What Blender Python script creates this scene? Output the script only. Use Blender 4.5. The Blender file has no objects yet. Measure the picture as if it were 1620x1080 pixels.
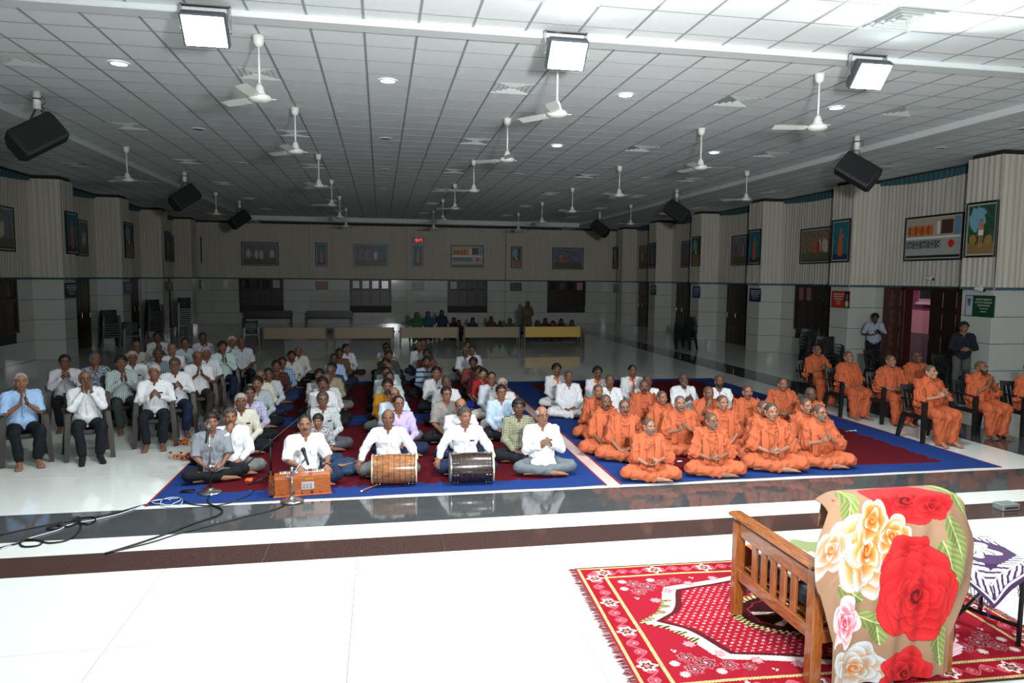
import bpy, math, random
import numpy as np
from mathutils import Vector, Matrix
PI = math.pi
C = bpy.context.scene.collection
SC = bpy.context.scene
# ------------------------------------------------------------------ camera, world, lights, exposure
CAMZ, FOC = 2.45, 1123.5
ROLL = math.radians(0.5271); PITCH = math.radians(5.0905); YAW = math.radians(10.494)
cam_d = bpy.data.cameras.new('camera'); cam = bpy.data.objects.new('camera', cam_d); C.objects.link(cam)
cam_d.sensor_fit = 'HORIZONTAL'; cam_d.sensor_width = 36.0; cam_d.lens = FOC * 36.0 / 1620.0
cam_d.clip_start = 0.05; cam_d.clip_end = 200
cam.matrix_world = (Matrix.Translation((0, 0, CAMZ)) @ Matrix.Rotation(-YAW, 4, 'Z')
                    @ Matrix.Rotation(PI/2 - PITCH, 4, 'X') @ Matrix.Rotation(ROLL, 4, 'Z'))
SC.camera = cam
SC.view_settings.view_transform = 'Standard'; SC.view_settings.look = 'None'
SC.view_settings.gamma = 1.0; SC.view_settings.use_curve_mapping = False
SC.view_settings.exposure = 0.0
w = bpy.data.worlds.new('world'); SC.world = w; w.use_nodes = True
w.node_tree.nodes['Background'].inputs[0].default_value = (0.55, 0.62, 0.7, 1)
w.node_tree.nodes['Background'].inputs[1].default_value = 0.02
try:
    SC.cycles.max_bounces = 6; SC.cycles.diffuse_bounces = 3; SC.cycles.glossy_bounces = 3
    SC.cycles.transmission_bounces = 3; SC.cycles.sample_clamp_indirect = 4.0
    SC.cycles.use_denoising = True
    SC.cycles.caustics_reflective = False; SC.cycles.caustics_refractive = False
except Exception: pass
def area(name, loc, aim, size, power, color=(1, 1, 1), sy=None, spread=None):
    d = bpy.data.lights.new(name, 'AREA'); d.energy = power; d.color = color; d.size = size
    if sy: d.shape = 'RECTANGLE'; d.size_y = sy
    if spread: d.spread = math.radians(spread)
    o = bpy.data.objects.new(name, d); C.objects.link(o); o.location = loc
    o.rotation_euler = (Vector(aim) - Vector(loc)).to_track_quat('-Z', 'Y').to_euler()
    return o
# the lamps over the dais behind the photographer, then an added upward fill that brightens the ceiling
area('dais_light', (3.2, -1.5, 4.3), (3.0, 12, 0.6), 2.6, 130, (0.96, 0.99, 1.0), 1.2)
area('dais_light_low', (0.5, -0.6, 3.1), (4.5, 14, 1.0), 0.7, 45, (0.98, 1.0, 1.0))
area('ceiling_fill', (1.2, 0.2, 2.9), (4.2, 13.0, 5.3), 0.4, 430, (0.96, 0.99, 1.0), 0.3, 110)
FLOODS = [(-1.72, 8.0), (2.04, 8.0), (5.79, 8.0)]
for fx, fy in FLOODS:
    area('flood_beam', (fx, fy - 0.36, 4.84), (fx - 0.4, fy - 4.0, 0.2), 0.36, 240, (0.95, 0.98, 1.0), 0.3)
area('courtyard_fill', (14.6, 16.4, 3.6), (16.1, 17.8, 1.3), 0.8, 60, (1.0, 0.92, 0.95))  # added unseen lamp, brightens the pink wall beyond the doorway

# ------------------------------------------------------------------ photograph rays used to measure places on real planes
def ray(px, py):
    x = px - 810; y = py - 540; c, s = math.cos(-ROLL), math.sin(-ROLL)
    xr = c*x - s*y; yr = s*x + c*y
    fw = FOC*math.cos(PITCH) - yr*math.sin(PITCH); up = -yr*math.cos(PITCH) - FOC*math.sin(PITCH)
    return xr*math.cos(YAW) + fw*math.sin(YAW), -xr*math.sin(YAW) + fw*math.cos(YAW), up
def at_z(px, py, z=0.0):
    X, Y, u = ray(px, py); t = (z - CAMZ)/u; return X*t, Y*t
def at_y(px, py, y):
    X, Y, u = ray(px, py); t = y/Y; return X*t, CAMZ + u*t
def at_x(px, py, x):
    X, Y, u = ray(px, py); t = x/X; return Y*t, CAMZ + u*t

# ------------------------------------------------------------------ materials
def lin(c):
    return tuple((v/12.92 if v <= 0.04045 else ((v + 0.055)/1.055)**2.4) for v in c[:3])
MATS = {}
def mat(key, col=(0.5, 0.5, 0.5), rough=0.6, metal=0.0, emit=None, es=1.0, bump=0.0, bscale=60.0, pattern=None,
        col2=None, pscale=10.0, var=0.0, coat=0.0, spec=0.5, vcol=False, alpha=None, stretch=None):
    """col is sRGB; returns a cached node material"""
    if key in MATS: return MATS[key]
    m = bpy.data.materials.new(key); m.use_nodes = True; nt = m.node_tree; N = nt.nodes; L = nt.links
    b = N['Principled BSDF']
    b.inputs['Roughness'].default_value = rough; b.inputs['Metallic'].default_value = metal
    b.inputs['Coat Weight'].default_value = coat; b.inputs['Coat Roughness'].default_value = 0.08
    b.inputs['Specular IOR Level'].default_value = spec
    c1 = (*lin(col), 1); b.inputs['Base Color'].default_value = c1
    tc = N.new('ShaderNodeTexCoord'); mp = N.new('ShaderNodeMapping'); L.new(tc.outputs['Object'], mp.inputs[0])
    if stretch: mp.inputs['Scale'].default_value = stretch
    src = None
    if vcol:
        a = N.new('ShaderNodeVertexColor'); a.layer_name = 'Col'; src = a.outputs[0]
    if pattern:
        c2 = (*lin(col2 or (0.2, 0.2, 0.2)), 1)
        mx = N.new('ShaderNodeMix'); mx.data_type = 'RGBA'
        mx.inputs[6].default_value = c1; mx.inputs[7].default_value = c2
        if pattern in ('check', 'stripe', 'hstripe'):
            sep = N.new('ShaderNodeSeparateXYZ'); L.new(mp.outputs[0], sep.inputs[0])
            def line(out):
                a = N.new('ShaderNodeMath'); a.operation = 'MULTIPLY'; a.inputs[1].default_value = pscale; L.new(out, a.inputs[0])
                f = N.new('ShaderNodeMath'); f.operation = 'FRACT'; L.new(a.outputs[0], f.inputs[0])
                g = N.new('ShaderNodeMath'); g.operation = 'GREATER_THAN'; g.inputs[1].default_value = 0.68; L.new(f.outputs[0], g.inputs[0])
                return g.outputs[0]
            if pattern == 'check':
                mm = N.new('ShaderNodeMath'); mm.operation = 'MAXIMUM'
                L.new(line(sep.outputs[0]), mm.inputs[0]); L.new(line(sep.outputs[2]), mm.inputs[1]); fac = mm.outputs[0]
            else: fac = line(sep.outputs[0 if pattern == 'stripe' else 2])
        else:
            tx = N.new('ShaderNodeTexNoise'); tx.inputs['Scale'].default_value = pscale; tx.inputs['Detail'].default_value = 4
            L.new(mp.outputs[0], tx.inputs[0])
            r = N.new('ShaderNodeValToRGB'); L.new(tx.outputs[0], r.inputs[0])
            if pattern == 'speckle': r.color_ramp.elements[0].position = 0.52; r.color_ramp.elements[1].position = 0.56
            else: r.color_ramp.elements[0].position = 0.35; r.color_ramp.elements[1].position = 0.68
            fac = r.outputs[0]
            if pattern == 'wood':
                tx.inputs['Scale'].default_value = pscale; mp.inputs['Scale'].default_value = stretch or (1, 0.08, 1); tx.inputs['Distortion'].default_value = 1.2
        L.new(fac, mx.inputs[0]); src = mx.outputs[2]
    if var:
        tx = N.new('ShaderNodeTexNoise'); tx.inputs['Scale'].default_value = 3.0; L.new(tc.outputs['Object'], tx.inputs[0])
        h = N.new('ShaderNodeHueSaturation'); mr = N.new('ShaderNodeMapRange')
        mr.inputs[3].default_value = 1 - var; mr.inputs[4].default_value = 1 + var
        L.new(tx.outputs[0], mr.inputs[0]); L.new(mr.outputs[0], h.inputs['Value'])
        if src: L.new(src, h.inputs['Color'])
        else: h.inputs['Color'].default_value = c1
        src = h.outputs[0]
    if src: L.new(src, b.inputs['Base Color'])
    if bump:
        tx = N.new('ShaderNodeTexNoise'); tx.inputs['Scale'].default_value = bscale; tx.inputs['Detail'].default_value = 3
        L.new(mp.outputs[0], tx.inputs[0]); bp = N.new('ShaderNodeBump'); bp.inputs['Strength'].default_value = bump
        bp.inputs['Distance'].default_value = 0.01; L.new(tx.outputs[0], bp.inputs['Height']); L.new(bp.outputs[0], b.inputs['Normal'])
    if emit:
        b.inputs['Emission Color'].default_value = (*lin(emit), 1); b.inputs['Emission Strength'].default_value = es
    MATS[key] = m
    return m

# ------------------------------------------------------------------ mesh building
def frame(d):
    d = np.array(d, float); d /= (np.linalg.norm(d) + 1e-9)
    a = np.array((0, 0, 1.0)) if abs(d[2]) < 0.9 else np.array((1.0, 0, 0))
    u = np.cross(d, a); u /= np.linalg.norm(u); return u, np.cross(d, u), d
class MB:
    def __init__(s): s.v = []; s.f = []; s.m = []; s.n = 0; s.cur = 0
    def add(s, v, f, mi=None):
        v = np.asarray(v, float); s.v.append(v)
        for q in f: s.f.append(tuple(int(i) + s.n for i in q)); s.m.append(s.cur if mi is None else mi)
        s.n += len(v); return s
    def box(s, c, d, rz=0.0, mi=None, rx=0.0, ry=0.0):
        x, y, z = [k/2 for k in d]
        v = np.array([(a*x, b*y, e*z) for a in (-1, 1) for b in (-1, 1) for e in (-1, 1)])
        if rx or ry or rz:
            R = np.array(Matrix.Rotation(rz, 3, 'Z') @ Matrix.Rotation(ry, 3, 'Y') @ Matrix.Rotation(rx, 3, 'X')); v = v @ R.T
        return s.add(v + np.array(c), [(0, 1, 3, 2), (4, 6, 7, 5), (0, 4, 5, 1), (2, 3, 7, 6), (0, 2, 6, 4), (1, 5, 7, 3)], mi)
    def bbox(s, c, d, b=0.01, rz=0.0, mi=None):
        """box with chamfered vertical and top edges"""
        x, y, z = d[0]/2, d[1]/2, d[2]/2
        rings = []
        for zz, k in ((-z, b), (-z + b, 0), (z - b, 0), (z, b)):
            X, Y = x - k, y - k
            rings.append([(-X + b, -Y, zz), (X - b, -Y, zz), (X, -Y + b, zz), (X, Y - b, zz), (X - b, Y, zz), (-X + b, Y, zz), (-X, Y - b, zz), (-X, -Y + b, zz)])
        v = np.array([p for r in rings for p in r]); f = []
        for i in range(3):
            for j in range(8): f.append((i*8 + j, i*8 + (j + 1) % 8, (i + 1)*8 + (j + 1) % 8, (i + 1)*8 + j))
        f.append(tuple(range(7, -1, -1))); f.append(tuple(range(24, 32)))
        c0, s0 = math.cos(rz), math.sin(rz)
        v = v @ np.array([(c0, s0, 0), (-s0, c0, 0), (0, 0, 1)])
        return s.add(v + np.array(c), f, mi)
    def cap(s, p, q, r1, r2=None, n=12, mi=None):
        r2 = r1 if r2 is None else r2
        p = np.array(p, float); q = np.array(q, float)
        if np.linalg.norm(q - p) < 1e-6: q = p + np.array((0, 0, 1e-4))
        u, w_, d = frame(q - p); rings = [(p, -1.0, r1, 0.0)]
        v = [p - d*r1]
        prof = [(p, r1, a) for a in (-60, -30, 0)] + [(q, r2, a) for a in (0, 30, 60)]
        for c, r, a in prof:
            a = math.radians(a)
            for k in range(n):
                t = 2*PI*k/n; v.append(c + d*r*math.sin(a) + (u*math.cos(t) + w_*math.sin(t))*r*math.cos(a))
        v.append(q + d*r2); f = []
        for k in range(n): f.append((0, 1 + (k + 1) % n, 1 + k))
        for i in range(5):
            for k in range(n): f.append((1 + i*n + k, 1 + i*n + (k + 1) % n, 1 + (i + 1)*n + (k + 1) % n, 1 + (i + 1)*n + k))
        for k in range(n): f.append((1 + 5*n + k, 1 + 5*n + (k + 1) % n, 1 + 6*n))
        return s.add(v, f, mi)
    def ell(s, c, r, n=16, m=10, R=None, mi=None):
        v = [(0, 0, -1)]
        for i in range(1, m):
            a = -PI/2 + PI*i/m
            for k in range(n): v.append((math.cos(a)*math.cos(2*PI*k/n), math.cos(a)*math.sin(2*PI*k/n), math.sin(a)))
        v.append((0, 0, 1)); v = np.array(v)*np.array(r)
        if R is not None: v = v @ np.array(R).T
        f = [(0, 1 + (k + 1) % n, 1 + k) for k in range(n)]
        for i in range(m - 2):
            for k in range(n): f.append((1 + i*n + k, 1 + i*n + (k + 1) % n, 1 + (i + 1)*n + (k + 1) % n, 1 + (i + 1)*n + k))
        t = 1 + (m - 1)*n; f += [(1 + (m - 2)*n + k, 1 + (m - 2)*n + (k + 1) % n, t) for k in range(n)]
        return s.add(v + np.array(c), f, mi)
    def lathe(s, prof, c=(0, 0, 0), axis=(0, 0, 1), n=20, mi=None, capped=True):
        """prof: list of (radius, height along axis)"""
        u, w_, d = frame(axis); c = np.array(c, float); v = []
        for r, h in prof:
            for k in range(n):
                t = 2*PI*k/n; v.append(c + d*h + (u*math.cos(t) + w_*math.sin(t))*r)
        f = []
        for i in range(len(prof) - 1):
            for k in range(n): f.append((i*n + k, i*n + (k + 1) % n, (i + 1)*n + (k + 1) % n, (i + 1)*n + k))
        if capped:
            f.append(tuple(range(n - 1, -1, -1))); f.append(tuple(range((len(prof) - 1)*n, len(prof)*n)))
        return s.add(v, f, mi)
    def tube(s, pts, r, n=6, mi=None, closed=False):
        P = [np.array(p, float) for p in pts]; v = []; m = len(P)
        up = np.array((0, 0, 1.0))
        for i, p in enumerate(P):
            d = P[min(i + 1, m - 1)] - P[max(i - 1, 0)]; d /= (np.linalg.norm(d) + 1e-9)
            a = up if abs(d[2]) < 0.95 else np.array((1.0, 0, 0))
            u = np.cross(d, a); u /= np.linalg.norm(u); w_ = np.cross(d, u)
            rr = r[i] if hasattr(r, '__len__') else r
            for k in range(n): t = 2*PI*k/n; v.append(p + (u*math.cos(t) + w_*math.sin(t))*rr)
        f = []
        for i in range(m - 1):
            for k in range(n): f.append((i*n + k, i*n + (k + 1) % n, (i + 1)*n + (k + 1) % n, (i + 1)*n + k))
        f.append(tuple(range(n - 1, -1, -1))); f.append(tuple(range((m - 1)*n, m*n)))
        return s.add(v, f, mi)
    def grid(s, fn, nu, nv, mi=None):
        v = [fn(i/nu, j/nv) for j in range(nv + 1) for i in range(nu + 1)]
        f = [(j*(nu + 1) + i, j*(nu + 1) + i + 1, (j + 1)*(nu + 1) + i + 1, (j + 1)*(nu + 1) + i) for j in range(nv) for i in range(nu)]
        return s.add(v, f, mi)
    def mesh(s, name, mats=None, smooth=False):
        me = bpy.data.meshes.new(name)
        V = np.concatenate(s.v) if s.v else np.zeros((0, 3))
        me.from_pydata([], [], []) if not len(V) else me.from_pydata(V.tolist(), [], s.f)
        for m_ in (mats if isinstance(mats, (list, tuple)) else [mats] if mats else []): me.materials.append(m_)
        if any(s.m): me.polygons.foreach_set('material_index', s.m)
        if smooth: me.polygons.foreach_set('use_smooth', [True]*len(s.f))
        me.update(); return me
    def build(s, name, mats, parent=None, smooth=False, loc=None):
        return link(name, s.mesh(name, mats, smooth), parent, loc)
def ribbon(mb, path, half, thick, side=(1, 0, 0), ripple=0.004, n=14):
    """a flat folded band of cloth following path; side is the direction of its width"""
    P = [np.array(p, float) for p in path]; Q = []
    for i in range(len(P) - 1):
        for t in np.linspace(0, 1, 5)[:-1]:
            p0, p1, p2, p3 = P[max(i - 1, 0)], P[i], P[i + 1], P[min(i + 2, len(P) - 1)]
            Q.append(0.5*((2*p1) + (-p0 + p2)*t + (2*p0 - 5*p1 + 4*p2 - p3)*t*t + (-p0 + 3*p1 - 3*p2 + p3)*t**3))
    Q.append(P[-1]); V = []; sd = np.array(side, float)
    for i, q in enumerate(Q):
        d = Q[min(i + 1, len(Q) - 1)] - Q[max(i - 1, 0)]; d /= np.linalg.norm(d) + 1e-9; s_ = sd - d*(sd @ d); s_ /= np.linalg.norm(s_) + 1e-9; nn = np.cross(s_, d)
        h = half*(1 + 0.12*math.sin(i*0.7))
        for k in range(n):
            a = 2*PI*k/n; c = math.cos(a); V.append(q + s_*h*c + nn*(thick*math.sin(a) + ripple*math.sin(c*8 + i*0.25)))
    f = [(i*n + k, i*n + (k + 1) % n, (i + 1)*n + (k + 1) % n, (i + 1)*n + k) for i in range(len(Q) - 1) for k in range(n)] + [tuple(range(n - 1, -1, -1)), tuple(range((len(Q) - 1)*n, len(Q)*n))]
    return mb.add(V, f)
def link(name, me, parent=None, loc=None, M=None):
    o = bpy.data.objects.new(name, me); C.objects.link(o)
    if parent is not None: o.parent = parent
    if loc is not None: o.location = loc
    if M is not None: o.matrix_basis = M
    return o
def tag(o, label, cat, group=None, kind=None):
    o['label'] = label; o['category'] = cat
    if group: o['group'] = group
    if kind: o['kind'] = kind
    return o
def thing(name, label, cat, loc=(0, 0, 0), rz=0.0, group=None):
    o = bpy.data.objects.new(name, None); C.objects.link(o); o.location = loc; o.rotation_euler = (0, 0, rz)
    o.empty_display_size = 0.1
    return tag(o, label, cat, group)
def struct(o): o['kind'] = 'structure'; return o
def dup(root, loc, rz, label, group=None, scale=None):
    r = root.copy(); C.objects.link(r); r.location = loc; r.rotation_euler = (0, 0, rz); r['label'] = label
    if scale: r.scale = (scale,)*3
    if group: r['group'] = group
    for ch in root.children:
        c = ch.copy(); C.objects.link(c); c.parent = r
        for g in ch.children:
            d = g.copy(); C.objects.link(d); d.parent = c
    return r
def remesh(mb, name, voxel, smooth=3, dec=0.5, mats=None):
    me = mb.mesh(name + '_raw'); o = bpy.data.objects.new('tmp', me); C.objects.link(o)
    r = o.modifiers.new('r', 'REMESH'); r.mode = 'VOXEL'; r.voxel_size = voxel; r.use_smooth_shade = True
    if smooth: s_ = o.modifiers.new('s', 'SMOOTH'); s_.factor = 0.5; s_.iterations = smooth
    if dec < 1: d = o.modifiers.new('d', 'DECIMATE'); d.ratio = dec
    dg = bpy.context.evaluated_depsgraph_get(); dg.update()
    out = bpy.data.meshes.new_from_object(o.evaluated_get(dg)); out.name = name
    bpy.data.objects.remove(o); bpy.data.meshes.remove(me)
    out.materials.clear()
    for m_ in (mats or []): out.materials.append(m_)
    out.polygons.foreach_set('use_smooth', [True]*len(out.polygons))
    return out
def coords(me):
    a = np.empty(len(me.vertices)*3); me.vertices.foreach_get('co', a); return a.reshape(-1, 3)
def setco(me, a): me.vertices.foreach_set('co', a.ravel()); me.update()
def folds(me, amp, freq, seed=0, dirn=(0.3, 0.3, 1.0)):
    """cloth folds: warped ridges displaced along the normals"""
    rs = np.random.RandomState(seed); P = coords(me)
    nn = np.empty(len(me.vertices)*3); me.vertices.foreach_get('normal', nn); nn = nn.reshape(-1, 3)
    D = np.zeros(len(P))
    for k in range(4):
        kv = rs.normal(size=3)*np.array(dirn)[::1]; kv /= np.linalg.norm(kv) + 1e-9
        wv = rs.normal(size=3)*7
        ph = P @ kv*freq*(0.7 + 0.4*k) + 0.9*np.sin(P @ wv + rs.rand()*6) + rs.rand()*6
        D += (1 - np.abs(np.sin(ph)))**2*(0.65 + 0.35*np.sin(P @ rs.normal(size=3)*6))
    D = (D - D.mean())*amp/2
    setco(me, P + nn*D[:, None])
def vcolor(me, cols):
    """cols: (nverts,3) sRGB"""
    c = np.asarray(cols, float); c = np.where(c <= 0.04045, c/12.92, ((c + 0.055)/1.055)**2.4)
    a = me.color_attributes.new('Col', 'FLOAT_COLOR', 'POINT')
    a.data.foreach_set('color', np.concatenate([c, np.ones((len(c), 1))], 1).ravel())
# ------------------------------------------------------------------ people
def hand(mb, w, d, n, left, curl=0.5, spread=0.0):
    """palm, four unequal jointed fingers and a thumb leaving the side of the palm"""
    w = np.array(w, float); d = np.array(d, float); d /= np.linalg.norm(d)
    n = np.array(n, float); n -= d*(n @ d); n /= np.linalg.norm(n)
    t = np.cross(n, d) if left else np.cross(d, n)
    for i, (L, k) in enumerate(((0.070, 1.0), (0.079, 0.85), (0.073, 0.9), (0.056, 1.1))):
        o = 0.030 - 0.020*i
        kn = w + d*(0.088 - 0.004*abs(i - 1)) + t*o*(1 + 0.2*spread)
        mb.cap(w + d*0.012 + t*o*0.55, kn, 0.0145, 0.0115, 8)
        fd = d + t*(0.30*spread*(1.2 - i*0.8)); p = kn; a = 0.0
        for sgm, fr in ((0.45, 0.35*k), (0.32, 0.65*k), (0.25, 0.5*k)):
            a += curl*fr; q = p + (fd*math.cos(a) + n*math.sin(a))*L*sgm
            mb.cap(p, q, 0.0088, 0.0078, 8); p = q
    mb.cap(w, w + d*0.07, 0.020, 0.020, 8)
    b = w + d*0.022 + t*0.022; td = t*(0.75 + 0.3*spread) + d*0.75 + n*0.30; td /= np.linalg.norm(td)
    m = b + td*0.045; mb.cap(b - td*0.01, m, 0.0145, 0.011, 8)
    td2 = td*0.55 + d*0.7 + n*0.25*curl; td2 /= np.linalg.norm(td2); mb.cap(m, m + td2*0.032, 0.0105, 0.0085, 8)
# hand targets relative to the pelvis: (wrist, finger direction, palm normal, curl, spread) for the left (+X) hand and right hand
HP = {
 'lap':    (((0.10, -0.27, 0.10), (-0.8, -0.35, -0.25), (0.1, 0.25, -1), 0.55, 0.2), ((-0.10, -0.29, 0.07), (0.8, -0.3, -0.2), (0, 0.3, -1), 0.55, 0.2)),
 'clasp':  (((0.085, -0.27, 0.17), (-0.75, -0.45, 0.1), (-0.4, 0.5, -0.6), 0.9, 0.3), ((-0.085, -0.27, 0.15), (0.75, -0.45, 0.1), (0.4, 0.5, 0.5), 0.9, 0.3)),
 'clap':   (((0.085, -0.27, 0.29), (-0.35, -0.55, 0.6), (-1, 0.1, -0.2), 0.25, 0.5), ((-0.055, -0.28, 0.27), (0.35, -0.55, 0.6), (1, 0.2, 0.1), 0.25, 0.5)),
 'claplow':(((0.11, -0.29, 0.20), (-0.6, -0.6, 0.15), (-0.7, 0.1, -0.7), 0.3, 0.6), ((-0.06, -0.31, 0.14), (0.6, -0.5, 0.1), (0.2, 0.2, 1), 0.3, 0.6)),
 'namaste':(((0.034, -0.24, 0.36), (-0.09, -0.25, 1), (-1, 0, 0), 0.06, 0.0), ((-0.034, -0.24, 0.36), (0.09, -0.25, 1), (1, 0, 0), 0.06, 0.0)),
 'face':   (((0.055, -0.20, 0.46), (-0.05, -0.1, 1), (-0.9, 0.3, 0), 0.12, 0.1), ((-0.055, -0.20, 0.46), (0.05, -0.1, 1), (0.9, 0.3, 0), 0.12, 0.1)),
 'chin':   (((0.10, -0.27, 0.10), (-0.8, -0.35, -0.25), (0.1, 0.25, -1), 0.55, 0.2), ((-0.05, -0.20, 0.45), (0.3, 0.05, 1), (0.6, 0.8, 0), 1.0, 0.0)),
 'chest':  (((0.06, -0.24, 0.40), (-0.5, -0.2, 0.6), (-0.8, 0.5, 0), 0.9, 0.1), ((-0.06, -0.24, 0.38), (0.5, -0.2, 0.6), (0.8, 0.5, 0), 0.9, 0.1)),
 'knees':  (((0.20, -0.34, 0.11), (0.3, -0.85, -0.2), (0, 0, -1), 0.5, 0.4), ((-0.20, -0.34, 0.11), (-0.3, -0.85, -0.2), (0, 0, -1), 0.5, 0.4)),
 'drum':   (((0.36, -0.30, 0.14), (-0.25, -0.75, -0.45), (-1, 0, -0.1), 0.35, 0.8), ((-0.36, -0.30, 0.13), (-0.35, -0.75, -0.5), (0.6, -0.6, 0.3), 0.35, 0.9)),
 'keys':   (((0.20, -0.36, 0.17), (0.05, -0.8, -0.45), (0, -0.2, -1), 0.75, 0.5), ((-0.13, -0.36, 0.19), (0.1, -0.8, -0.4), (0, -0.2, -1), 0.75, 0.5)),
 'cymbal': (((0.07, -0.34, 0.12), (-0.6, -0.6, 0.1), (-0.7, 0.2, -0.7), 0.9, 0.1), ((-0.12, -0.32, 0.10), (0.6, -0.6, 0.0), (0.3, 0.1, -1), 0.9, 0.1)),
 'phone':  (((0.10, -0.25, 0.22), (-0.7, -0.5, 0.2), (-0.3, 0.2, 1), 0.7, 0.1), ((-0.10, -0.25, 0.17), (0.8, -0.4, 0.2), (0.1, 0.3, 1), 0.6, 0.2)),
}
PZ = {'floor': 0.10, 'chair': 0.49, 'stand': 0.92}
TOP = {k: v + 0.645 + 0.11 for k, v in PZ.items()}
A3 = lambda *a: np.array(a, float)
def elbow(S, W, sgn, L1=0.275, L2=0.245):
    D = W - S; d = np.linalg.norm(D)
    if d > (L1 + L2)*0.985: W = S + D*((L1 + L2)*0.985/d); D = W - S; d = np.linalg.norm(D)
    u = D/d; a = (L1*L1 - L2*L2 + d*d)/(2*d); h = math.sqrt(max(L1*L1 - a*a, 0))
    pole = A3(sgn*0.75, 0.15, -1.0); pole -= u*(pole @ u); pole /= np.linalg.norm(pole)
    return S + u*a + pole*h, W
def skel(kind, hp):
    p = PZ[kind]; J = {'p': p}; L, R = HP[hp]
    for nm, s, h in (('L', 1, L), ('R', -1, R)):
        S = A3(s*0.172, -0.005, p + 0.445); W = A3(*h[0]) + A3(0, 0, p)
        E, W = elbow(S, W, s); J['S' + nm] = S; J['E' + nm] = E; J['W' + nm] = W; J['h' + nm] = h
        if kind == 'floor':
            J['H' + nm] = A3(s*0.09, -0.02, 0.105); J['K' + nm] = A3(s*0.345, -0.29, 0.125)
            J['A' + nm] = A3(-s*0.09, -0.36 - 0.045*(s < 0), 0.055); J['F' + nm] = A3(-s*0.24, -0.33 - 0.06*(s < 0), 0.04)
        elif kind == 'chair':
            J['H' + nm] = A3(s*0.09, -0.02, p); J['K' + nm] = A3(s*0.15, -0.43, p + 0.01)
            J['A' + nm] = A3(s*0.105, -0.44, 0.085); J['F' + nm] = A3(s*0.125, -0.60, 0.03)
        else:
            J['H' + nm] = A3(s*0.09, 0, p - 0.02); J['K' + nm] = A3(s*0.105, -0.02, 0.49)
            J['A' + nm] = A3(s*0.11, 0.02, 0.08); J['F' + nm] = A3(s*0.14, -0.15, 0.03)
    return J
def head_matrix(kind, yaw, pitch):
    return (Matrix.Translation((0, -0.025, PZ[kind] + 0.585)) @ Matrix.Rotation(math.radians(yaw), 4, 'Z')
            @ Matrix.Rotation(math.radians(-pitch), 4, 'X') @ Matrix.Translation((0, -0.012, 0.062)) @ Matrix.Scale(1.06, 4))
def torso(mb, p, g=0.0, hips=True):
    if hips: mb.ell((0, 0, p + 0.03), (0.160 + g, 0.125 + g, 0.115 + g))
    mb.ell((0, -0.012, p + 0.17), (0.145 + g, 0.120 + g, 0.17 + g))
    mb.ell((0, -0.008, p + 0.33), (0.155 + g, 0.112 + g, 0.16 + g))
    mb.cap((-0.145, 0, p + 0.435), (0.145, 0, p + 0.435), 0.062 + g*0.8)
    for s in (-1, 1): mb.cap((s*0.14, 0, p + 0.44), (s*0.035, 0.012, p + 0.505), 0.052 + g*0.7, 0.048 + g*0.5)
BODY = {}
M_SKIN = [mat('skin_%d' % i, c, 0.52, bump=0.15, bscale=90, var=0.06) for i, c in enumerate(((0.54, 0.37, 0.28), (0.45, 0.30, 0.22), (0.60, 0.43, 0.34), (0.36, 0.24, 0.18), (0.68, 0.50, 0.40)))]
M_EYEW = mat('eye_white', (0.66, 0.61, 0.57), 0.3); M_DARK = mat('brow_dark', (0.09, 0.07, 0.06), 0.6); M_LIP = mat('lip', (0.42, 0.24, 0.21), 0.5)
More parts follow.
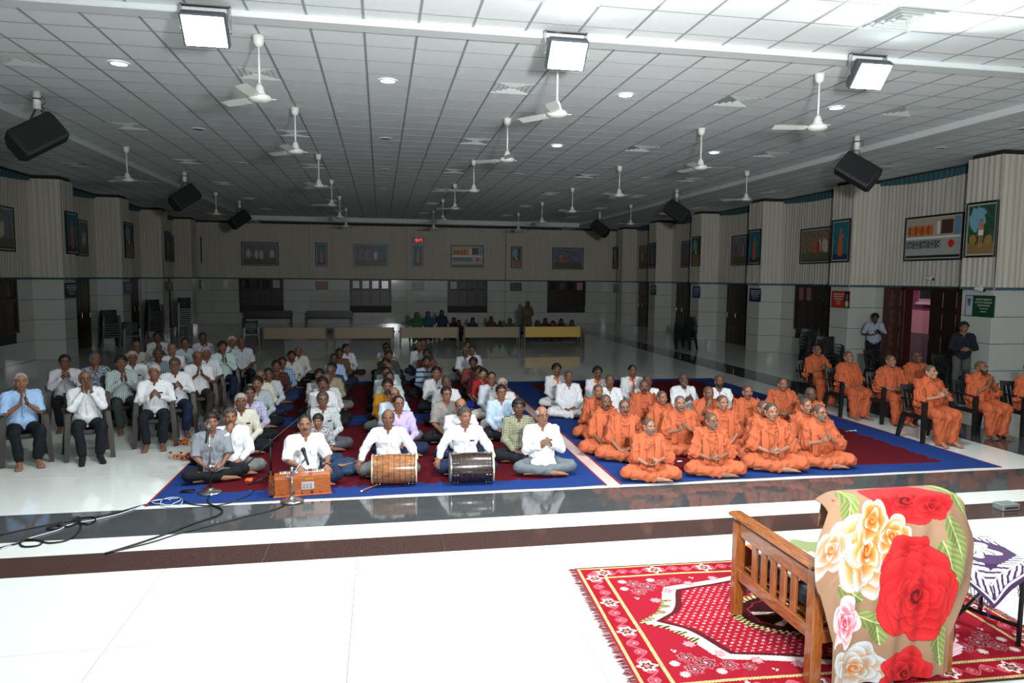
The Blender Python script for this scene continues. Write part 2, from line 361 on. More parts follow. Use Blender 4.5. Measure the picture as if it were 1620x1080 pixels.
def body(kind, hp, yaw, pitch, far=False):
    if far: yaw = min((-10, 0, 10, 25), key=lambda q: abs(q - yaw))
    key = (kind, hp, yaw, pitch, far)
    if key in BODY: return BODY[key]
    J = skel(kind, hp); p = J['p']; mb = MB(); torso(mb, p)
    mb.cap((0, 0.012, p + 0.47), (0, -0.022, p + 0.585), 0.056, 0.053)
    H = MB()
    H.ell((0, 0.014, 0.030), (0.0735, 0.092, 0.079)); H.ell((0, -0.022, -0.028), (0.0615, 0.066, 0.078))
    H.ell((0, -0.047, -0.088), (0.034, 0.034, 0.026))
    for s in (-1, 1):
        H.cap((s*0.052, 0.004, -0.045), (s*0.018, -0.05, -0.089), 0.022, 0.018); H.ell((s*0.036, -0.058, -0.028), (0.023, 0.021, 0.025))
        H.ell((s*0.077, 0.014, -0.010), (0.010, 0.020, 0.033)); H.ell((s*0.011, -0.096, -0.035), (0.0095, 0.011, 0.008))
        H.cap((s*0.014, -0.074, 0.016), (s*0.045, -0.064, 0.013), 0.013, 0.011)
    H.cap((0, -0.084, 0.006), (0, -0.106, -0.031), 0.008, 0.0125, 10)
    H.ell((0, -0.084, -0.061), (0.024, 0.013, 0.0075)); H.ell((0, -0.081, -0.072), (0.020, 0.013, 0.008))
    M = np.array(head_matrix(kind, yaw, pitch)); hv = np.concatenate(H.v) @ M[:3, :3].T + M[:3, 3]
    mb.add(hv, H.f)
    for nm, left in (('L', True), ('R', False)):
        S, E, W = J['S' + nm], J['E' + nm], J['W' + nm]; h = J['h' + nm]
        mb.cap(S, E, 0.050, 0.036); mb.cap(E, W, 0.037, 0.0235)
        mb.ell(tuple(E*0.72 + W*0.28), (0.038, 0.038, 0.038))
        hand(mb, W, h[1], h[2], left, h[3], h[4])
        Hh, K, A, F = J['H' + nm], J['K' + nm], J['A' + nm], J['F' + nm]
        mb.cap(Hh, K, 0.082, 0.055); mb.cap(K, A, 0.052, 0.033); mb.ell(tuple(K*0.7 + A*0.3), (0.052, 0.052, 0.056))
        mb.cap(A, F, 0.036, 0.022); d = (F - A)/np.linalg.norm(F - A); sd = np.cross(d, A3(0, 0, 1)); sd /= np.linalg.norm(sd)
        mb.ell(tuple(A - d*0.03 - A3(0, 0, 0.02 if kind != 'floor' else 0)), (0.032, 0.032, 0.032))
        for k in range(5):
            o = (k - 2)*0.017*(1 if left else -1)
            mb.cap(A + (F - A)*0.5 + sd*o*0.7, F + sd*o + d*(0.012 - 0.004*abs(k - 1)), 0.013, 0.0105 if k else 0.013, 8)
            mb.cap(F + sd*o, F + sd*o + d*(0.045 - 0.006*k), 0.011, 0.009, 8)
    me = remesh(mb, 'body', 0.0105 if far else 0.0060, 1 if far else 2, 0.45 if far else 0.42)
    # eyes, brows and lips ride on the same mesh
    D = MB()
    for s in (-1, 1):
        D.ell((s*0.031, -0.0765, -0.003), (0.0120, 0.008, 0.0042), 10, 6, mi=1); D.ell((s*0.031, -0.0830, -0.003), (0.0054, 0.0035, 0.0044), 8, 5, mi=2)
        D.cap((s*0.014, -0.0895, 0.017), (s*0.047, -0.078, 0.020), 0.0042, 0.003, 6, mi=2)
        D.cap((s*0.019, -0.0825, 0.0035), (s*0.044, -0.0775, 0.0035), 0.0022, 0.002, 6, mi=2)
    D.ell((0, -0.0915, -0.0665), (0.021, 0.006, 0.0025), 10, 5, mi=2); D.ell((0, -0.0905, -0.072), (0.019, 0.0055, 0.004), 10, 5, mi=3)
    dv = np.concatenate(D.v) @ M[:3, :3].T + M[:3, 3]
    V = coords(me); n0 = len(V); fs = [tuple(q.vertices) for q in me.polygons]; mi = [0]*len(fs)
    fs += [tuple(i + n0 for i in q) for q in D.f]; mi += D.m
    out = bpy.data.meshes.new('body'); out.from_pydata(np.concatenate([V, dv]).tolist(), [], fs)
    for m_ in (M_SKIN[0], M_EYEW, M_DARK, M_LIP): out.materials.append(m_)
    out.polygons.foreach_set('material_index', mi); out.polygons.foreach_set('use_smooth', [True]*len(fs)); out.update()
    bpy.data.meshes.remove(me); BODY[key] = out
    return out
GAR = {}
def finish(me, cut=None, extra=None, f=(0.006, 22, 1), dirn=(1, 1, 0.35)):
    """folds, an opening cut at the throat, and extra pieces such as a collar"""
    folds(me, f[0], f[1], f[2], dirn)
    V = coords(me); fs = [tuple(q.vertices) for q in me.polygons]
    if cut is not None:
        bad = cut(V); fs = [q for q in fs if not all(bad[i] for i in q)]
    n0 = len(V); mi = [0]*len(fs)
    if extra is not None and extra.n:
        fs += [tuple(i + n0 for i in q) for q in extra.f]; mi += extra.m; V = np.concatenate([V] + extra.v)
    used = sorted({i for q in fs for i in q}); rm = {k: i for i, k in enumerate(used)}
    out = bpy.data.meshes.new(me.name); out.from_pydata(V[used].tolist(), [], [tuple(rm[i] for i in q) for q in fs])
    out.materials.append(mat('cloth', (0.9, 0.9, 0.9), 0.85)); out.materials.append(mat('button_line', (0.55, 0.55, 0.55), 0.7)); out.materials.append(mat('trim', (0.8, 0.4, 0.1), 0.8))
    out.polygons.foreach_set('material_index', mi); out.polygons.foreach_set('use_smooth', [True]*len(fs)); out.update()
    bpy.data.meshes.remove(me)
    return out
def collar(x, p, mi=0):
    """a folded shirt collar round the neck with two points"""
    def fn(u, v):
        a = -PI*0.90 + u*PI*1.80; r = 0.066 + 0.026*v + 0.004*math.sin(v*PI)
        pt = max(0.0, 1 - abs(abs(a) - PI*0.86)/0.5)
        cx, cy = math.sin(a)*r, math.cos(a)*(r*0.95)
        return (cx*(1 - 0.12*pt), cy - 0.014 - 0.020*v*pt, p + 0.532 - 0.030*v - 0.040*v*pt - 0.048*(1 - math.cos(a))/2)
    x.grid(fn, 26, 3, mi)
def shirt(kind, hp, sleeve):
    key = ('shirt', kind, hp, sleeve)
    if key in GAR: return GAR[key]
    J = skel(kind, hp); p = J['p']; mb = MB(); g = 0.024
    torso(mb, p, g)
    mb.ell((0, -0.02, p + 0.09), (0.185, 0.158, 0.125))                 # loose lower front
    if sleeve == 'kurta':
        if kind == 'stand': mb.lathe([(0.16, 0.0), (0.19, -0.45)], (0, 0, p + 0.1))
        else: mb.ell((0, -0.10, p + 0.02), (0.23, 0.20, 0.09))
    if sleeve == 'shawl':
        mb.ell((0, -0.03, p + 0.22), (0.235, 0.175, 0.27))
    for nm in 'LR':
        S, E, W = J['S' + nm], J['E' + nm], J['W' + nm]
        if sleeve == 'short': mb.cap(S, S + (E - S)*0.80, 0.072, 0.066); e = (E - S)/np.linalg.norm(E - S); mb.lathe([(0.064, 0), (0.073, 0.05), (0.060, 0.052)], S + (E - S)*0.80, e, 16)
        else:
            mb.cap(S, E, 0.070, 0.057); mb.cap(E, W - (W - E)*0.10, 0.056, 0.040)
            mb.ell(tuple(E), (0.062, 0.062, 0.062))
    me = remesh(mb, 'shirt', 0.010, 3, 0.45)
    x = MB()
    if sleeve in ('short', 'long', 'kurta'):
        collar(x, p)
        x.grid(lambda u, v: (-0.011 + 0.022*u, -0.155 - 0.016*math.sin(PI*v) + 0.03*(v**4), p + 0.06 + 0.33*v), 2, 10, 0)
        x.grid(lambda u, v: (-0.0125 + 0.0025*u, -0.1565 - 0.016*math.sin(PI*v) + 0.03*(v**4), p + 0.06 + 0.33*v), 1, 10, 1)
        for k in range(5): x.ell((0.002, -0.163 - 0.008*math.sin(PI*k/5), p + 0.10 + 0.065*k), (0.005, 0.004, 0.005), 6, 4, mi=1)
        x.grid(lambda u, v: (0.050 + 0.075*u, -0.142 - 0.008*math.sin(PI*v) + 0.02*u, p + 0.25 + 0.085*v), 3, 3, 0)      # chest pocket
    cut = lambda V: ((V[:, 2] > p + 0.395) & (V[:, 1] < -0.035) & (np.abs(V[:, 0]) < (V[:, 2] - p - 0.395)*0.55)) | ((V[:, 2] > p + 0.52))
    GAR[key] = finish(me, cut, x, (0.022, 26, len(hp)), (1, 1, 0.5))
    return GAR[key]
def robe(kind, hp, style=0):
    key = ('robe', kind, hp, style)
    if key in GAR: return GAR[key]
    J = skel(kind, hp); p = J['p']; mb = MB(); torso(mb, p, 0.034)
    mb.ell((0, -0.02, p + 0.20), (0.215, 0.175, 0.25)); mb.ell((0, -0.01, p + 0.33), (0.20, 0.150, 0.15))
    for nm, s in (('L', 1), ('R', -1)):
        S, E, W = J['S' + nm], J['E' + nm], J['W' + nm]
        mb.cap(S + A3(-s*0.02, 0, 0.0), E + (W - E)*0.03, 0.078, 0.088)
        mb.cap(S*0.5 + E*0.5 + A3(0, 0.02, 0), E + A3(s*0.02, 0.05, -0.06), 0.075, 0.070)
    for k, (zz, r) in enumerate(((0.470, 0.088), (0.440, 0.105), (0.405, 0.115))):     # cowl folds round the neck
        n = 18; pt = [(math.sin(2*PI*i/n)*r, -math.cos(2*PI*i/n)*r*0.95 - 0.005 - 0.012*k, p + zz + 0.02 - 0.03*math.cos(2*PI*i/n)) for i in range(n + 1)]
        for a, b in zip(pt[:-1], pt[1:]): mb.cap(a, b, 0.015, 0.015, 8)
    me = remesh(mb, 'robe', 0.009, 1, 0.5)
    cut = lambda V: (V[:, 2] > p + 0.575)
    GAR[key] = finish(me, cut, None, (0.070, 27, len(hp) + 3*style), (1.0, 0.7, 0.28))
    return GAR[key]
def stole(kind, style):
    key = ('stole', kind, style)
    if key in GAR: return GAR[key]
    p = PZ[kind]; mb = MB()
    for s in (-1, 1):
        if style == 0 or s < 0:
            ribbon(mb, [(s*0.045, 0.10, p + 0.46), (s*0.07, 0.055, p + 0.525), (s*0.098, -0.03, p + 0.522), (s*0.112, -0.10, p + 0.455), (s*0.112, -0.150, p + 0.36), (s*0.108, -0.182, p + 0.26), (s*0.104, -0.200, p + 0.15), (s*0.11, -0.205, p + 0.05)], 0.046, 0.009, (1, 0.25*s, 0), 0.005)
    if style == 1:
        ribbon(mb, [(-0.05, 0.10, p + 0.46), (-0.11, 0.0, p + 0.535), (-0.10, -0.10, p + 0.455), (-0.02, -0.172, p + 0.36), (0.08, -0.185, p + 0.25), (0.17, -0.150, p + 0.16), (0.225, -0.05, p + 0.12)], 0.055, 0.010, (0.6, 0.1, 0.8), 0.006)
    # cowl folds dipping at the throat
    for k, (r, dip) in enumerate(((0.074, 0.02), (0.090, 0.055), (0.102, 0.095))):
        pts = [(math.sin(a)*r, -math.cos(a)*r*0.95 - 0.010 - 0.016*k*max(0, math.cos(a)), p + 0.520 - 0.012*k - dip*(0.5 + 0.5*math.cos(a))**1.5) for a in np.linspace(-2.6, 2.6, 15)]
        ribbon(mb, pts, 0.013, 0.010, (0, 0.3, 1), 0.002, 10)
    GAR[key] = mb.mesh('stole', [mat('cloth', (0.9, 0.9, 0.9), 0.85)], True)
    return GAR[key]
def lower(kind, hp, style):
    """trousers, or a dhoti when style is 'dhoti'"""
    key = ('lower', kind, style)
    if key in GAR: return GAR[key]
    J = skel(kind, 'lap'); p = J['p']; mb = MB(); dh = style == 'dhoti'; g = 0.022 if dh else 0.0
    mb.ell((0, 0.0, p + 0.02), (0.178 + g, 0.148 + g, 0.13) if kind != 'stand' else (0.155 + g, 0.122 + g, 0.13))
    if kind == 'floor': mb.ell((0, 0.0, 0.07), (0.19 + g, 0.16 + g, 0.069))
    for nm, s in (('L', 1), ('R', -1)):
        H, K, A = J['H' + nm], J['K' + nm], J['A' + nm]
        mb.cap(H, K, 0.100 + g*0.4, 0.072 + g*0.8); mb.ell(tuple(K - A3(0, 0, 0.01)), (0.080 + g, 0.085 + g, 0.078 + g*0.6))
        if kind == 'floor':
            mb.cap(K - A3(0, 0, 0.02), A + (K - A)*0.16 + A3(0, 0, 0.015), 0.072 + g*0.4, 0.055 + g*0.3)
            if dh: mb.cap(K*0.6 + H*0.4 - A3(0, 0, 0.02), A3(s*0.03, -0.33, 0.06), 0.085, 0.062)
        else:
            mb.cap(K, A + A3(0, 0, 0.045 if not dh else 0.02), 0.073 + g, 0.058 + g*1.2)
    if dh and kind == 'floor':
        mb.ell((0, -0.25, 0.075), (0.24, 0.155, 0.065)); mb.cap((0, -0.2, 0.13), (0.02, -0.42, 0.05), 0.05, 0.04)
    if dh and kind == 'chair':
        mb.cap((0, -0.3, p - 0.01), (0.0, -0.47, p - 0.03), 0.09, 0.08)
        for k in range(5): mb.cap((-0.09 + 0.045*k, -0.46, p), (-0.07 + 0.04*k, -0.44, 0.14 + 0.02*(k % 2)), 0.048, 0.052)
    if kind == 'floor':
        pass
    me = remesh(mb, 'trousers', 0.0105, 3, 0.42)
    V = coords(me); V[:, 2] = np.maximum(V[:, 2], 0.004); setco(me, V)
    me = finish(me, None, None, (0.034 if dh else 0.020, 26 if dh else 22, 5), (1, 0.7, 0.6) if kind == 'floor' else (1, 0.5, 0.25))
    V = coords(me); V[:, 2] = np.maximum(V[:, 2], 0.002); setco(me, V)
    GAR[key] = me
    return me
def hair_mesh(style):
    key = ('hair', style)
    if key in GAR: return GAR[key]
    mb = MB(); n, m = 40, 22; rs = np.random.RandomState(3)
    g = {'full': 0.013, 'thick': 0.022, 'thin': 0.007, 'fringe': 0.008, 'shaved': 0.0028, 'child': 0.017, 'scarf': 0.02}[style]
    V = []; keep = []
    for j in range(m + 1):
        th = PI*j/m
        for i in range(n):
            ph = 2*PI*i/n
            d = A3(math.sin(th)*math.sin(ph), -math.sin(th)*math.cos(ph), math.cos(th))
            front = max(0.0, math.cos(ph)); back = max(0.0, -math.cos(ph)); side = abs(math.sin(ph))
            x = d*A3(0.0735 + g, 0.092 + g, 0.079 + g) + A3(0, 0.014, 0.030)
            if style == 'fringe': ok = (x[2] < 0.055) and (x[2] > -0.055*back - 0.005) and (x[1] > -0.035)
            else:
                line = {'full': 0.072, 'thick': 0.066, 'thin': 0.088, 'shaved': 0.076, 'child': 0.052, 'scarf': 0.055}[style] - (0.010*abs(math.sin(ph*3)) if style in ('full', 'thick') else 0)
                low = line*front**1.4 + (-0.012 if x[1] < 0.03 else -0.05)*(1 - front**1.4)
                
                ok = x[2] > low and not (x[1] < -0.058 and x[2] < line*0.9) and not (x[1] < -0.030 and x[2] < 0.028)
            # outline lies down on to the skin at the hairline
            V.append(x + d*rs.uniform(-0.3, 0.3)*g*0.5*(style != 'shaved')); keep.append(ok)
    V = np.array(V); base = A3(0, 0.014, 0.030)
    f = []
    for j in range(m):
        for i in range(n):
            q = (j*n + i, j*n + (i + 1) % n, (j + 1)*n + (i + 1) % n, (j + 1)*n + i)
            if sum(keep[k] for k in q) >= 2: f.append(q)
    inn = {k for q in f for k in q if not keep[k]}
    for k in inn: V[k] = base + (V[k] - base)*(1 - (g + 0.004)/0.085)
    mb.add(V, f)
    if style == 'scarf':                                                   # cloth drawn over the head, falling on the shoulders
        mb.ell((0, 0.03, -0.09), (0.105, 0.085, 0.15)); mb.ell((0, 0.03, 0.02), (0.094, 0.09, 0.10))
    me = mb.mesh('hair', [mat('hair_black', (0.07, 0.06, 0.06), 0.55)], True)
    used = sorted({v for q in f for v in q})
    GAR[key] = me
    return me
def face_bits(which):
    key = ('bit', which)
    if key in GAR: return GAR[key]
    mb = MB()
    if which == 'glasses':
        for s in (-1, 1):
            pts = [(s*0.033 + 0.024*math.cos(a), -0.094 + 0.004*abs(math.cos(a)), -0.006 + 0.017*math.sin(a)) for a in np.linspace(0, 2*PI, 15)]
            mb.tube(pts, 0.0017, 5, 0); mb.cap((s*0.057, -0.090, 0.002), (s*0.082, 0.0, 0.002), 0.002, 0.002, 5, 0)
            mb.lathe([(0.0225, 0), (0.0225, 0.0008)], (s*0.033, -0.0925, -0.006), (0, 1, 0), 14, 1)
        mb.cap((-0.010, -0.096, -0.001), (0.010, -0.096, -0.001), 0.002, 0.002, 5, 0)
        mats = [mat('spectacle_frame', (0.10, 0.09, 0.09), 0.3, 0.5), mat('spectacle_lens', (0.45, 0.42, 0.42), 0.06, 0.0, spec=0.9)]
        mats[1].node_tree.nodes['Principled BSDF'].inputs['Alpha'].default_value = 0.14
    elif which == 'moustache':
        for s in (-1, 1): mb.cap((s*0.003, -0.099, -0.052), (s*0.028, -0.084, -0.061), 0.0075, 0.004, 8)
        mats = [mat('hair_black', (0.07, 0.06, 0.06), 0.55)]
    elif which == 'beard':
        def fn(u, v):
            a = (u - 0.5)*PI*1.0; c = math.cos(a)**1.5 if math.cos(a) > 0 else 0; z0 = -0.022 - 0.052*c; z1 = -0.070 - 0.046*c
            z = z0 + (z1 - z0)*v; k = math.sqrt(max(0.05, 1 - ((z + 0.028)/0.092)**2))
            return (math.sin(a)*0.066*k, -0.018 - math.cos(a)*(0.068*k + 0.006*c) - 0.004*c, z)
        mb.grid(fn, 20, 6); mb.grid(lambda u, v: fn(1 - u, v), 20, 6)
        for s in (-1, 1): mb.cap((s*0.003, -0.098, -0.053), (s*0.027, -0.086, -0.060), 0.006, 0.004, 8); mb.cap((s*0.027, -0.084, -0.060), (s*0.024, -0.080, -0.082), 0.005, 0.005, 8)
        mb.ell((0, -0.060, -0.101), (0.030, 0.028, 0.017))
        mats = [mat('hair_black', (0.07, 0.06, 0.06), 0.55)]
    elif which == 'tilak':
        mb.ell((0, -0.0800, 0.040), (0.0065, 0.003, 0.0075), 10, 6)
        mats = [mat('vermilion', (0.62, 0.12, 0.10), 0.7)]
    me = mb.mesh(which, mats, True); GAR[key] = me
    return me
HAIRC = {'black': (0.055, 0.05, 0.05), 'grey': (0.36, 0.35, 0.34), 'white': (0.62, 0.61, 0.60), 'pepper': (0.24, 0.23, 0.22), 'stubble': (0.33, 0.245, 0.20), 'brown': (0.14, 0.09, 0.07), 'ash': (0.46, 0.42, 0.39)}
def hmat(c): return mat('hair_' + c, HAIRC[c], 0.6, bump=0.6, bscale=220)
def setmat(o, m, i=0):
    while len(o.material_slots) <= i: return
    o.material_slots[i].link = 'OBJECT'; o.material_slots[i].material = m
CLOTH = {}
def cloth(c, pattern=None, c2=None, ps=30):
    k = 'cloth_%s_%s_%s_%s' % (c, pattern, c2, ps)
    return mat(k, c, 0.86, bump=0.25, bscale=140, pattern=pattern, col2=c2, pscale=ps, var=0.05, spec=0.25)
WHITE = (0.86, 0.87, 0.88); CREAM = (0.82, 0.81, 0.74); ORANGE = (0.71, 0.37, 0.24); BLACKC = (0.09, 0.10, 0.12)
NAVY = (0.11, 0.16, 0.26); GREYC = (0.36, 0.37, 0.38)
PEOPLE = []
def person(px, py, kind='floor', hp='lap', yaw=0, head=0, pitch=0, top=('long', WHITE), low=BLACKC, hair=('full', 'black'),
           skin=0, ex='', label='', group=None, s=0.93, far=False, loc=None, width=1.0):
    """px, py: where the crown of the head appears; the root stands on the floor under it"""
    if loc is None:
        X, Y = at_z(px, py, TOP[kind]*s); Y += 0.03*s
    else: X, Y = loc
    rz = math.atan2(-X, Y) + math.radians(yaw)
    r = thing('person', label, 'person', (X, Y, (0.012 if -2.5 < X < 8.1 else 0.0) if kind == 'floor' else 0.0), rz, group)
    r.scale = (s*width, s*width**0.5, s)
    b = link('body', body(kind, hp, head, pitch, far), r); setmat(b, M_SKIN[skin])
    st, col = top[0], top[1]; pat = top[2:] if len(top) > 2 else ()
    if st in ('robe', 'robe1'):
        g = link('robe', robe(kind, hp, int(st == 'robe1')), r); setmat(g, cloth(col)); g = link('stole', stole(kind, int(st == 'robe1')), r); setmat(g, cloth(tuple(min(1, v*1.03) for v in col)))
        l = link('dhoti', lower(kind, hp, 'dhoti'), r); setmat(l, cloth(low))
    else:
        g = link('shirt', shirt(kind, hp, st), r); setmat(g, cloth(col, *pat))
        if 'o' in ex: setmat(g, cloth((0.88, 0.42, 0.18)), 1)
        else: setmat(g, cloth(tuple(v*0.72 for v in col)), 1)
        l = link('dhoti' if st == 'shawl' else 'trousers', lower(kind, hp, 'dhoti' if st == 'shawl' else 'trousers'), r); setmat(l, cloth(low))
    if far: head = min((-10, 0, 10, 25), key=lambda q: abs(q - head))
    HM = head_matrix(kind, head, pitch)
    if hair: h = link('headscarf' if hair[0] == 'scarf' else 'hair', hair_mesh(hair[0]), r, M=HM); setmat(h, hmat(hair[1]) if hair[1] in HAIRC else cloth(hair[1]))
    if 'g' in ex: link('glasses', face_bits('glasses'), r, M=HM)
    if 'm' in ex: q = link('moustache', face_bits('moustache'), r, M=HM); setmat(q, hmat('black' if not hair or hair[1] in ('black', 'stubble') else hair[1]))
    if 'b' in ex: q = link('beard', face_bits('beard'), r, M=HM); setmat(q, hmat('black' if not hair or hair[1] not in ('white', 'grey', 'pepper') else hair[1]))
    if 'B' in ex: q = link('beard', face_bits('beard'), r, M=HM); setmat(q, hmat('ash'))
    if 't' in ex: link('tilak', face_bits('tilak'), r, M=HM)
    p = PZ[kind]; J = skel(kind, hp)
    if 'k' in ex:
        if 'socks' not in GAR:
            q = MB()
            for n_ in 'LR': A, F = J['A' + n_], J['F' + n_]; q.cap(A - A3(0, 0, 0.01), F + (F - A)*0.22, 0.046, 0.036); q.cap(A, A + A3(0, 0, 0.03), 0.044, 0.042)
            GAR['socks'] = q.mesh('socks', [mat('sock_black', (0.06, 0.06, 0.07), 0.9)], True)
        link('socks', GAR['socks'], r)
    if 'p' in ex:
        k = 'pocket'
        if k not in GAR: GAR[k] = MB().bbox((0, 0, 0), (0.062, 0.010, 0.022), 0.003).mesh('pocket_phone', [mat('black_plastic', (0.05, 0.05, 0.06), 0.35)])
        link('pocket_phone', GAR[k], r, (0.088, -0.156, p + 0.335))
    if 'w' in ex:
        k = 'watch'
        if k not in GAR:
            q = MB(); q.lathe([(0.030, -0.008), (0.032, 0), (0.030, 0.008)], n=14, mi=0); q.lathe([(0.016, 0.026), (0.016, 0.037)], axis=(0, -1, 0), n=14, mi=1)
            GAR[k] = q.mesh('watch', [mat('black_plastic', (0.05, 0.05, 0.06), 0.35), mat('watch_face', (0.8, 0.8, 0.8), 0.2)])
        a = Vector(J['WL'] - J['EL']).to_track_quat('Z', 'Y').to_matrix().to_4x4(); a.translation = Vector(J['WL'])
        link('wristwatch', GAR[k], r, M=a)
    if 'o' in ex:                                                         # orange collar and placket
        k = ('ocol', kind)
        if k not in GAR:
            q = MB(); collar(q, p); 
            for i, v in enumerate(q.v): q.v[i] = v*A3(1.1, 1.12, 1) + A3(0, 0, 0.003)
            q.box((0, -0.172, p + 0.24), (0.030, 0.010, 0.28)); q.box((0, -0.135, p + 0.41), (0.03, 0.06, 0.07))
            GAR[k] = q.mesh('collar_trim', [cloth((0.90, 0.42, 0.16))], True)
        link('collar_trim', GAR[k], r)
    PEOPLE.append((r, X, Y, kind, s, label))
    return X, Y, rz
# ------------------------------------------------------------------ the room
CEIL = 5.2; XL, XR, REC = -8.9, 12.7, 0.82; YB = 38.2; Y0 = -3.0
PIL = [3.5, 8.2, 12.9, 17.6, 22.3, 27.0, 31.7, 36.4]; PW = 0.82; CURT = 2.30
m_slab = mat('white_slab', (0.87, 0.89, 0.87), 0.06, bump=0.02, bscale=2, var=0.03, spec=0.6)
m_dark = mat('grey_granite', (0.25, 0.26, 0.265), 0.07, pattern='noise', col2=(0.28, 0.29, 0.295), pscale=4, stretch=(1, 1.6, 1), spec=0.38)
m_brown = mat('brown_granite', (0.19, 0.135, 0.13), 0.10, pattern='noise', col2=(0.34, 0.25, 0.23), pscale=90, spec=0.35)
m_joint = mat('floor_joint', (0.38, 0.39, 0.38), 0.5)
m_tilew = mat('wall_tile', (0.74, 0.75, 0.73), 0.05, var=0.04, spec=0.5)
m_wjoint = mat('wall_joint', (0.16, 0.16, 0.16), 0.7)
m_ceil = mat('ceiling_tile', (0.90, 0.92, 0.92), 0.8, bump=0.35, bscale=60, stretch=(2.2, 0.4, 1))
m_grid = mat('ceiling_grid', (0.60, 0.62, 0.62), 0.6)
m_beam = mat('painted_beam', (0.82, 0.84, 0.84), 0.6)
m_curt = mat('cream_curtain', (0.82, 0.80, 0.75), 0.9, pattern='noise', col2=(0.72, 0.70, 0.66), pscale=6, stretch=(22, 22, 0.05), spec=0.2)
m_teal = mat('teal_trim', (0.20, 0.36, 0.40), 0.85)
m_doorw = mat('dark_door_wood', (0.17, 0.10, 0.08), 0.4, pattern='wood', col2=(0.10, 0.06, 0.05), pscale=8, stretch=(6, 6, 0.6))
m_frame = mat('picture_frame_black', (0.05, 0.055, 0.06), 0.35)
# floor: a bed with joint colour, slabs laid on it
fl_ = MB().box(((XL - REC + XR + REC)/2, (YB + Y0)/2, -0.055), (XR - XL + 2*REC + 0.4, YB - Y0 + 0.4, 0.1)).build('floor', m_joint); struct(fl_)
slabs = []
def slab(x0, x1, y0, y1, m):
    g = 0.0018; slabs.append(((x1 - x0)*(y1 - y0), x0 + g, x1 - g, y0 + g, y1 - g, m))
XLL, XRR = XL - REC, XR + REC
def xcuts(off, a=XLL, b=XRR, st=1.575):
    k = math.ceil((a - off)/st); xs = [a]
    while off + k*st < b - 0.05:
        if off + k*st > a + 0.05: xs.append(off + k*st)
        k += 1
    return xs + [b]
def strip(y0, y1, m, off, a=XLL, b=XRR):
    xs = xcuts(off, a, b)
    for p, q in zip(xs[:-1], xs[1:]): slab(p, q, y0, y1, m)
strip(7.85, 7.93, m_slab, -0.46); strip(7.03, 7.85, m_dark, -0.46); strip(6.64, 7.03, m_slab, -0.46)
strip(6.19, 6.64, m_brown, -1.02)
for k in range(-1, 7): strip(6.19 - 1.31*(k + 1), 6.19 - 1.31*k if k >= 0 else 6.19, m_slab, -0.22) if k >= 0 else None

yy = 7.93
while yy < YB - 0.05:
    y1 = min(yy + 1.31, YB)
    strip(yy, y1, m_slab, -3.64, XLL, 9.0); slab(9.0, 9.98, yy, y1, m_dark); strip(yy, y1, m_slab, 9.98, 9.98, XRR); yy = y1
def slabmesh(a, b, c, d, cache={}):
    k = (round(b - a, 3), round(d - c, 3))
    if k not in cache: cache[k] = MB().bbox((0, 0, -0.006), (b - a, d - c, 0.012), 0.0012).mesh('slab', [m_slab])
    return cache[k]
def px_size(c, area_):
    X, Y, Z = c; d = math.sqrt(X*X + Y*Y + (Z - CAMZ)**2); fwd = (X*math.sin(YAW) + Y*math.cos(YAW))/d
    return -1 if fwd < 0.72 or Y < 0.8 else area_*abs(Z - CAMZ)/d**3
slabs.sort(key=lambda t: -px_size(((t[1] + t[2])/2, (t[3] + t[4])/2, 0), t[0]))
rest = MB(); rm = [m_slab, m_dark, m_brown]
for i, (a_, a, b, c, d, m) in enumerate(slabs):
    if i < 290:
        o = link('floor_slab', slabmesh(a, b, c, d), fl_, ((a + b)/2, (c + d)/2, 0)); setmat(o, m)
    else: rest.bbox(((a + b)/2, (c + d)/2, -0.006), (b - a, d - c, 0.012), 0.0012, mi=rm.index(m))
o = rest.build('floor_slabs_rest', rm, fl_); o['kind'] = 'stuff'; o.name = 'floor_slabs'
# ceiling: grid backing, tiles proud of it
ce = MB().box(((XLL + XRR)/2, (YB + Y0)/2, CEIL + 0.07), (XRR - XLL + 0.4, YB - Y0 + 0.4, 0.1)).build('ceiling', m_grid); struct(ce)
ce_t = []
TS = 0.59; x = -0.16 - TS*16
VX = [-4.43, -1.58, 1.85, 5.35, 8.2]; VY = [6.6, 10.38, 14.55, 18.6, 22.8, 27.0, 31.2]
def snap(v, o): return o + TS*(math.floor((v - o)/TS) + 0.5)
VENT = {(round(snap(vx, -0.16), 2), round(snap(vy, 8.36), 2)) for vx in VX for vy in VY} | {(round(snap(vx, -0.16), 2), round(snap(vy, 8.36), 2)) for vx, vy in ((-7.8, 19.8), (11.8, 15.3), (11.8, 20.4), (-7.8, 15.2), (11.8, 25.5))}
i = 0
while x < XRR:
    y = 8.36 - TS*19
    while y < YB:
        cx, cy = x + TS/2, y + TS/2; w0, w1 = max(x, XLL), min(x + TS, XRR)
        if w1 - w0 > 0.1 and (round(cx, 2), round(cy, 2)) not in VENT: ce_t.append(((w0 + w1)/2, cy, w1 - w0))
        y += TS
    x += TS
ce_t.sort(key=lambda t: -px_size((t[0], t[1], CEIL), 1))
bars = MB(); x = -0.16 - TS*16
while x < XRR:
    if x > XLL: MB().box((x, (YB + Y0)/2, CEIL + 0.0005), (0.027, YB - Y0, 0.004)).build('grid_bar', m_grid, ce)
    x += TS
y = 8.36 - TS*19
while y < YB: bars.box(((XLL + XRR)/2, y, CEIL + 0.0015), (XRR - XLL, 0.016, 0.003)); y += TS
bars.build('cross_bars', m_grid, ce)['kind'] = 'stuff'
tm = MB().box((0, 0, 0), (TS - 0.010, TS - 0.010, 0.016)).mesh('ceiling_tile', [m_ceil]); rest = MB()
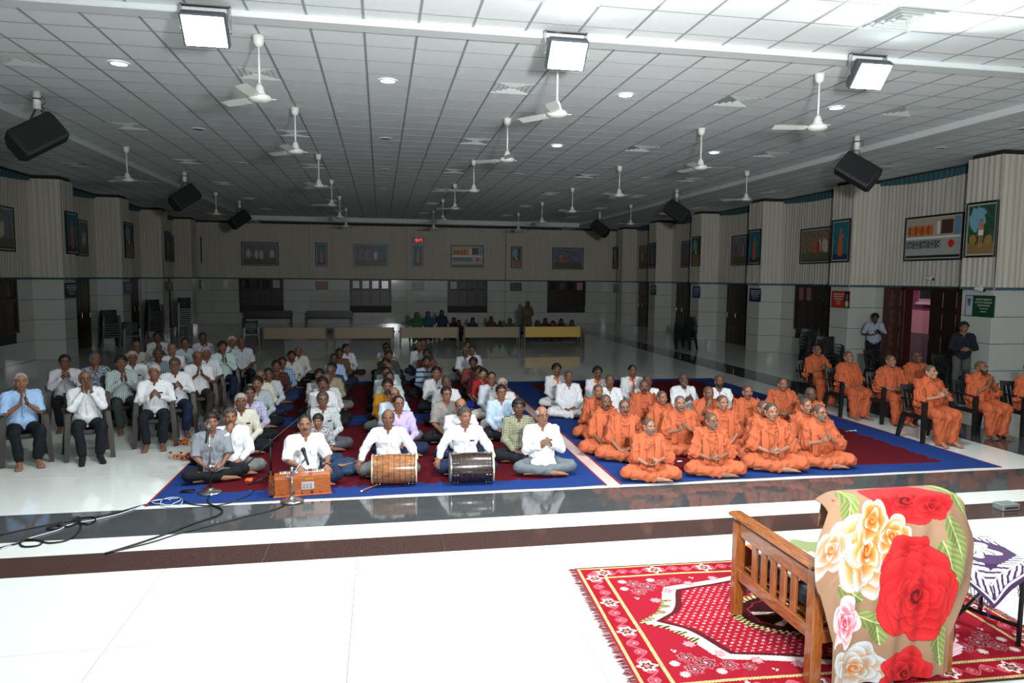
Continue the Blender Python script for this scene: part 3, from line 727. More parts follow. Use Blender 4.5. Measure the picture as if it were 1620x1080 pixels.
for i, (cx, cy, ww) in enumerate(ce_t):
    if i < 290 and abs(ww - TS) < 1e-3: link('ceiling_tile', tm, ce, (cx, cy, CEIL + 0.0125))
    else: rest.box((cx, cy, CEIL + 0.0125), (ww - 0.010, TS - 0.010, 0.016))
o = rest.build('ceiling_tiles', [m_ceil], ce); o['kind'] = 'stuff'
# beams
for nm, c, d in (('trim_1', ((XLL + XRR)/2, 8.16, CEIL - 0.03), (XRR - XLL, 0.24, 0.07)), ('trim_2', (9.98, (YB + 8.3)/2, CEIL - 0.05), (0.42, YB - 8.3, 0.12)),
                 ('trim_3', (-6.2, (YB + 8.3)/2, CEIL - 0.05), (0.42, YB - 8.3, 0.12)), ('trim_4', (1.88, 34.6, CEIL - 0.10), (15.7, 0.3, 0.22))):
    struct(MB().bbox(c, d, 0.01).build(nm, m_beam))
# walls as backing; tiled pilasters; every cladding panel is its own piece
wl = struct(MB().box((XLL - 0.1, (YB + Y0)/2, 2.6), (0.2, YB - Y0 + 0.4, 5.3)).build('wall_left', m_wjoint))
DO = (14.55, 16.45)      # the open doorway in the right wall
wrm = MB()
for a, b, z0, z1 in ((Y0 - 0.2, DO[0], 0, 5.25), (DO[1], YB + 0.2, 0, 5.25), (DO[0], DO[1], CURT + 0.02, 5.25)): wrm.box((XRR + 0.1, (a + b)/2, (z0 + z1)/2), (0.2, b - a, z1 - z0))
wr = struct(wrm.build('wall_right', m_wjoint))
wb = struct(MB().box(((XLL + XRR)/2, YB + 0.1, 2.6), (XRR - XLL + 0.4, 0.2, 5.3)).build('wall_back', m_wjoint))
wd = struct(MB().box(((XLL + XRR)/2, Y0 - 0.1, 2.6), (XRR - XLL + 0.4, 0.2, 5.3)).build('wall_dais', m_beam))
ROW = 0.575
PM = {}
def panel(parent, c, w_, h_, axis):
    """a cladding tile; axis 'x': its face looks along X, 'y': along Y"""
    k = (round(w_, 3), round(h_, 3), axis)
    if k not in PM: PM[k] = MB().bbox((0, 0, 0), (0.024 if axis == 'x' else w_ - 0.006, 0.024 if axis == 'y' else w_ - 0.006, h_ - 0.010), 0.003).mesh('wall_panel', [m_tilew])
    link('wall_panel', PM[k], parent, c)
def clad(parent, axis, pos, a, b, holes=(), z1=CURT + 0.05):
    """rows of tiles between a and b on plane pos, leaving door and window holes (a0, a1, zbottom)"""
    k = 0
    while k*ROW < z1 - 0.02:
        z0 = k*ROW; zt = min(z0 + ROW, z1); segs = [(a, b)]
        for h0, h1, hz in holes:
            if zt > hz + 0.03:
                ns = []
                for s0, s1 in segs:
                    if h1 <= s0 or h0 >= s1: ns.append((s0, s1)); continue
                    if h0 > s0: ns.append((s0, h0))
                    if h1 < s1: ns.append((h1, s1))
                segs = ns
        for s0, s1 in segs:
            n = max(1, round((s1 - s0)/1.7))
            for q in range(n):
                u0 = s0 + (s1 - s0)*q/n; u1 = s0 + (s1 - s0)*(q + 1)/n; u = (u0 + u1)/2
                zz = zt
                for h0, h1, hz in holes:
                    if h0 - 0.01 <= u <= h1 + 0.01 and hz < zt: zz = hz
                panel(parent, (pos, u, (z0 + zz)/2) if axis == 'x' else (u, pos, (z0 + zz)/2), u1 - u0, zz - z0, axis)
        k += 1
def pilaster(parent, xh, side, y):
    xo = XRR if side > 0 else XLL
    m = MB().box(((xh + xo)/2 + side*0.01, y + PW/2, 2.6), (abs(xo - xh) - 0.04, PW - 0.04, 5.2)).build('pilaster_core', m_wjoint, parent)
    clad(parent, 'y', y + 0.006, min(xh, xo) + 0.006, max(xh, xo)); clad(parent, 'x', xh + side*0.006, y, y + PW)
HR = {14.6: None}
# openings on the side walls: (y0, y1, sill)
OPR = [(DO[0], DO[1], 0.0), (19.55, 21.4, 0.86), (24.6, 26.1, 0.0), (29.6, 31.0, 0.0), (34.6, 35.9, 0.0)]
OPL = [(18.6, 21.32, 0.85), (24.7, 26.2, 0.0), (29.9, 31.1, 0.0), (34.4, 35.6, 0.0), (14.0, 16.4, 0.85)]
for par, side, xh, xo, ops in ((wr, 1, XR, XRR, OPR), (wl, -1, XL, XLL, OPL)):
    ys = PIL if side > 0 else PIL
    for y in ys[2 if side > 0 else 3:]: pilaster(par, xh, side, y)
    for y in (ys[:2] if side > 0 else ys[:3]): MB().box(((xh + xo)/2, y + PW/2, 2.6), (REC - 0.03, PW, 5.2)).build('pilaster_core', m_tilew, par)
    st = 8.2 if side > 0 else 12.9
    for a, b in zip([y + PW for y in PIL], PIL[1:] + [YB]):
        if a > st: clad(par, 'x', xo - side*0.006, a, b, ops)
WINX = [(378, 448), (553, 619), (708, 771), (866, 926)]
winb = [(at_y(a, 445, YB)[0], at_y(b, 445, YB)[0], 0.92) for a, b in WINX]
clad(wb, 'y', YB - 0.006, XLL, XRR, winb)
bpil = [(at_y(a, 445, YB - 0.15)[0] - 0.25, at_y(b, 445, YB - 0.15)[0] + 0.25) for a, b in ((499, 518), (651, 671), (807, 826))]
for a, b in bpil:
    MB().box(((a + b)/2, YB - 0.08, 2.6), (b - a - 0.03, 0.14, 5.2)).build('pilaster_core', m_wjoint, wb); clad(wb, 'y', YB - 0.155, a, b)
# doors and windows -------------------------------------------------
m_pane = mat('night_pane', (0.05, 0.07, 0.07), 0.08, spec=0.8)
m_lit = mat('lit_pane', (0.4, 0.42, 0.42), 0.2, emit=(0.42, 0.46, 0.44), es=0.16)
m_pinkbar = mat('pink_bars', (0.55, 0.40, 0.45), 0.5, emit=(0.5, 0.35, 0.42), es=0.12)
def window(nm, axis, pos, inward, a, b, z0, lit=0.0, rs=None):
    """wooden shutter window: frame, four shutter leaves below, four panes with bars above"""
    z1 = CURT + 0.02; W = b - a
    def P(u, d, z): return (pos + inward*d, u, z) if axis == 'x' else (u, pos + inward*d, z)
    def D(u, d, z): return (d, u, z) if axis == 'x' else (u, d, z)
    fr = MB()
    for u in (a + 0.04, b - 0.04): fr.bbox(P(u, 0.02, (z0 + z1)/2), D(0.08, 0.09, z1 - z0), 0.006)
    for z in (z0 + 0.04, z1 - 0.03, z0 + (z1 - z0)*0.60): fr.bbox(P((a + b)/2, 0.02, z), D(W, 0.08, 0.07), 0.006)
    w_ = fr.build(nm, m_doorw); struct(w_)
    zt = z0 + (z1 - z0)*0.60; n = 4
    for k in range(n):
        u = a + 0.08 + (W - 0.16)*(k + 0.5)/n; uw = (W - 0.16)/n
        q = MB().bbox(P(u, 0.0, (z0 + zt)/2), D(uw - 0.012, 0.035, zt - z0 - 0.07), 0.006)
        for zz in (0.3, 0.7): q.bbox(P(u, 0.022, z0 + (zt - z0)*zz), D(uw*0.6, 0.014, (zt - z0)*0.28), 0.005)
        q.build('shutter', m_doorw, w_)
        pm = m_lit if (rs and rs[k] == 1) else m_pinkbar if (rs and rs[k] == 2) else m_pane
        MB().box(P(u, -0.01, (zt + z1)/2), D(uw*0.66, 0.012, (z1 - zt)*0.72)).build('pane', pm, w_)
        q = MB()
        for j in range(3): q.box(P(u + (j - 1)*uw*0.17, 0.006, (zt + z1)/2), D(0.012, 0.012, (z1 - zt)*0.74))
        q.bbox(P(u - uw*0.40, 0.012, (zt + z1)/2), D(uw*0.16, 0.03, z1 - zt - 0.04), 0.004); q.bbox(P(u + uw*0.40, 0.012, (zt + z1)/2), D(uw*0.16, 0.03, z1 - zt - 0.04), 0.004)
        q.build('window_bar', m_doorw, w_)
    return w_
nwin = 1
for k, (a, b, z0) in enumerate(winb):
    window('window_%d' % nwin, 'y', YB - 0.02, -1, a, b, z0, rs=[(0, 0, 0, 1), (1, 1, 1, 1), (1, 0, 0, 0), (0, 0, 0, 2)][k]); nwin += 1
window('window_%d' % nwin, 'x', XRR - 0.02, -1, 19.55, 21.4, 0.86, rs=(0, 0, 2, 2)); nwin += 1
window('window_%d' % nwin, 'x', XLL + 0.02, 1, 18.6, 21.32, 0.85, rs=(0, 0, 0, 0)); nwin += 1
window('window_%d' % nwin, 'x', XLL + 0.02, 1, 14.0, 16.4, 0.85, rs=(0, 0, 0, 0)); nwin += 1
m_red = mat('red_brown_door', (0.30, 0.13, 0.10), 0.35, pattern='wood', col2=(0.20, 0.09, 0.07), pscale=8, stretch=(6, 6, 0.6))
m_brass = mat('brass', (0.62, 0.55, 0.42), 0.3, 0.9)
def leaf_door(parent, x, y0, y1, inward, m, z1=CURT + 0.02, ang=0.0, hinge=None):
    q = MB(); W = y1 - y0; q.bbox((0, W/2, z1/2), (0.045, W - 0.01, z1 - 0.02), 0.005)
    for zz in (0.16, 0.40, 0.64, 0.87):
        for uu in (0.28, 0.72): q.bbox((inward*0.026, W*uu, z1*zz), (0.02, W*0.34, z1*0.17), 0.006)
    o = q.build('door_leaf', m, parent, loc=(x, y0, 0)); o.rotation_euler = (0, 0, ang)
    h = MB(); h.tube([(inward*0.03, W*0.9, 1.0), (inward*0.085, W*0.9, 1.03), (inward*0.085, W*0.9, 1.17), (inward*0.03, W*0.9, 1.20)], 0.012, 8); h.build('door_handle', m_brass, o)
    return o
nd = 1
for side, xo, ops in ((1, XRR, OPR[2:]), (-1, XLL, OPL[1:4])):
    for a, b, _ in ops:
        q = MB()
        for u in (a + 0.05, b - 0.05): q.bbox((xo - side*0.02, u, (CURT + 0.02)/2), (0.10, 0.10, CURT + 0.02), 0.006)
        q.bbox((xo - side*0.02, (a + b)/2, CURT - 0.03), (0.10, b - a, 0.09), 0.006)
        d = struct(q.build('door_%d' % nd, m_doorw)); nd += 1
        mid = (a + b)/2
        leaf_door(d, xo - side*0.03, a + 0.1, mid, -side, m_doorw); leaf_door(d, xo - side*0.03, mid, b - 0.1, -side, m_doorw)
q = MB()
for u in (DO[0] + 0.05, DO[1] - 0.05): q.bbox((XRR + 0.02, u, (CURT + 0.02)/2), (0.24, 0.10, CURT + 0.02), 0.006)
q.bbox((XRR + 0.02, (DO[0] + DO[1])/2, CURT - 0.02), (0.24, DO[1] - DO[0], 0.08), 0.006)
d = struct(q.build('door_%d' % nd, m_red))
leaf_door(d, XRR - 0.05, DO[0] + 0.02, DO[0] + 0.90, -1, m_doorw, ang=math.radians(4))
o = leaf_door(d, XRR - 0.06, DO[1] - 0.02, DO[1] + 0.70, -1, m_red, ang=math.radians(2))
# carved relief running down the red leaf
q = MB()
for k in range(9): q.ell((-0.035, 0.36 + 0.03*math.sin(k*2), 0.35 + k*0.215), (0.012, 0.10, 0.075), 8, 6); q.box((-0.035, 0.36, 0.24 + k*0.215), (0.016, 0.20, 0.02))
q.build('carved_panel', m_brass if False else mat('carving', (0.36, 0.22, 0.17), 0.35), o)
# the courtyard wall beyond the doorway
m_pink = mat('pink_wall', (0.80, 0.56, 0.60), 0.7); m_mauve = mat('mauve_band', (0.52, 0.26, 0.38), 0.7)
m_cgrey = mat('courtyard_base', (0.40, 0.36, 0.38), 0.6); m_leafy = mat('night_foliage', (0.09, 0.16, 0.11), 0.7, pattern='noise', col2=(0.03, 0.05, 0.04), pscale=14)
cy = struct(MB().box((16.2, 15.4, 1.05), (0.16, 8.4, 1.78)).build('wall_courtyard', m_pink))
MB().box((16.18, 15.4, 0.45), (0.16, 8.4, 0.9)).build('wall_base', m_cgrey, cy)
XC = 16.10
yl, _ = at_x(1441, 470, XC); yb0, _ = at_x(1453, 470, XC); yf1, _ = at_x(1486, 470, XC); zs0 = at_x(1466, 482, XC)[1]; zs1 = at_x(1466, 478, XC)[1]; zm = at_x(1466, 490, XC)[1]; zp = at_x(1466, 528, XC)[1]
MB().box((XC + 0.03, 15.4, (zm + zs0)/2), (0.06, 8.4, zs0 - zm)).build('wall_band', m_mauve, cy); MB().box((XC + 0.02, (yb0 + yl)/2 + 0.1, 3.2), (0.06, yl - yb0 + 0.2, 2.8)).build('wall_band', m_mauve, cy)
MB().box((XC + 0.04, yl + 1.1, 3.2), (0.06, 1.8, 2.8)).build('wall_face', m_pink, cy)
MB().bbox((XC - 0.02, (yb0 + 12)/2, (zs0 + zs1)/2), (0.16, yb0 - 12, zs1 - zs0), 0.01).build('window_sill', mat('sill_white', (0.78, 0.78, 0.84), 0.5), cy)
q = MB(); rs = np.random.RandomState(5)
for k in range(2200):
    c = A3(16.35 + rs.rand()*0.35, 12.3 + rs.rand()*(yb0 - 12.2), 2.05 + rs.rand()*1.9); a = rs.normal(size=3); a /= np.linalg.norm(a); b = np.cross(a, rs.normal(size=3)); b /= np.linalg.norm(b)
    q.add([c - a*0.07, c + b*0.03, c + a*0.07, c - b*0.03], [(0, 1, 2, 3)])
tag(q.build('hedge_foliage', m_leafy), 'dark green foliage seen through the open doorway', 'foliage', kind='stuff')
struct(MB().box((15.0, 15.4, -0.05), (2.6, 8.4, 0.1)).build('floor_courtyard', m_cgrey)); struct(MB().box((15.0, 15.4, 4.3), (2.8, 8.4, 0.1)).build('ceiling_courtyard', m_pink))
struct(MB().box((15.0, 11.2, 2.1), (2.6, 0.1, 4.3)).build('wall_courtyard_near', m_pink)); struct(MB().box((15.0, 19.6, 2.1), (2.6, 0.1, 4.3)).build('wall_courtyard_far', m_pink))

# curtains ----------------------------------------------------------
def curtain(label, axis, pos, inward, a, b, frill=True):
    """a gathered curtain hung from the ceiling, with a scalloped teal border and a teal frill at the top"""
    n = max(6, int(abs(b - a)/0.020)); rs = np.random.RandomState(int(abs(a*37 + pos*11)) % 9999)
    ph = np.cumsum(rs.uniform(0.5, 1.35, n + 1)*0.95)
    zs = [CURT + 0.02, CURT + 0.7, 3.4, 4.4, CEIL - 0.10]
    V = []
    for j, z in enumerate(zs):
        for i in range(n + 1):
            u = a + (b - a)*i/n; d = 0.05 + 0.0085*math.sin(ph[i]) + 0.006*math.sin(u*5 + j*0.9) + 0.006*math.sin(ph[i]*0.37 + j)
            V.append((pos + inward*d, u, z) if axis == 'x' else (u, pos + inward*d, z))
    f = [(j*(n + 1) + i, j*(n + 1) + i + 1, (j + 1)*(n + 1) + i + 1, (j + 1)*(n + 1) + i) for j in range(len(zs) - 1) for i in range(n)]
    o = MB().add(V, f).build('curtain', m_curt, None, True); tag(o, label, 'curtain', 'cream wall curtains with teal borders')
    def pt(u, d, z): return (pos + inward*d, u, z) if axis == 'x' else (u, pos + inward*d, z)
    q = MB(); m = max(2, int(abs(b - a)/0.045)); V = []
    for i in range(m + 1):
        u = a + (b - a)*i/m; dd = 0.075 + 0.008*math.sin(i*1.7)
        V += [pt(u, dd, CURT + 0.05), pt(u, dd, CURT - (0.02 if i % 2 else -0.012))]
    q.add(V, [(2*i, 2*i + 1, 2*i + 3, 2*i + 2) for i in range(m)]); q.build('trim_border', m_teal, o)
    if frill:
        q = MB(); m = max(4, int(abs(b - a)/0.05)); V = []
        for i in range(m + 1):
            u = a + (b - a)*i/m; t = i/m; sag = 0.10 + 0.10*math.sin(PI*t) if abs(b - a) > 1.2 else 0.06
            dd = 0.085 + 0.012*math.sin(i*1.9)
            V += [pt(u, dd, CEIL - 0.05), pt(u, dd, CEIL - 0.05 - sag - 0.012*(i % 2))]
        q.add(V, [(2*i, 2*i + 1, 2*i + 3, 2*i + 2) for i in range(m)]); q.build('top_frill', m_teal, o)
    return o
ordw = ['nearest', 'second', 'third', 'fourth', 'fifth', 'sixth', 'seventh']
for side, xh, xo, nm, first in ((1, XR, XRR, 'right', 2), (-1, XL, XLL, 'left', 3)):
    ys = PIL[first:]; od = iter(range(9))
    for k, y in enumerate(ys):
        w1 = ordw[min(k, 6)]
        curtain('cream curtain on the side of the %s pilaster along the %s wall' % (w1, nm), 'x', xh, -side, y - 0.055, y + PW, False)
        curtain('narrow cream curtain facing the stage on the %s pilaster of the %s wall' % (w1, nm), 'y', y, -1, min(xh, xo) - (0.055 if side > 0 else 0), max(xh, xo) + (0.055 if side < 0 else 0), False)
        b = (PIL + [YB])[first + k + 1]
        curtain('wide cream curtain above the tiles beyond the %s pilaster on the %s wall' % (w1, nm), 'x', xo, -side, y + PW, b)
    curtain('wide cream curtain nearest the camera on the %s wall' % nm, 'x', xo, -side, ys[0] - 4.7 + PW, ys[0])
xs = [XLL] + [v for p in bpil for v in p] + [XRR]
for k in range(0, 7):
    a, b = xs[k], xs[k + 1]
    if k % 2: curtain('narrow cream curtain over the %s pilaster of the back wall' % ('left', 'clock', 'right')[k//2], 'y', YB - 0.16, -1, a, b, False)
    else: curtain('wide cream curtain on the back wall above window %s from the left' % ('one', 'two', 'three', 'four')[k//2], 'y', YB, -1, a, b, False)
for side, xo in ((1, XRR), (-1, XLL)):
    y = PIL[7] + PW

# pictures ----------------------------------------------------------
def paint(style, W, H, seed):
    """plain invented scenes: figures, sky and ground in flat paint"""
    nu, nv = (56, 40) if W > H else (36, 56); rs = np.random.RandomState(seed)
    u = np.linspace(0, 1, nu + 1)[None, :].repeat(nv + 1, 0); v = np.linspace(0, 1, nv + 1)[:, None].repeat(nu + 1, 1)
    def C3(*c): return np.array(c)
    nz = sum(np.sin(u*rs.uniform(6, 40) + v*rs.uniform(6, 40) + rs.rand()*6) for _ in range(6))/6
    img = np.zeros((nv + 1, nu + 1, 3))
    if style == 'standing':
        img[:] = C3(0.12, 0.42, 0.47); img[v < 0.15] = C3(0.08, 0.22, 0.30)
        fig = (np.abs(u - 0.5) < 0.10 + 0.05*np.sin(v*5)) & (v > 0.10) & (v < 0.72); img[fig] = C3(0.80, 0.36, 0.24)
        hd = ((u - 0.52)**2/0.006 + (v - 0.79)**2/0.0035) < 1; img[hd] = C3(0.62, 0.46, 0.38)
        ar = (np.abs(v - 0.58 - (u - 0.5)*0.25) < 0.03) & (np.abs(u - 0.55) < 0.2); img[ar] = C3(0.62, 0.46, 0.38)
    elif style == 'forest':
        img[:] = C3(0.16, 0.32, 0.20) + 0.12*nz[..., None]; sky = ((u - 0.35)**2/0.10 + (v - 0.72)**2/0.06) < 1 + 0.4*nz; img[sky] = C3(0.45, 0.66, 0.74)
        gr = v < 0.22 + 0.05*nz; img[gr] = C3(0.55, 0.44, 0.26); img[((u - 0.8)**2/0.02 + (v - 0.28)**2/0.012) < 1] = C3(0.62, 0.48, 0.24)
        img[((u - 0.2)**2/0.02 + (v - 0.3)**2/0.01) < 1] = C3(0.60, 0.50, 0.20)
        leg = (np.abs(np.abs(u - 0.5) - 0.035) < 0.022) & (v > 0.14) & (v < 0.42); img[leg] = C3(0.70, 0.50, 0.36)
        img[(np.abs(u - 0.5) < 0.09) & (v > 0.38) & (v < 0.50)] = C3(0.90, 0.88, 0.84); img[(np.abs(u - 0.5) < 0.085) & (v >= 0.50) & (v < 0.64)] = C3(0.74, 0.52, 0.36)
        img[((u - 0.5)**2/0.004 + (v - 0.69)**2/0.002) < 1] = C3(0.66, 0.45, 0.32)
    elif style == 'gathering':
        img[:] = C3(0.70, 0.66, 0.58); img[v < 0.5] = C3(0.66, 0.68, 0.66)
        for k in range(8): img[((u - 0.06 - k*0.06)**2/0.0012 + (v - 0.70)**2/0.022) < 1] = C3(0.80, 0.40, 0.18)*(0.8 + 0.25*(k % 2))
        img[(u > 0.66) & (u < 0.86) & (v > 0.58) & (v < 0.95)] = C3(0.30, 0.20, 0.16); img[(np.abs(u - 0.61) < 0.03) & (v > 0.6) & (v < 0.92)] = C3(0.9, 0.89, 0.86)
        img[(u > 0.88) & (v > 0.5)] = C3(0.45, 0.56, 0.70); img[np.abs(v - 0.515) < 0.02] = C3(0.92, 0.92, 0.9)
        m = (v > 0.24) & (v < 0.44) & (u < 0.66) & (np.sin(u*110)*np.sin(v*60) > -0.2); img[m] = C3(0.16, 0.17, 0.20)
        img[((u - 0.84)**2/0.003 + (v - 0.34)**2/0.010) < 1] = C3(0.82, 0.14, 0.12); img[(v < 0.06)] = C3(0.08, 0.09, 0.10)
    else:
        base = [C3(0.42, 0.46, 0.50), C3(0.50, 0.42, 0.34), C3(0.34, 0.40, 0.46)][seed % 3]; img[:] = base + 0.10*nz[..., None]
        img[v < 0.28 + 0.04*nz] = C3(0.36, 0.36, 0.24)
        for k in range(rs.randint(4, 8)):
            cu, cv = 0.12 + 0.76*rs.rand(), 0.42 + 0.1*rs.rand(); col = [C3(0.74, 0.36, 0.24), C3(0.78, 0.74, 0.66), C3(0.62, 0.24, 0.26), C3(0.36, 0.38, 0.62)][rs.randint(4)]
            img[((u - cu)**2/0.0035 + (v - cv)**2/0.045) < 1] = col; img[((u - cu)**2/0.0011 + (v - cv - 0.24)**2/0.0025) < 1] = C3(0.60, 0.44, 0.35)
        img[(v < 0.05)] = C3(0.08, 0.09, 0.10)
    return nu, nv, np.clip(img, 0.02, 1)
m_paint = mat('painting', (0.5, 0.5, 0.5), 0.45, vcol=True); m_mount = mat('picture_mount', (0.70, 0.72, 0.70), 0.6)
def picture(label, cat, plane, pos, inward, u0, u1, z0, z1, style, seed, group):
    """plane 'x': hangs on a wall of constant x"""
    W, H = abs(u1 - u0), z1 - z0; uc, zc = (u0 + u1)/2, (z0 + z1)/2
    if plane == 'x': rz = math.radians(-90 if inward < 0 else 90); loc = (pos + inward*0.088, uc, zc)
    else: rz = 0.0; loc = (uc, pos - 0.088, zc)
    r = thing('framed_picture', label, cat, loc, rz, group)
    # local: picture faces -Y
    f = MB(); t = 0.045
    for s in (-1, 1): f.bbox((s*(W/2 - t/2), 0, 0), (t, 0.035, H), 0.005); f.bbox((0, 0, s*(H/2 - t/2)), (W - 2*t, 0.035, t), 0.005)
    f.build('frame', m_frame, r); MB().box((0, 0.006, 0), (W - 2*t, 0.012, H - 2*t)).build('mount', m_mount, r)
    nu, nv, img = paint(style, W, H, seed); q = MB(); w_, h_ = W - 2*t - 0.06, H - 2*t - 0.06
    q.grid(lambda u, v: ((u - 0.5)*w_, -0.004, (v - 0.5)*h_), nu, nv); me = q.mesh('picture_print', [m_paint]); vcolor(me, img.reshape(-1, 3))
    link('picture_print', me, r)
    return r
G1 = 'framed pictures on the curtains'
def on_x(side, xw, a, b, top, bot, label, style, seed):
    y0, _ = at_x(a, (top + bot)/2, xw); y1, _ = at_x(b, (top + bot)/2, xw); mid = (a + b)/2
    zt = at_x(mid, top, xw)[1]; zb = at_x(mid, bot, xw)[1]
    return picture(label, 'picture', 'x', xw, -side, min(y0, y1), max(y0, y1), zb, zt, style, seed, G1)
def on_y(yw, a, b, top, bot, label, style, seed):
    return picture(label, 'picture', 'y', yw, -1, at_y(a, (top + bot)/2, yw)[0], at_y(b, (top + bot)/2, yw)[0], at_y((a + b)/2, bot, yw)[1], at_y((a + b)/2, top, yw)[1], style, seed, G1)
XRi, XLi = XR, XL
on_x(1, XRi, 1533, 1584, 319, 407, 'tall framed forest scene with a standing figure, nearest portrait on the right wall', 'forest', 1)
on_x(1, XRR, 1436, 1529, 340, 412, 'wide framed picture of orange robed rows above the open doorway', 'gathering', 2)
on_x(1, XRi, 1320, 1349, 347, 415, 'tall framed figure in orange on a teal ground, right wall', 'standing', 3)
on_x(1, XRR, 1270, 1322, 360, 417, 'wide dark framed group scene above the shuttered window on the right wall', 'group', 4)
on_x(1, XRi, 1188, 1207, 363, 419, 'tall framed figure picture over the navy plaque, right wall', 'standing', 5)
on_x(1, XRR, 1161, 1186, 372, 420, 'wide framed scene beside the portrait over the navy plaque, right wall', 'group', 6)
on_x(1, XRi, 1098, 1111, 374, 421, 'small tall framed picture over the blue plaque on the right wall', 'forest', 7)
on_x(1, XRR, 1081, 1098, 381, 423, 'wide framed scene left of the portrait over the blue plaque', 'group', 8)
on_x(1, XRi, 1030, 1040, 384, 424, 'narrow framed picture over the green plaque on the right wall', 'standing', 9)
on_x(1, XRR, 1014, 1030, 388, 425, 'wide framed scene far down the right wall above the double door', 'group', 10)
on_x(1, XRi, 972, 980, 390, 425, 'narrow framed picture nearest the back corner of the right wall', 'forest', 11)
on_x(-1, XLL, -20, 17, 325, 397, 'wide framed scene cut by the left edge of the view', 'group', 12)
on_x(-1, XLi, 99, 118, 335, 402, 'tall framed figure picture on the nearest pilaster in view of the left wall', 'standing', 13)
on_x(-1, XLL, 112, 134, 347, 405, 'wide framed scene half hidden behind the nearest left pilaster', 'group', 14)
on_x(-1, XLi, 193, 207, 352, 408, 'tall framed picture on the second left pilaster, over a blue plaque', 'forest', 15)
on_x(-1, XLi, 258, 267, 366, 413, 'tall framed picture on the third left pilaster', 'standing', 16)
on_x(-1, XLL, 262, 275, 372, 414, 'wide framed scene beside the third left pilaster', 'group', 17)
on_x(-1, XLi, 315, 321, 375, 416, 'blue framed picture nearest the back corner of the left wall', 'standing', 18)
bt = [(382, 441, 383, 420, 'group'), (499, 518, 384, 421, 'standing'), (559, 614, 386, 422, 'group'), (652, 670, 387, 422, 'standing'), (713, 765, 388, 423, 'gathering'), (808, 825, 390, 424, 'forest'), (873, 922, 392, 426, 'group')]
bl = ['wide framed picture at the left end of the back wall', 'tall green framed picture over the maroon plaque on the back wall', 'wide framed picture over the second back window',
      'tall teal framed picture under the digital clock', 'wide framed picture right of the digital clock on the back wall', 'tall framed picture over the dark green plaque, back wall', 'wide framed picture at the right end of the back wall']
for k, (a, b, t_, c_, st) in enumerate(bt): on_y(YB - (0.16 if b - a < 25 else 0.0), a, b, t_, c_, bl[k], st, 30 + k)
# plaques with writing ---------------------------------------------
m_ink = mat('white_lettering', (0.82, 0.84, 0.80), 0.6)
def plaque(label, plane, pos, inward, u0, u1, z0, z1, col, lines=4, figure=None):
    W, H = abs(u1 - u0), z1 - z0; uc, zc = (u0 + u1)/2, (z0 + z1)/2
    rz = math.radians(-90 if inward < 0 else 90) if plane == 'x' else 0.0
    loc = (pos + inward*0.03, uc, zc) if plane == 'x' else (uc, pos - 0.03, zc)
    r = thing('wall_plaque', label, 'plaque', loc, rz, 'quotation plaques under the curtains')
    MB().bbox((0, 0, 0), (W, 0.014, H), 0.003).build('board', mat('plaque_%s' % (col,), col, 0.35), r)
    q = MB(); rs = np.random.RandomState(int(W*1000) % 997); x0 = -W*0.42 if not figure or figure == 'right' else -W*0.18; x1 = W*0.44 if figure != 'right' else W*0.18
    for k in range(lines):
        z = H*0.30 - k*H*0.56/max(lines - 1, 1); ind = (0.05, 0.02, 0.1, 0.18, 0.22)[k % 5]*W; x = x0 + ind; h = H*(0.065 if k < 3 else 0.045)
        while x < x1 - ind:                                              # headline bar with strokes under it, as the script on the boards reads
            ww = W*rs.uniform(0.03, 0.075); q.box((x + ww/2, -0.009, z + h*0.5), (ww, 0.003, h*0.22)); n = max(1, int(ww/(W*0.022)))
            for j in range(n):
                q.box((x + ww*(j + 0.6)/n, -0.009, z), (W*0.006, 0.003, h)); 
                if rs.rand() < 0.5: q.box((x + ww*(j + 0.35)/n, -0.009, z - h*0.2), (W*0.012, 0.003, h*0.25))
            x += ww + W*0.012
    q.build('lettering', m_ink, r)
    if figure:
        s = 1 if figure == 'right' else -1; cx = s*W*0.36
        q = MB().bbox((cx, -0.008, 0), (W*0.24, 0.004, H*0.94), 0.001, mi=0); q.ell((cx, -0.011, H*0.12), (W*0.055, 0.003, H*0.13), 12, 6, mi=1); q.ell((cx, -0.011, -H*0.24), (W*0.09, 0.003, H*0.20), 12, 6, mi=2); q.ell((cx, -0.0115, H*0.25), (W*0.065, 0.003, H*0.10), 12, 6, mi=3)
        q.build('portrait_print', [mat('plaque_pale' if s < 0 else 'plaque_darkp', (0.62, 0.66, 0.72) if s < 0 else (0.12, 0.10, 0.11), 0.5), mat('plaque_face', (0.52, 0.42, 0.38), 0.6), mat('plaque_robe', (0.72, 0.72, 0.72), 0.6), mat('plaque_turban', (0.30, 0.32, 0.50), 0.6)], r)
def pl_x(side, xw, a, b, top, bot, *r_, **k):
    y0 = at_x(a, (top + bot)/2, xw)[0]; y1 = at_x(b, (top + bot)/2, xw)[0]; m = (a + b)/2
    plaque(r_[0], 'x', xw, -side, min(y0, y1), max(y0, y1), at_x(m, bot, xw)[1], at_x(m, top, xw)[1], *r_[1:], **k)
pl_x(1, XR, 1529, 1576, 467, 501, 'dark green quotation plaque with a turbaned portrait, beside the open doorway', (0.06, 0.26, 0.17), 5, figure='left')
pl_x(1, XR, 1317, 1346, 460, 487, 'orange quotation plaque with a dark portrait, above the seated monks', (0.66, 0.20, 0.10), 5, figure='right')
pl_x(1, XR, 1187, 1205, 456, 477, 'navy quotation plaque on the right wall above an empty stretch of floor', (0.08, 0.10, 0.24), 5)
pl_x(1, XR, 1097, 1109, 453, 471, 'blue quotation plaque on the right wall', (0.10, 0.20, 0.42), 4)
pl_x(1, XR, 1030, 1039, 451, 466, 'dark green quotation plaque far down the right wall', (0.10, 0.22, 0.20), 4)
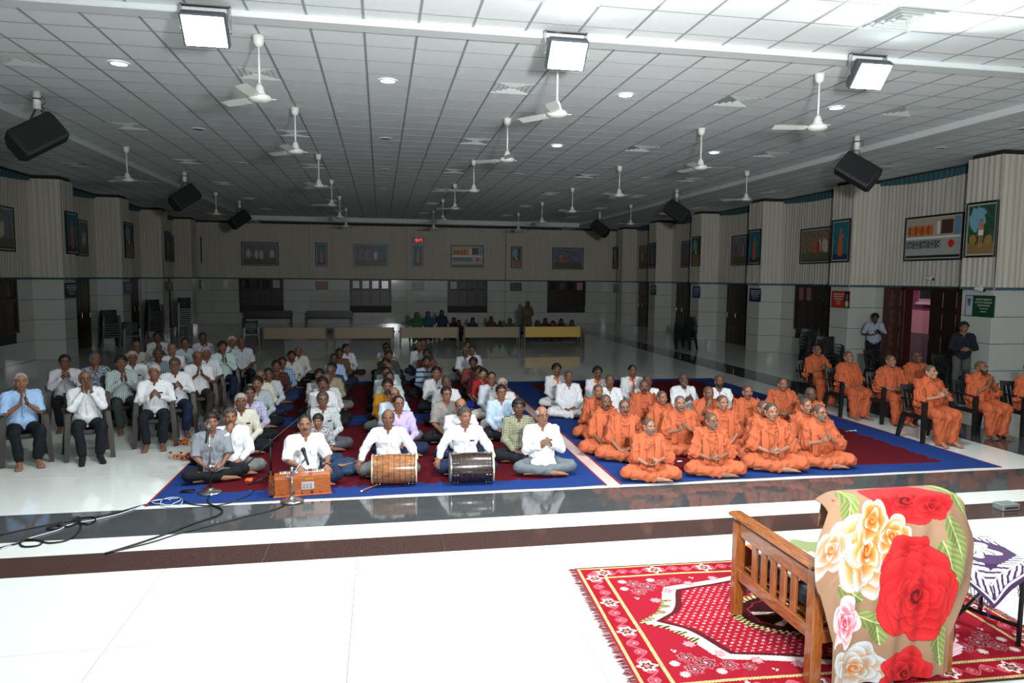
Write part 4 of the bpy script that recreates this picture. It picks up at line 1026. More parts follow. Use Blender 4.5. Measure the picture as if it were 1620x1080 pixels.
pl_x(1, XR, 972, 979, 449, 462, 'small blue plaque nearest the back right corner', (0.12, 0.24, 0.34), 3)
pl_x(-1, XL, 101, 120, 447, 471, 'navy quotation plaque on the nearest pilaster in view of the left wall', (0.08, 0.10, 0.22), 5)
pl_x(-1, XL, 195, 208, 446, 464, 'blue quotation plaque on the second pilaster of the left wall', (0.12, 0.22, 0.46), 4)
pl_x(-1, XL, 261, 272, 445, 460, 'brown quotation plaque on the third pilaster of the left wall', (0.28, 0.17, 0.12), 4)
pl_x(-1, XL, 315, 322, 444, 457, 'small grey plaque nearest the back left corner', (0.20, 0.22, 0.24), 3)
for a, b, t_, c_, lb, col in ((499, 519, 445, 458, 'maroon quotation plaque on the back wall', (0.40, 0.10, 0.16)), (651, 671, 446, 459, 'grey quotation plaque on the back wall under the digital clock', (0.20, 0.22, 0.24)), (807, 825, 447, 460, 'dark green plaque on the back wall, right of centre', (0.10, 0.22, 0.18))):
    yw = YB - 0.165; plaque(lb, 'y', yw, -1, at_y(a, 450, yw)[0], at_y(b, 450, yw)[0], at_y((a + b)/2, c_, yw)[1], at_y((a + b)/2, t_, yw)[1], col, 3)
# digital clock reading 5:47
yw = YB - 0.30; cx0 = at_y(652, 380, yw)[0]; cx1 = at_y(671, 380, yw)[0]; zc = at_y(661, 380, yw)[1]
r = thing('digital_clock', 'black digital wall clock with glowing red digits on the back wall', 'clock', ((cx0 + cx1)/2, yw, zc))
W = cx1 - cx0; MB().bbox((0, 0, 0), (W, 0.06, 0.24), 0.01).build('clock_case', mat('black_plastic', (0.05, 0.05, 0.06), 0.35), r)
q = MB(); seg = {'5': 'acdfg', '4': 'bcfg', '7': 'abc'}; dw, dh = 0.075, 0.14
def digit(ch, x):
    t = 0.020
    P = {'a': (0, dh/2, 1), 'g': (0, 0, 1), 'd': (0, -dh/2, 1), 'f': (-dw/2, dh/4, 0), 'b': (dw/2, dh/4, 0), 'e': (-dw/2, -dh/4, 0), 'c': (dw/2, -dh/4, 0)}
    for s_ in seg[ch]: a, b, h = P[s_]; q.box((x + a, -0.034, b), (dw, 0.006, t) if h else (t, 0.006, dh/2))
digit('5', -0.10); digit('4', 0.035); digit('7', 0.155)
for z in (-0.035, 0.035): q.box((-0.033, -0.034, z), (0.018, 0.006, 0.018))
q.build('clock_digits', mat('red_led', (1, 0.15, 0.15), 0.5, emit=(1.0, 0.18, 0.2), es=2.5), r)
# ------------------------------------------------------------------ things on the ceiling
m_fan = mat('fan_white', (0.84, 0.85, 0.83), 0.35); m_metal = mat('chrome', (0.72, 0.72, 0.72), 0.22, 0.95); m_blk = mat('black_plastic', (0.05, 0.05, 0.06), 0.35)
m_spk = mat('speaker_black', (0.085, 0.095, 0.105), 0.6, bump=0.3, bscale=200); m_slot = mat('vent_slot_dark', (0.05, 0.055, 0.055), 0.8); m_vent = mat('vent_white', (0.72, 0.74, 0.73), 0.5)
FX = {0: -5.38, 1: -1.36, 2: 2.18, 3: 5.77, 4: 9.14}; FY = [8.83, 12.38, 16.9, 21.25, 25.4, 29.9]
colw = {0: 'leftmost', 1: 'second from left', 2: 'middle', 3: 'fourth from left', 4: 'rightmost'}; roww = ['nearest the camera', 'in the second row', 'in the third row', 'in the fourth row', 'in the fifth row', 'in the last row']
fans = []
def make_fan(label, loc, rz):
    r = thing('ceiling_fan', label, 'ceiling fan', loc, rz, 'white ceiling fans on long rods')
    MB().lathe([(0.028, -0.13), (0.055, -0.10), (0.068, -0.01), (0.060, 0.0)], n=16).build('canopy', m_fan, r, True)
    MB().lathe([(0.013, -0.62), (0.013, -0.08)], n=10).build('down_rod', m_fan, r, True)
    MB().lathe([(0.02, -0.54), (0.045, -0.58), (0.060, -0.64), (0.075, -0.66)], n=16).build('lower_canopy', m_fan, r, True)
    MB().lathe([(0.05, -0.655), (0.115, -0.675), (0.130, -0.70), (0.125, -0.722), (0.07, -0.745), (0.03, -0.75)], n=24).build('motor', m_fan, r, True)
    bl = MB(); 
    bl.grid(lambda u, v: (0.15 + 0.45*u, (v - 0.5)*(0.105 + 0.035*math.sin(u*2.6)), -0.705 + (v - 0.5)*0.03), 6, 3)
    bl.grid(lambda u, v: (0.15 + 0.45*u, (0.5 - v)*(0.105 + 0.035*math.sin(u*2.6)), -0.709 + (0.5 - v)*0.03), 6, 3)
    bl.box((0.14, 0, -0.703), (0.09, 0.045, 0.008)); me = bl.mesh('blade', [m_fan])
    for k in range(3): link('blade', me, r).rotation_euler = (0, 0, 2*PI*k/3)
    return r
proto = None; rots = random.Random(4)
for ci in range(5):
    for ri in range(6):
        if ci in (0, 4) and ri in (0, 1, 5) and not (ci == 4 and ri == 0): continue
        if ci in (0, 4) and ri in (0, 1): continue
        if ci == 0 and ri == 3: continue
        if ci == 3 and ri == 3: pass
        lb = 'white three bladed ceiling fan, %s column, %s' % (colw[ci], roww[ri]); loc = (FX[ci], FY[ri], CEIL)
        rz = {(1, 0): 0.35, (2, 0): 0.15, (3, 0): 0.9}.get((ci, ri), rots.random()*2)
        if proto is None: proto = make_fan(lb, loc, rz)
        else: dup(proto, loc, rz, lb)
m_glow = mat('downlight_glow', (0.9, 0.95, 1), 0.5, emit=(0.86, 0.95, 1.0), es=7.0); m_off = mat('unlit_lens', (0.20, 0.20, 0.17), 0.4)
def downlight(x, y, lit, label):
    r = thing('ceiling_downlight', label, 'ceiling light', (x, y, CEIL), 0, 'lit round downlights' if lit else 'unlit round downlights')
    MB().lathe([(0.125, 0.0), (0.125, -0.012), (0.105, -0.016), (0.100, -0.006)], n=24, capped=False).build('ring', m_fan, r, True)
    MB().lathe([(0.101, -0.004), (0.101, -0.010)], n=24).build('lens', m_glow if lit else m_off, r, True)
DL = [(-3.34, 10.34, 1, 'lit round downlight at the left, before the speaker row'), (0.12, 10.42, 1, 'lit round downlight near the ceiling centre, between two floodlights'), (3.63, 10.44, 1, 'lit round downlight right of the middle floodlight'),
      (3.62, 14.62, 1, 'lit round downlight in the second row, right of the middle fan column'), (7.15, 10.46, 1, 'lit round downlight just under the right floodlight'), (7.12, 14.62, 1, 'lit round downlight in the second row toward the right'),
      (10.9, 15.5, 1, 'lit round downlight beside the nearest right speaker'), (-3.36, 14.56, 0, 'dark unlit round downlight, left column, second row'), (-3.31, 18.66, 0, 'dark unlit round downlight, left column, third row'),
      (0.12, 14.68, 0, 'dark unlit round downlight, centre column, second row'), (0.13, 18.85, 0, 'dark unlit round downlight, centre column, third row'), (0.12, 23.0, 0, 'dark unlit round downlight, centre column, fourth row'),
      (3.61, 18.78, 0, 'dark unlit round downlight behind the lit one right of centre'), (11.35, 11.13, 0, 'dark unlit round downlight nearest the right wall'), (11.35, 13.07, 0, 'dark unlit round downlight beyond the right beam, second one'), (7.1, 18.7, 0, 'dark unlit round downlight, right column, third row')]
for x, y, l, lb in DL: downlight(x, y, l, lb)
vp = None
vn = {-4.43: 'left', -1.58: 'second', 1.85: 'middle', 5.35: 'fourth', 8.2: 'right'}
for vx in VX + [-7.8, 11.8]:
    for k, vy in enumerate(VY if vx in vn else ([19.8, 15.2] if vx < 0 else [15.3, 20.4, 25.5])):
        if vx in vn: lb = 'square white air diffuser in the %s column of the ceiling, row %s' % (vn[vx], ['one', 'two', 'three', 'four', 'five', 'six', 'seven'][k])
        else: lb = 'square white air diffuser over the %s aisle, %s' % ('left' if vx < 0 else 'right', ['nearer one', 'middle one', 'farther one'][k])
        loc = (snap(vx, -0.16), snap(vy, 8.36), CEIL)
        if vp is None:
            vp = thing('air_diffuser', lb, 'air vent', loc, 0, 'square ceiling air diffusers')
            MB().box((0, 0, 0.055), (0.56, 0.56, 0.01)).build('duct', m_slot, vp)
            for s in range(4):
                a = 0.285 - s*0.070; q = MB(); z0, z1 = 0.0 + 0.0*s, -0.018 + 0.030
                for j in range(4):
                    c0, s0 = math.cos(j*PI/2), math.sin(j*PI/2); R = lambda x, y, z: (x*c0 - y*s0, x*s0 + y*c0, z)
                    w1 = a - 0.020
                    q.add([R(-a, -a, -0.012), R(a, -a, -0.012), R(w1, -w1, 0.022), R(-w1, -w1, 0.022), R(-a, -a, -0.009), R(a, -a, -0.009), R(w1, -w1, 0.025), R(-w1, -w1, 0.025)], [(0, 1, 2, 3), (4, 7, 6, 5), (0, 4, 5, 1), (3, 2, 6, 7)])
                q.build('louvre', m_vent, vp)
        else: dup(vp, loc, 0, lb)
# floodlights fixed under the beam, facing the stage
m_fl = mat('floodlight_glass', (1, 1, 1), 0.3, emit=(0.90, 0.97, 1.0), es=24.0)
for (fx, fy), lb in zip(FLOODS, ('glaring white floodlight under the beam, left one', 'glaring white floodlight under the beam, middle one', 'glaring white floodlight under the beam, right one')):
    r = thing('floodlight', lb, 'floodlight', (fx, fy, CEIL - 0.04), 0, 'three floodlights on the ceiling beam')
    ang = math.radians(40)
    b = MB().bbox((0, 0, 0), (0.44, 0.10, 0.34), 0.012).build('housing', mat('flood_grey', (0.30, 0.32, 0.33), 0.4, 0.3), r, loc=(0, -0.14, -0.24)); b.rotation_euler = (ang, 0, 0)
    g = MB().bbox((0, -0.052, 0), (0.40, 0.008, 0.30), 0.003).build('lamp_glass', m_fl, b)
    q = MB()
    for k in range(8): q.box((-0.19 + k*0.054, 0.07, 0), (0.01, 0.05, 0.30))
    q.build('cooling_fin', mat('flood_grey', (0.3, 0.32, 0.33)), b)
    q = MB()
    for s in (-1, 1): q.box((s*0.235, -0.10, -0.12), (0.012, 0.05, 0.26))
    q.box((0, -0.10, 0.005), (0.482, 0.05, 0.012)); q.build('bracket', m_metal, r)
# hanging loudspeakers
def speaker(x, y, side, label):
    r = thing('hanging_speaker', label, 'speaker', (x, y, CEIL), 0, 'black loudspeakers slung from the ceiling')
    MB().lathe([(0.055, -0.26), (0.055, 0.0)], n=14).build('ceiling_pipe', m_fan, r, True)
    q = MB(); q.lathe([(0.058, -0.12), (0.058, -0.10)], n=14); q.tube([(0.058, 0, -0.08), (0.11, -0.02, -0.10), (0.12, -0.02, -0.17), (0.06, 0, -0.20)], 0.006, 5); q.build('cable_tie', m_blk, r)
    # cabinet: trapezoid plan, rounded, hung tilted towards the floor
    W, H, D = 0.44, 0.72, 0.42; q = MB(); pl = [(-W/2, -D/2), (-W*0.32, -D/2 - 0.03), (W*0.32, -D/2 - 0.03), (W/2, -D/2), (W/2, 0.02), (W*0.30, D/2), (-W*0.30, D/2), (-W/2, 0.02)]
    rr = [(0.90, -H/2), (1.0, -H/2 + 0.03), (1.0, H/2 - 0.03), (0.90, H/2)]; V = [(a*k, b*k, z) for k, z in rr for a, b in pl]; f = [(i*8 + j, i*8 + (j + 1) % 8, (i + 1)*8 + (j + 1) % 8, (i + 1)*8 + j) for i in range(3) for j in range(8)]
    f += [tuple(range(7, -1, -1)), tuple(range(24, 32))]; q.add(V, f)
    cb = q.build('cabinet', m_spk, r, loc=(0.02*side, -0.02, -0.70))
    cb.rotation_euler = (math.radians(-24), math.radians(-52)*side, math.radians(-12)*side)
    q = MB(); q.grid(lambda u, v: ((u - 0.5)*W*0.80, -D/2 - 0.036, (v - 0.5)*H*0.86), 4, 6); q.build('grille', mat('speaker_grille', (0.09, 0.095, 0.10), 0.5, bump=0.8, bscale=400), cb)
    q = MB(); q.tube([(0.12, D/2 - 0.06, H/2), (0.12, D/2 - 0.06, H/2 + 0.03), (0.04, D/2 - 0.06, H/2 + 0.03), (0.04, D/2 - 0.06, H/2)], 0.008, 6); q.build('eye_bolt', m_metal, cb)
    bpy.context.view_layer.update()
    Mx = cb.matrix_basis; q = MB()
    for cx, cz in ((-W*0.4, H/2), (W*0.4, H/2), (-W*0.4*side*-1, -H*0.1)):
        e = Mx @ Vector((cx, D*0.25, cz)); q.tube([(0, 0, -0.2), tuple(e)], 0.006, 5); q.tube([(0.02, 0.02, -0.16), tuple(e*1.0 + Vector((0.02, 0.01, 0)))], 0.005, 5)
    q.build('sling_cable', m_blk, r)
for x, y, s, lb in ((-5.11, 12.19, -1, 'black loudspeaker hung at the far left, largest on its side'), (-5.14, 20.6, -1, 'black loudspeaker hung at the left, second in its row'), (-5.11, 28.0, -1, 'black loudspeaker at the left before the back beam'),
                    (8.93, 12.37, 1, 'black loudspeaker hung at the right over the monks on chairs'), (8.95, 20.8, 1, 'black loudspeaker hung at the right, second in its row'), (8.95, 28.6, 1, 'black loudspeaker at the right before the back beam')): speaker(x, y, s, lb)
# ------------------------------------------------------------------ carpets
m_cb = mat('carpet_blue', (0.13, 0.23, 0.47), 0.95, bump=0.5, bscale=300, var=0.10, spec=0.1); m_cr = mat('carpet_red', (0.40, 0.09, 0.13), 0.95, bump=0.5, bscale=300, pattern='noise', col2=(0.27, 0.06, 0.09), pscale=30, stretch=(1, 9, 1), spec=0.1)
m_crb = mat('carpet_binding', (0.55, 0.10, 0.14), 0.95)
def carpet(label, x0, x1, y0, y1, bw, bl, seed, zig=True):
    nx, ny = int((x1 - x0)/0.05), int((y1 - y0)/0.06); rs = np.random.RandomState(seed)
    def z(x, y): return 0.010 + 0.0025*math.sin(x*3.1 + y*1.3 + seed) + 0.0025*math.sin(x*1.1 - y*2.7)
    def edge(x, y):
        j = 0.012*math.sin(x*2.3 + seed) + 0.01*math.sin(x*5.1)
        return j if y < y0 + 0.01 else 0
    V = [(x0 + (x1 - x0)*i/nx, y0 + (y1 - y0)*j/ny + edge(x0 + (x1 - x0)*i/nx, y0 + (y1 - y0)*j/ny), z(x0 + (x1 - x0)*i/nx, y0 + (y1 - y0)*j/ny)) for j in range(ny + 1) for i in range(nx + 1)]
    f = []; mi = []
    for j in range(ny):
        for i in range(nx):
            x = x0 + (x1 - x0)*(i + .5)/nx; y = y0 + (y1 - y0)*(j + .5)/ny
            tz = 0.035 + 0.045*rs.rand() if zig else 0.02
            if (j % 2): pass
            red = (y - y0 > bw + (0.08*rs.rand() if zig else 0)) and (y1 - y > bw + 0.05*rs.rand()) and (x - x0 > bl + 0.05*rs.rand()) and (x1 - x > bl + 0.05*rs.rand())
            f.append((j*(nx + 1) + i, j*(nx + 1) + i + 1, (j + 1)*(nx + 1) + i + 1, (j + 1)*(nx + 1) + i)); mi.append(1 if red else 0)
    q = MB(); q.add(V, f); q.m = mi
    V2 = []                                                               # the turned edge all round
    o = q.build('carpet', [m_cb, m_cr], None, True); tag(o, label, 'carpet')
    for x in (x0 - 0.006, x1 + 0.006): MB().box((x, (y0 + y1)/2, 0.006), (0.022, y1 - y0, 0.012)).build('side_binding', m_crb, o)
    h = MB(); h.box(((x0 + x1)/2, y1, 0.005), (x1 - x0, 0.01, 0.010)); h.build('hem', m_cb, o)
    return o
CF = [carpet('large blue bordered red carpet under the musicians', -2.46, 2.62, 7.93, 12.22, 0.33, 0.40, 1), carpet('blue bordered red carpet behind the first, under the rear rows of men', -2.46, 2.62, 12.26, 16.85, 0.42, 0.40, 2, False),
      carpet('blue bordered dark red carpet under the orange robed monks', 2.82, 8.10, 7.93, 16.4, 0.36, 0.55, 3, False)]
struct(MB().box((2.72, 12.2, 0.0015), (0.13, 8.5, 0.003)).build('floor_gap_strip', mat('pale_strip', (0.80, 0.72, 0.70), 0.4)))
# ------------------------------------------------------------------ plastic chairs
m_pl = mat('brown_plastic', (0.17, 0.145, 0.135), 0.38, spec=0.5); m_pl2 = mat('black_chair_plastic', (0.085, 0.09, 0.095), 0.4)
def make_chair(label, loc, rz, m, group):
    r = thing('plastic_armchair', label, 'chair', loc, rz, group)
    q = MB(); q.grid(lambda u, v: ((u - 0.5)*0.46, -0.24 + 0.44*v, 0.405 - 0.018*math.sin(PI*u)*math.sin(PI*min(v*1.2, 1)) - 0.02*(1 - v)**4), 8, 8)
    q.grid(lambda u, v: ((0.5 - u)*0.46, -0.24 + 0.44*v, 0.385 - 0.018*math.sin(PI*u) - 0.02*(1 - v)**4), 8, 8); q.box((0, -0.243, 0.385), (0.46, 0.012, 0.05)); q.box((0, 0.2, 0.385), (0.44, 0.012, 0.05))
    for s in (-1, 1): q.box((s*0.228, -0.02, 0.385), (0.012, 0.44, 0.05))
    q.build('seat', m, r)
    q = MB()
    def bp(u, z): return A3((u - 0.5)*(0.44 + 0.06*(z - 0.4)), 0.20 + (z - 0.40)*0.26 - 0.05*math.sin(PI*u), z)
    for z0, z1 in ((0.78, 0.86), (0.44, 0.50)):
        V = [bp(u, z) + A3(0, t, 0) for t in (0, 0.018) for z in (z0, z1 + 0.0) for u in np.linspace(0, 1, 9)]
        f = [(i, i + 1, 10 + i, 9 + i) for i in range(8)] + [(18 + i, 27 + i, 28 + i, 19 + i) for i in range(8)] + [(9 + i, 10 + i, 28 + i, 27 + i) for i in range(8)] + [(i, 18 + i, 19 + i, i + 1) for i in range(8)]; q.add(V, f)
    for k in range(7):
        a, b = bp(0.08 + 0.14*k, 0.49), bp(0.08 + 0.14*k, 0.79); q.add([a - A3(.022, 0, 0), a + A3(.022, 0, 0), b + A3(.024, 0, 0), b - A3(.024, 0, 0), a - A3(.022, -.016, 0), a + A3(.022, .016, 0), b + A3(.024, .016, 0), b - A3(.024, -.016, 0)], [(0, 1, 2, 3), (7, 6, 5, 4), (0, 4, 5, 1), (1, 5, 6, 2), (2, 6, 7, 3), (3, 7, 4, 0)])
    for s in (0.0, 1.0): q.cap(bp(s, 0.42), bp(s, 0.85), 0.022, 0.018, 8)
    q.build('backrest', m, r)
    for s in (-1, 1):
        q = MB()
        V = [(s*(0.235 + 0.035*math.sin(u*3) + w_), -0.25 + 0.52*u, 0.635 + 0.02*math.sin(u*PI) + t) for t in (0, 0.022) for w_ in (-0.028, 0.028) for u in np.linspace(0, 1, 8)]
        f = [(i, i + 1, 9 + i, 8 + i) for i in range(7)] + [(16 + i, 24 + i, 25 + i, 17 + i) for i in range(7)] + [(i, 16 + i, 17 + i, i + 1) for i in range(7)] + [(8 + i, 9 + i, 25 + i, 24 + i) for i in range(7)] + [(0, 8, 24, 16)]
        q.add(V, f); q.build('armrest', m, r)
        for fb in (-1, 1):
            q = MB(); top = A3(s*0.235, -0.235 if fb < 0 else 0.205, 0.64 if fb < 0 else 0.42); bot = A3(s*0.275, -0.275 if fb < 0 else 0.29, 0.0)
            a, b = (0.040, 0.030); V = []
            for p_, w_, d_ in ((bot, 0.028, 0.020), (bot*0.4 + top*0.6, 0.036, 0.026), (top, 0.030, 0.026)):
                V += [p_ + A3(-w_, -d_, 0), p_ + A3(w_, -d_, 0), p_ + A3(w_, d_, 0), p_ + A3(-w_, d_, 0)]
            f = [(i*4 + j, i*4 + (j + 1) % 4, (i + 1)*4 + (j + 1) % 4, (i + 1)*4 + j) for i in range(2) for j in range(4)] + [(3, 2, 1, 0), (8, 9, 10, 11)]
            q.add(V, f); q.build('leg', m, r)
    return r
CH = {}
def chair(label, x, y, rz, black=False, group='brown plastic armchairs in the left block', z=0.0, tilt=0.0):
    if black not in CH: o = CH[black] = make_chair(label, (x, y, z), rz, m_pl2 if black else m_pl, group)
    else: o = dup(CH[black], (x, y, z), rz, label, group)
    o.rotation_euler = (tilt, 0, rz)
    o.scale = (0.97,)*3
    return o
def stack(px, py, n, rz, where, lean=0.0):
    X, Y = at_z(px, py)
    for k in range(n):
        w1 = ['lowest', 'second from the floor', 'third from the floor', 'fourth from the floor', 'fifth from the floor', 'sixth from the floor', 'seventh from the floor', 'eighth from the floor', 'ninth from the floor'][k] if k < n - 1 else 'topmost'
        chair('black plastic armchair, %s, in the stack %s' % (w1, where), X - math.sin(rz)*lean*k*-1, Y - math.cos(rz)*lean*k, rz, True, 'stacked plastic armchairs along the walls', z=k*0.085, tilt=-0.0)
stack(174, 549, 6, 0.5, 'nearest on the left', 0.055); stack(243, 536, 9, 0.5, 'second on the left wall', 0.04); stack(293, 528, 9, 0.3, 'by the third left pilaster', 0.04)
X, Y = at_z(209, 548); chair('single black plastic armchair between two stacks on the left', X, Y, 0.4, True, 'spare black armchairs')
X, Y = at_z(398, 545); chair('dark plastic armchair alone behind the seated men, back left', X, Y, 0.2, True, 'spare black armchairs')
stack(1086, 553, 5, -0.9, 'against the right wall', 0.04)
stack(1283, 590, 5, -0.2, 'behind the monks, left one', 0.03); stack(1309, 594, 3, -0.2, 'behind the monks, right one', 0.03)
# ------------------------------------------------------------------ benches at the back
m_bench = mat('tan_bench_board', (0.50, 0.44, 0.33), 0.5); m_bench2 = mat('lit_ochre_bench_board', (0.74, 0.62, 0.26), 0.45); m_bench3 = mat('dark_bench_wood', (0.16, 0.13, 0.12), 0.4)  # rightmost bench: the light on it is put into brighter ochre boards
def bench(label, px0, px1, py, m, group, h=0.74, yfix=None, rev=False):
    Y = yfix or at_z((px0 + px1)/2, py)[1]; x0 = at_y(px0, py, Y)[0]; x1 = at_y(px1, py, Y)[0]; W = x1 - x0
    r = thing('wooden_bench', label, 'bench', ((x0 + x1)/2, Y, 0), PI if rev else 0, group)
    q = MB(); q.bbox((0, 0, 0.55), (W - 0.06, 0.035, 0.38), 0.006); o = q.build('backrest', m, r); o.rotation_euler = (0, 0, 0)
    MB().bbox((0, 0.24, 0.40), (W - 0.06, 0.42, 0.04), 0.006).build('seat', m, r)
    for s in (-1, 1):
        for yy_ in (0.0, 0.42):
            MB().bbox((s*(W/2 - 0.06), yy_, 0.19 if yy_ else h/2), (0.05, 0.05, 0.38 if yy_ else h), 0.004).build('leg', mat('bench_leg_steel', (0.30, 0.29, 0.28), 0.5, 0.2) if m is not m_bench3 else m, r)
        MB().bbox((s*(W/2 - 0.02), 0.2, 0.58), (0.05, 0.48, 0.04), 0.005).build('armrest', m_bench3, r)
    return r
bench('tan wooden bench seen from behind, leftmost of the row', 414, 519, 553, m_bench, 'benches in a row across the hall'); bench('tan wooden bench seen from behind, second of the row', 526, 625, 552, m_bench, 'benches in a row across the hall')
bench('tan wooden bench seen from behind, third of the row', 631, 727, 551, m_bench, 'benches in a row across the hall'); bench('tan wooden bench seen from behind, fourth of the row', 732, 824, 550, m_bench, 'benches in a row across the hall')
bench('brightly lit ochre wooden bench seen from behind, rightmost of the row', 827, 921, 549, m_bench2, 'benches in a row across the hall')
bench('dark wooden bench against the back wall, left one', 386, 464, 514, m_bench3, 'dark benches along the back wall', yfix=36.6, rev=True); bench('dark wooden bench against the back wall, right one', 484, 559, 514, m_bench3, 'dark benches along the back wall', yfix=36.6, rev=True)
# ------------------------------------------------------------------ small wall fittings
def fit(name, label, cat, px, py, xw, parts):
    y, z = at_x(px, py, xw); r = thing(name, label, cat, (xw, y, z))
    for nm, mb, m in parts: mb.build(nm, m, r, True)
fit('fire_alarm', 'small red fire alarm call point on the tiled right wall', 'fire alarm', 1366, 491, XRR - 0.02, [('housing', MB().bbox((0, 0, 0), (0.06, 0.14, 0.12), 0.01), mat('alarm_red', (0.70, 0.10, 0.10), 0.35)), ('break_glass', MB().bbox((-0.034, -0.02, 0.0), (0.01, 0.08, 0.06), 0.003), m_fan)])
MB().box((XRR - 0.03, at_x(1365, 470, XRR)[0], (at_x(1366, 487, XRR)[1] + CURT)/2), (0.02, 0.06, CURT - at_x(1366, 487, XRR)[1])).build('cable_duct', m_fan, wr)
for px, py, xw, lb in ((1469, 441, XRR - 0.14, 'white dome camera on the curtain above the doorway'), (1548, 458, XR - 0.14, 'white bullet camera above the dark green plaque')):
    q = MB(); q.cap((0, -0.10, 0.0), (0, 0.06, 0.02), 0.045, 0.045, 12); b = MB(); b.lathe([(0.05, 0), (0.05, 0.03)], (0.05, 0.03, 0.04), (1, 0, 0)); b.cap((0.06, 0.03, 0.04), (0, 0.02, 0.03), 0.015, 0.015, 8); l_ = MB().lathe([(0.034, 0), (0.034, 0.012)], (0, -0.142, -0.01), (0, -1, 0))
    fit('security_camera', lb, 'camera', px, py, xw, [('camera_body', q, m_fan), ('mount', b, m_fan), ('lens', l_, m_blk)])
# ------------------------------------------------------------------ instruments
m_hw = mat('harmonium_wood', (0.72, 0.38, 0.14), 0.3, pattern='wood', col2=(0.58, 0.28, 0.09), pscale=14, stretch=(1, 8, 8), coat=0.4)
X = -0.885; r = thing('harmonium', 'orange brown wooden harmonium in front of the man in a white polo shirt', 'harmonium', (X, 8.16, 0.012), math.radians(7))
MB().bbox((0, 0, 0.105), (0.60, 0.27, 0.21), 0.006).build('case', m_hw, r); MB().bbox((0, 0, 0.008), (0.63, 0.30, 0.016), 0.004).build('base_board', m_hw, r); MB().bbox((0, -0.05, 0.217), (0.60, 0.15, 0.014), 0.004).build('top_board', m_hw, r)
k = 0
wk = MB().bbox((0, 0, 0), (0.0175, 0.10, 0.012), 0.002).mesh('key', [mat('key_ivory', (0.86, 0.85, 0.80), 0.3)]); bk = MB().bbox((0, 0, 0), (0.010, 0.06, 0.014), 0.002).mesh('key', [m_blk])
for i in range(25): link('key', wk, r, (-0.235 + i*0.0195, 0.075, 0.218))
for i in range(24):
    if i % 7 not in (2, 6): link('black_key', bk, r, (-0.225 + i*0.0195, 0.09, 0.229))
for i in range(5):
    q = MB().lathe([(0.006, 0), (0.006, 0.025), (0.013, 0.030), (0.013, 0.042)], (-0.2 + i*0.1, -0.136, 0.05), (0, -1, 0), 10); q.build('stop_knob', m_blk if i % 2 else m_hw, r, True)
MB().bbox((0.055, -0.1375, 0.115), (0.135, 0.004, 0.085), 0.001).build('name_plate', mat('name_plate', (0.72, 0.73, 0.72), 0.5), r)
q = MB()
for i in range(3):
    for j in range(3): q.box((0.015 + 0.036*i, -0.1405, 0.135 - 0.020*j), (0.024 - 0.006*((i + j) % 2), 0.002, 0.004)); q.box((0.008 + 0.036*i, -0.1405, 0.130 - 0.020*j), (0.004, 0.002, 0.012)); q.box((0.020 + 0.036*i, -0.1405, 0.129 - 0.020*j), (0.004, 0.002, 0.010))
q.build('plate_lettering', m_blk, r)
q = MB()
for i in range(3): q.tube([(0.03 + 0.03*i, -0.137, 0.185), (0.04 + 0.03*i, -0.139, 0.195), (0.05 + 0.03*i, -0.137, 0.185), (0.04 + 0.03*i, -0.139, 0.178)], 0.0035, 5)
q.build('painted_emblem', mat('emblem_yellow', (0.80, 0.72, 0.15), 0.5), r)
q = MB(); q.box((-0.312, 0.0, 0.11), (0.008, 0.20, 0.16))
for k in range(4): q.box((-0.325 - 0.01*k, 0.0, 0.11), (0.004, 0.22, 0.18))
q.build('bellows', m_hw, r); q = MB(); q.tube([(-0.302, -0.12, 0.02), (-0.345, -0.13, 0.09)], 0.004, 5); q.tube([(-0.302, -0.12, 0.13), (-0.345, -0.13, 0.20)], 0.004, 5); q.build('bellows_catch', m_metal, r)
r = thing('flower_bloom', 'dark red rose lying on top of the harmonium', 'flower', (-0.80, 8.20, 0.252)); q = MB()
for i in range(12): a = i*2.4; q.ell((0.018*math.cos(a)*(i/12), 0.018*math.sin(a)*(i/12), 0.008), (0.012, 0.006, 0.012), 8, 5, R=Matrix.Rotation(a, 3, 'Z'))
q.build('petals', mat('rose_red', (0.62, 0.06, 0.10), 0.6), r, True); MB().cap((0.02, 0, 0), (0.07, 0.01, -0.003), 0.003, 0.002, 6).build('stem', mat('stem_green', (0.2, 0.35, 0.15), 0.6), r)
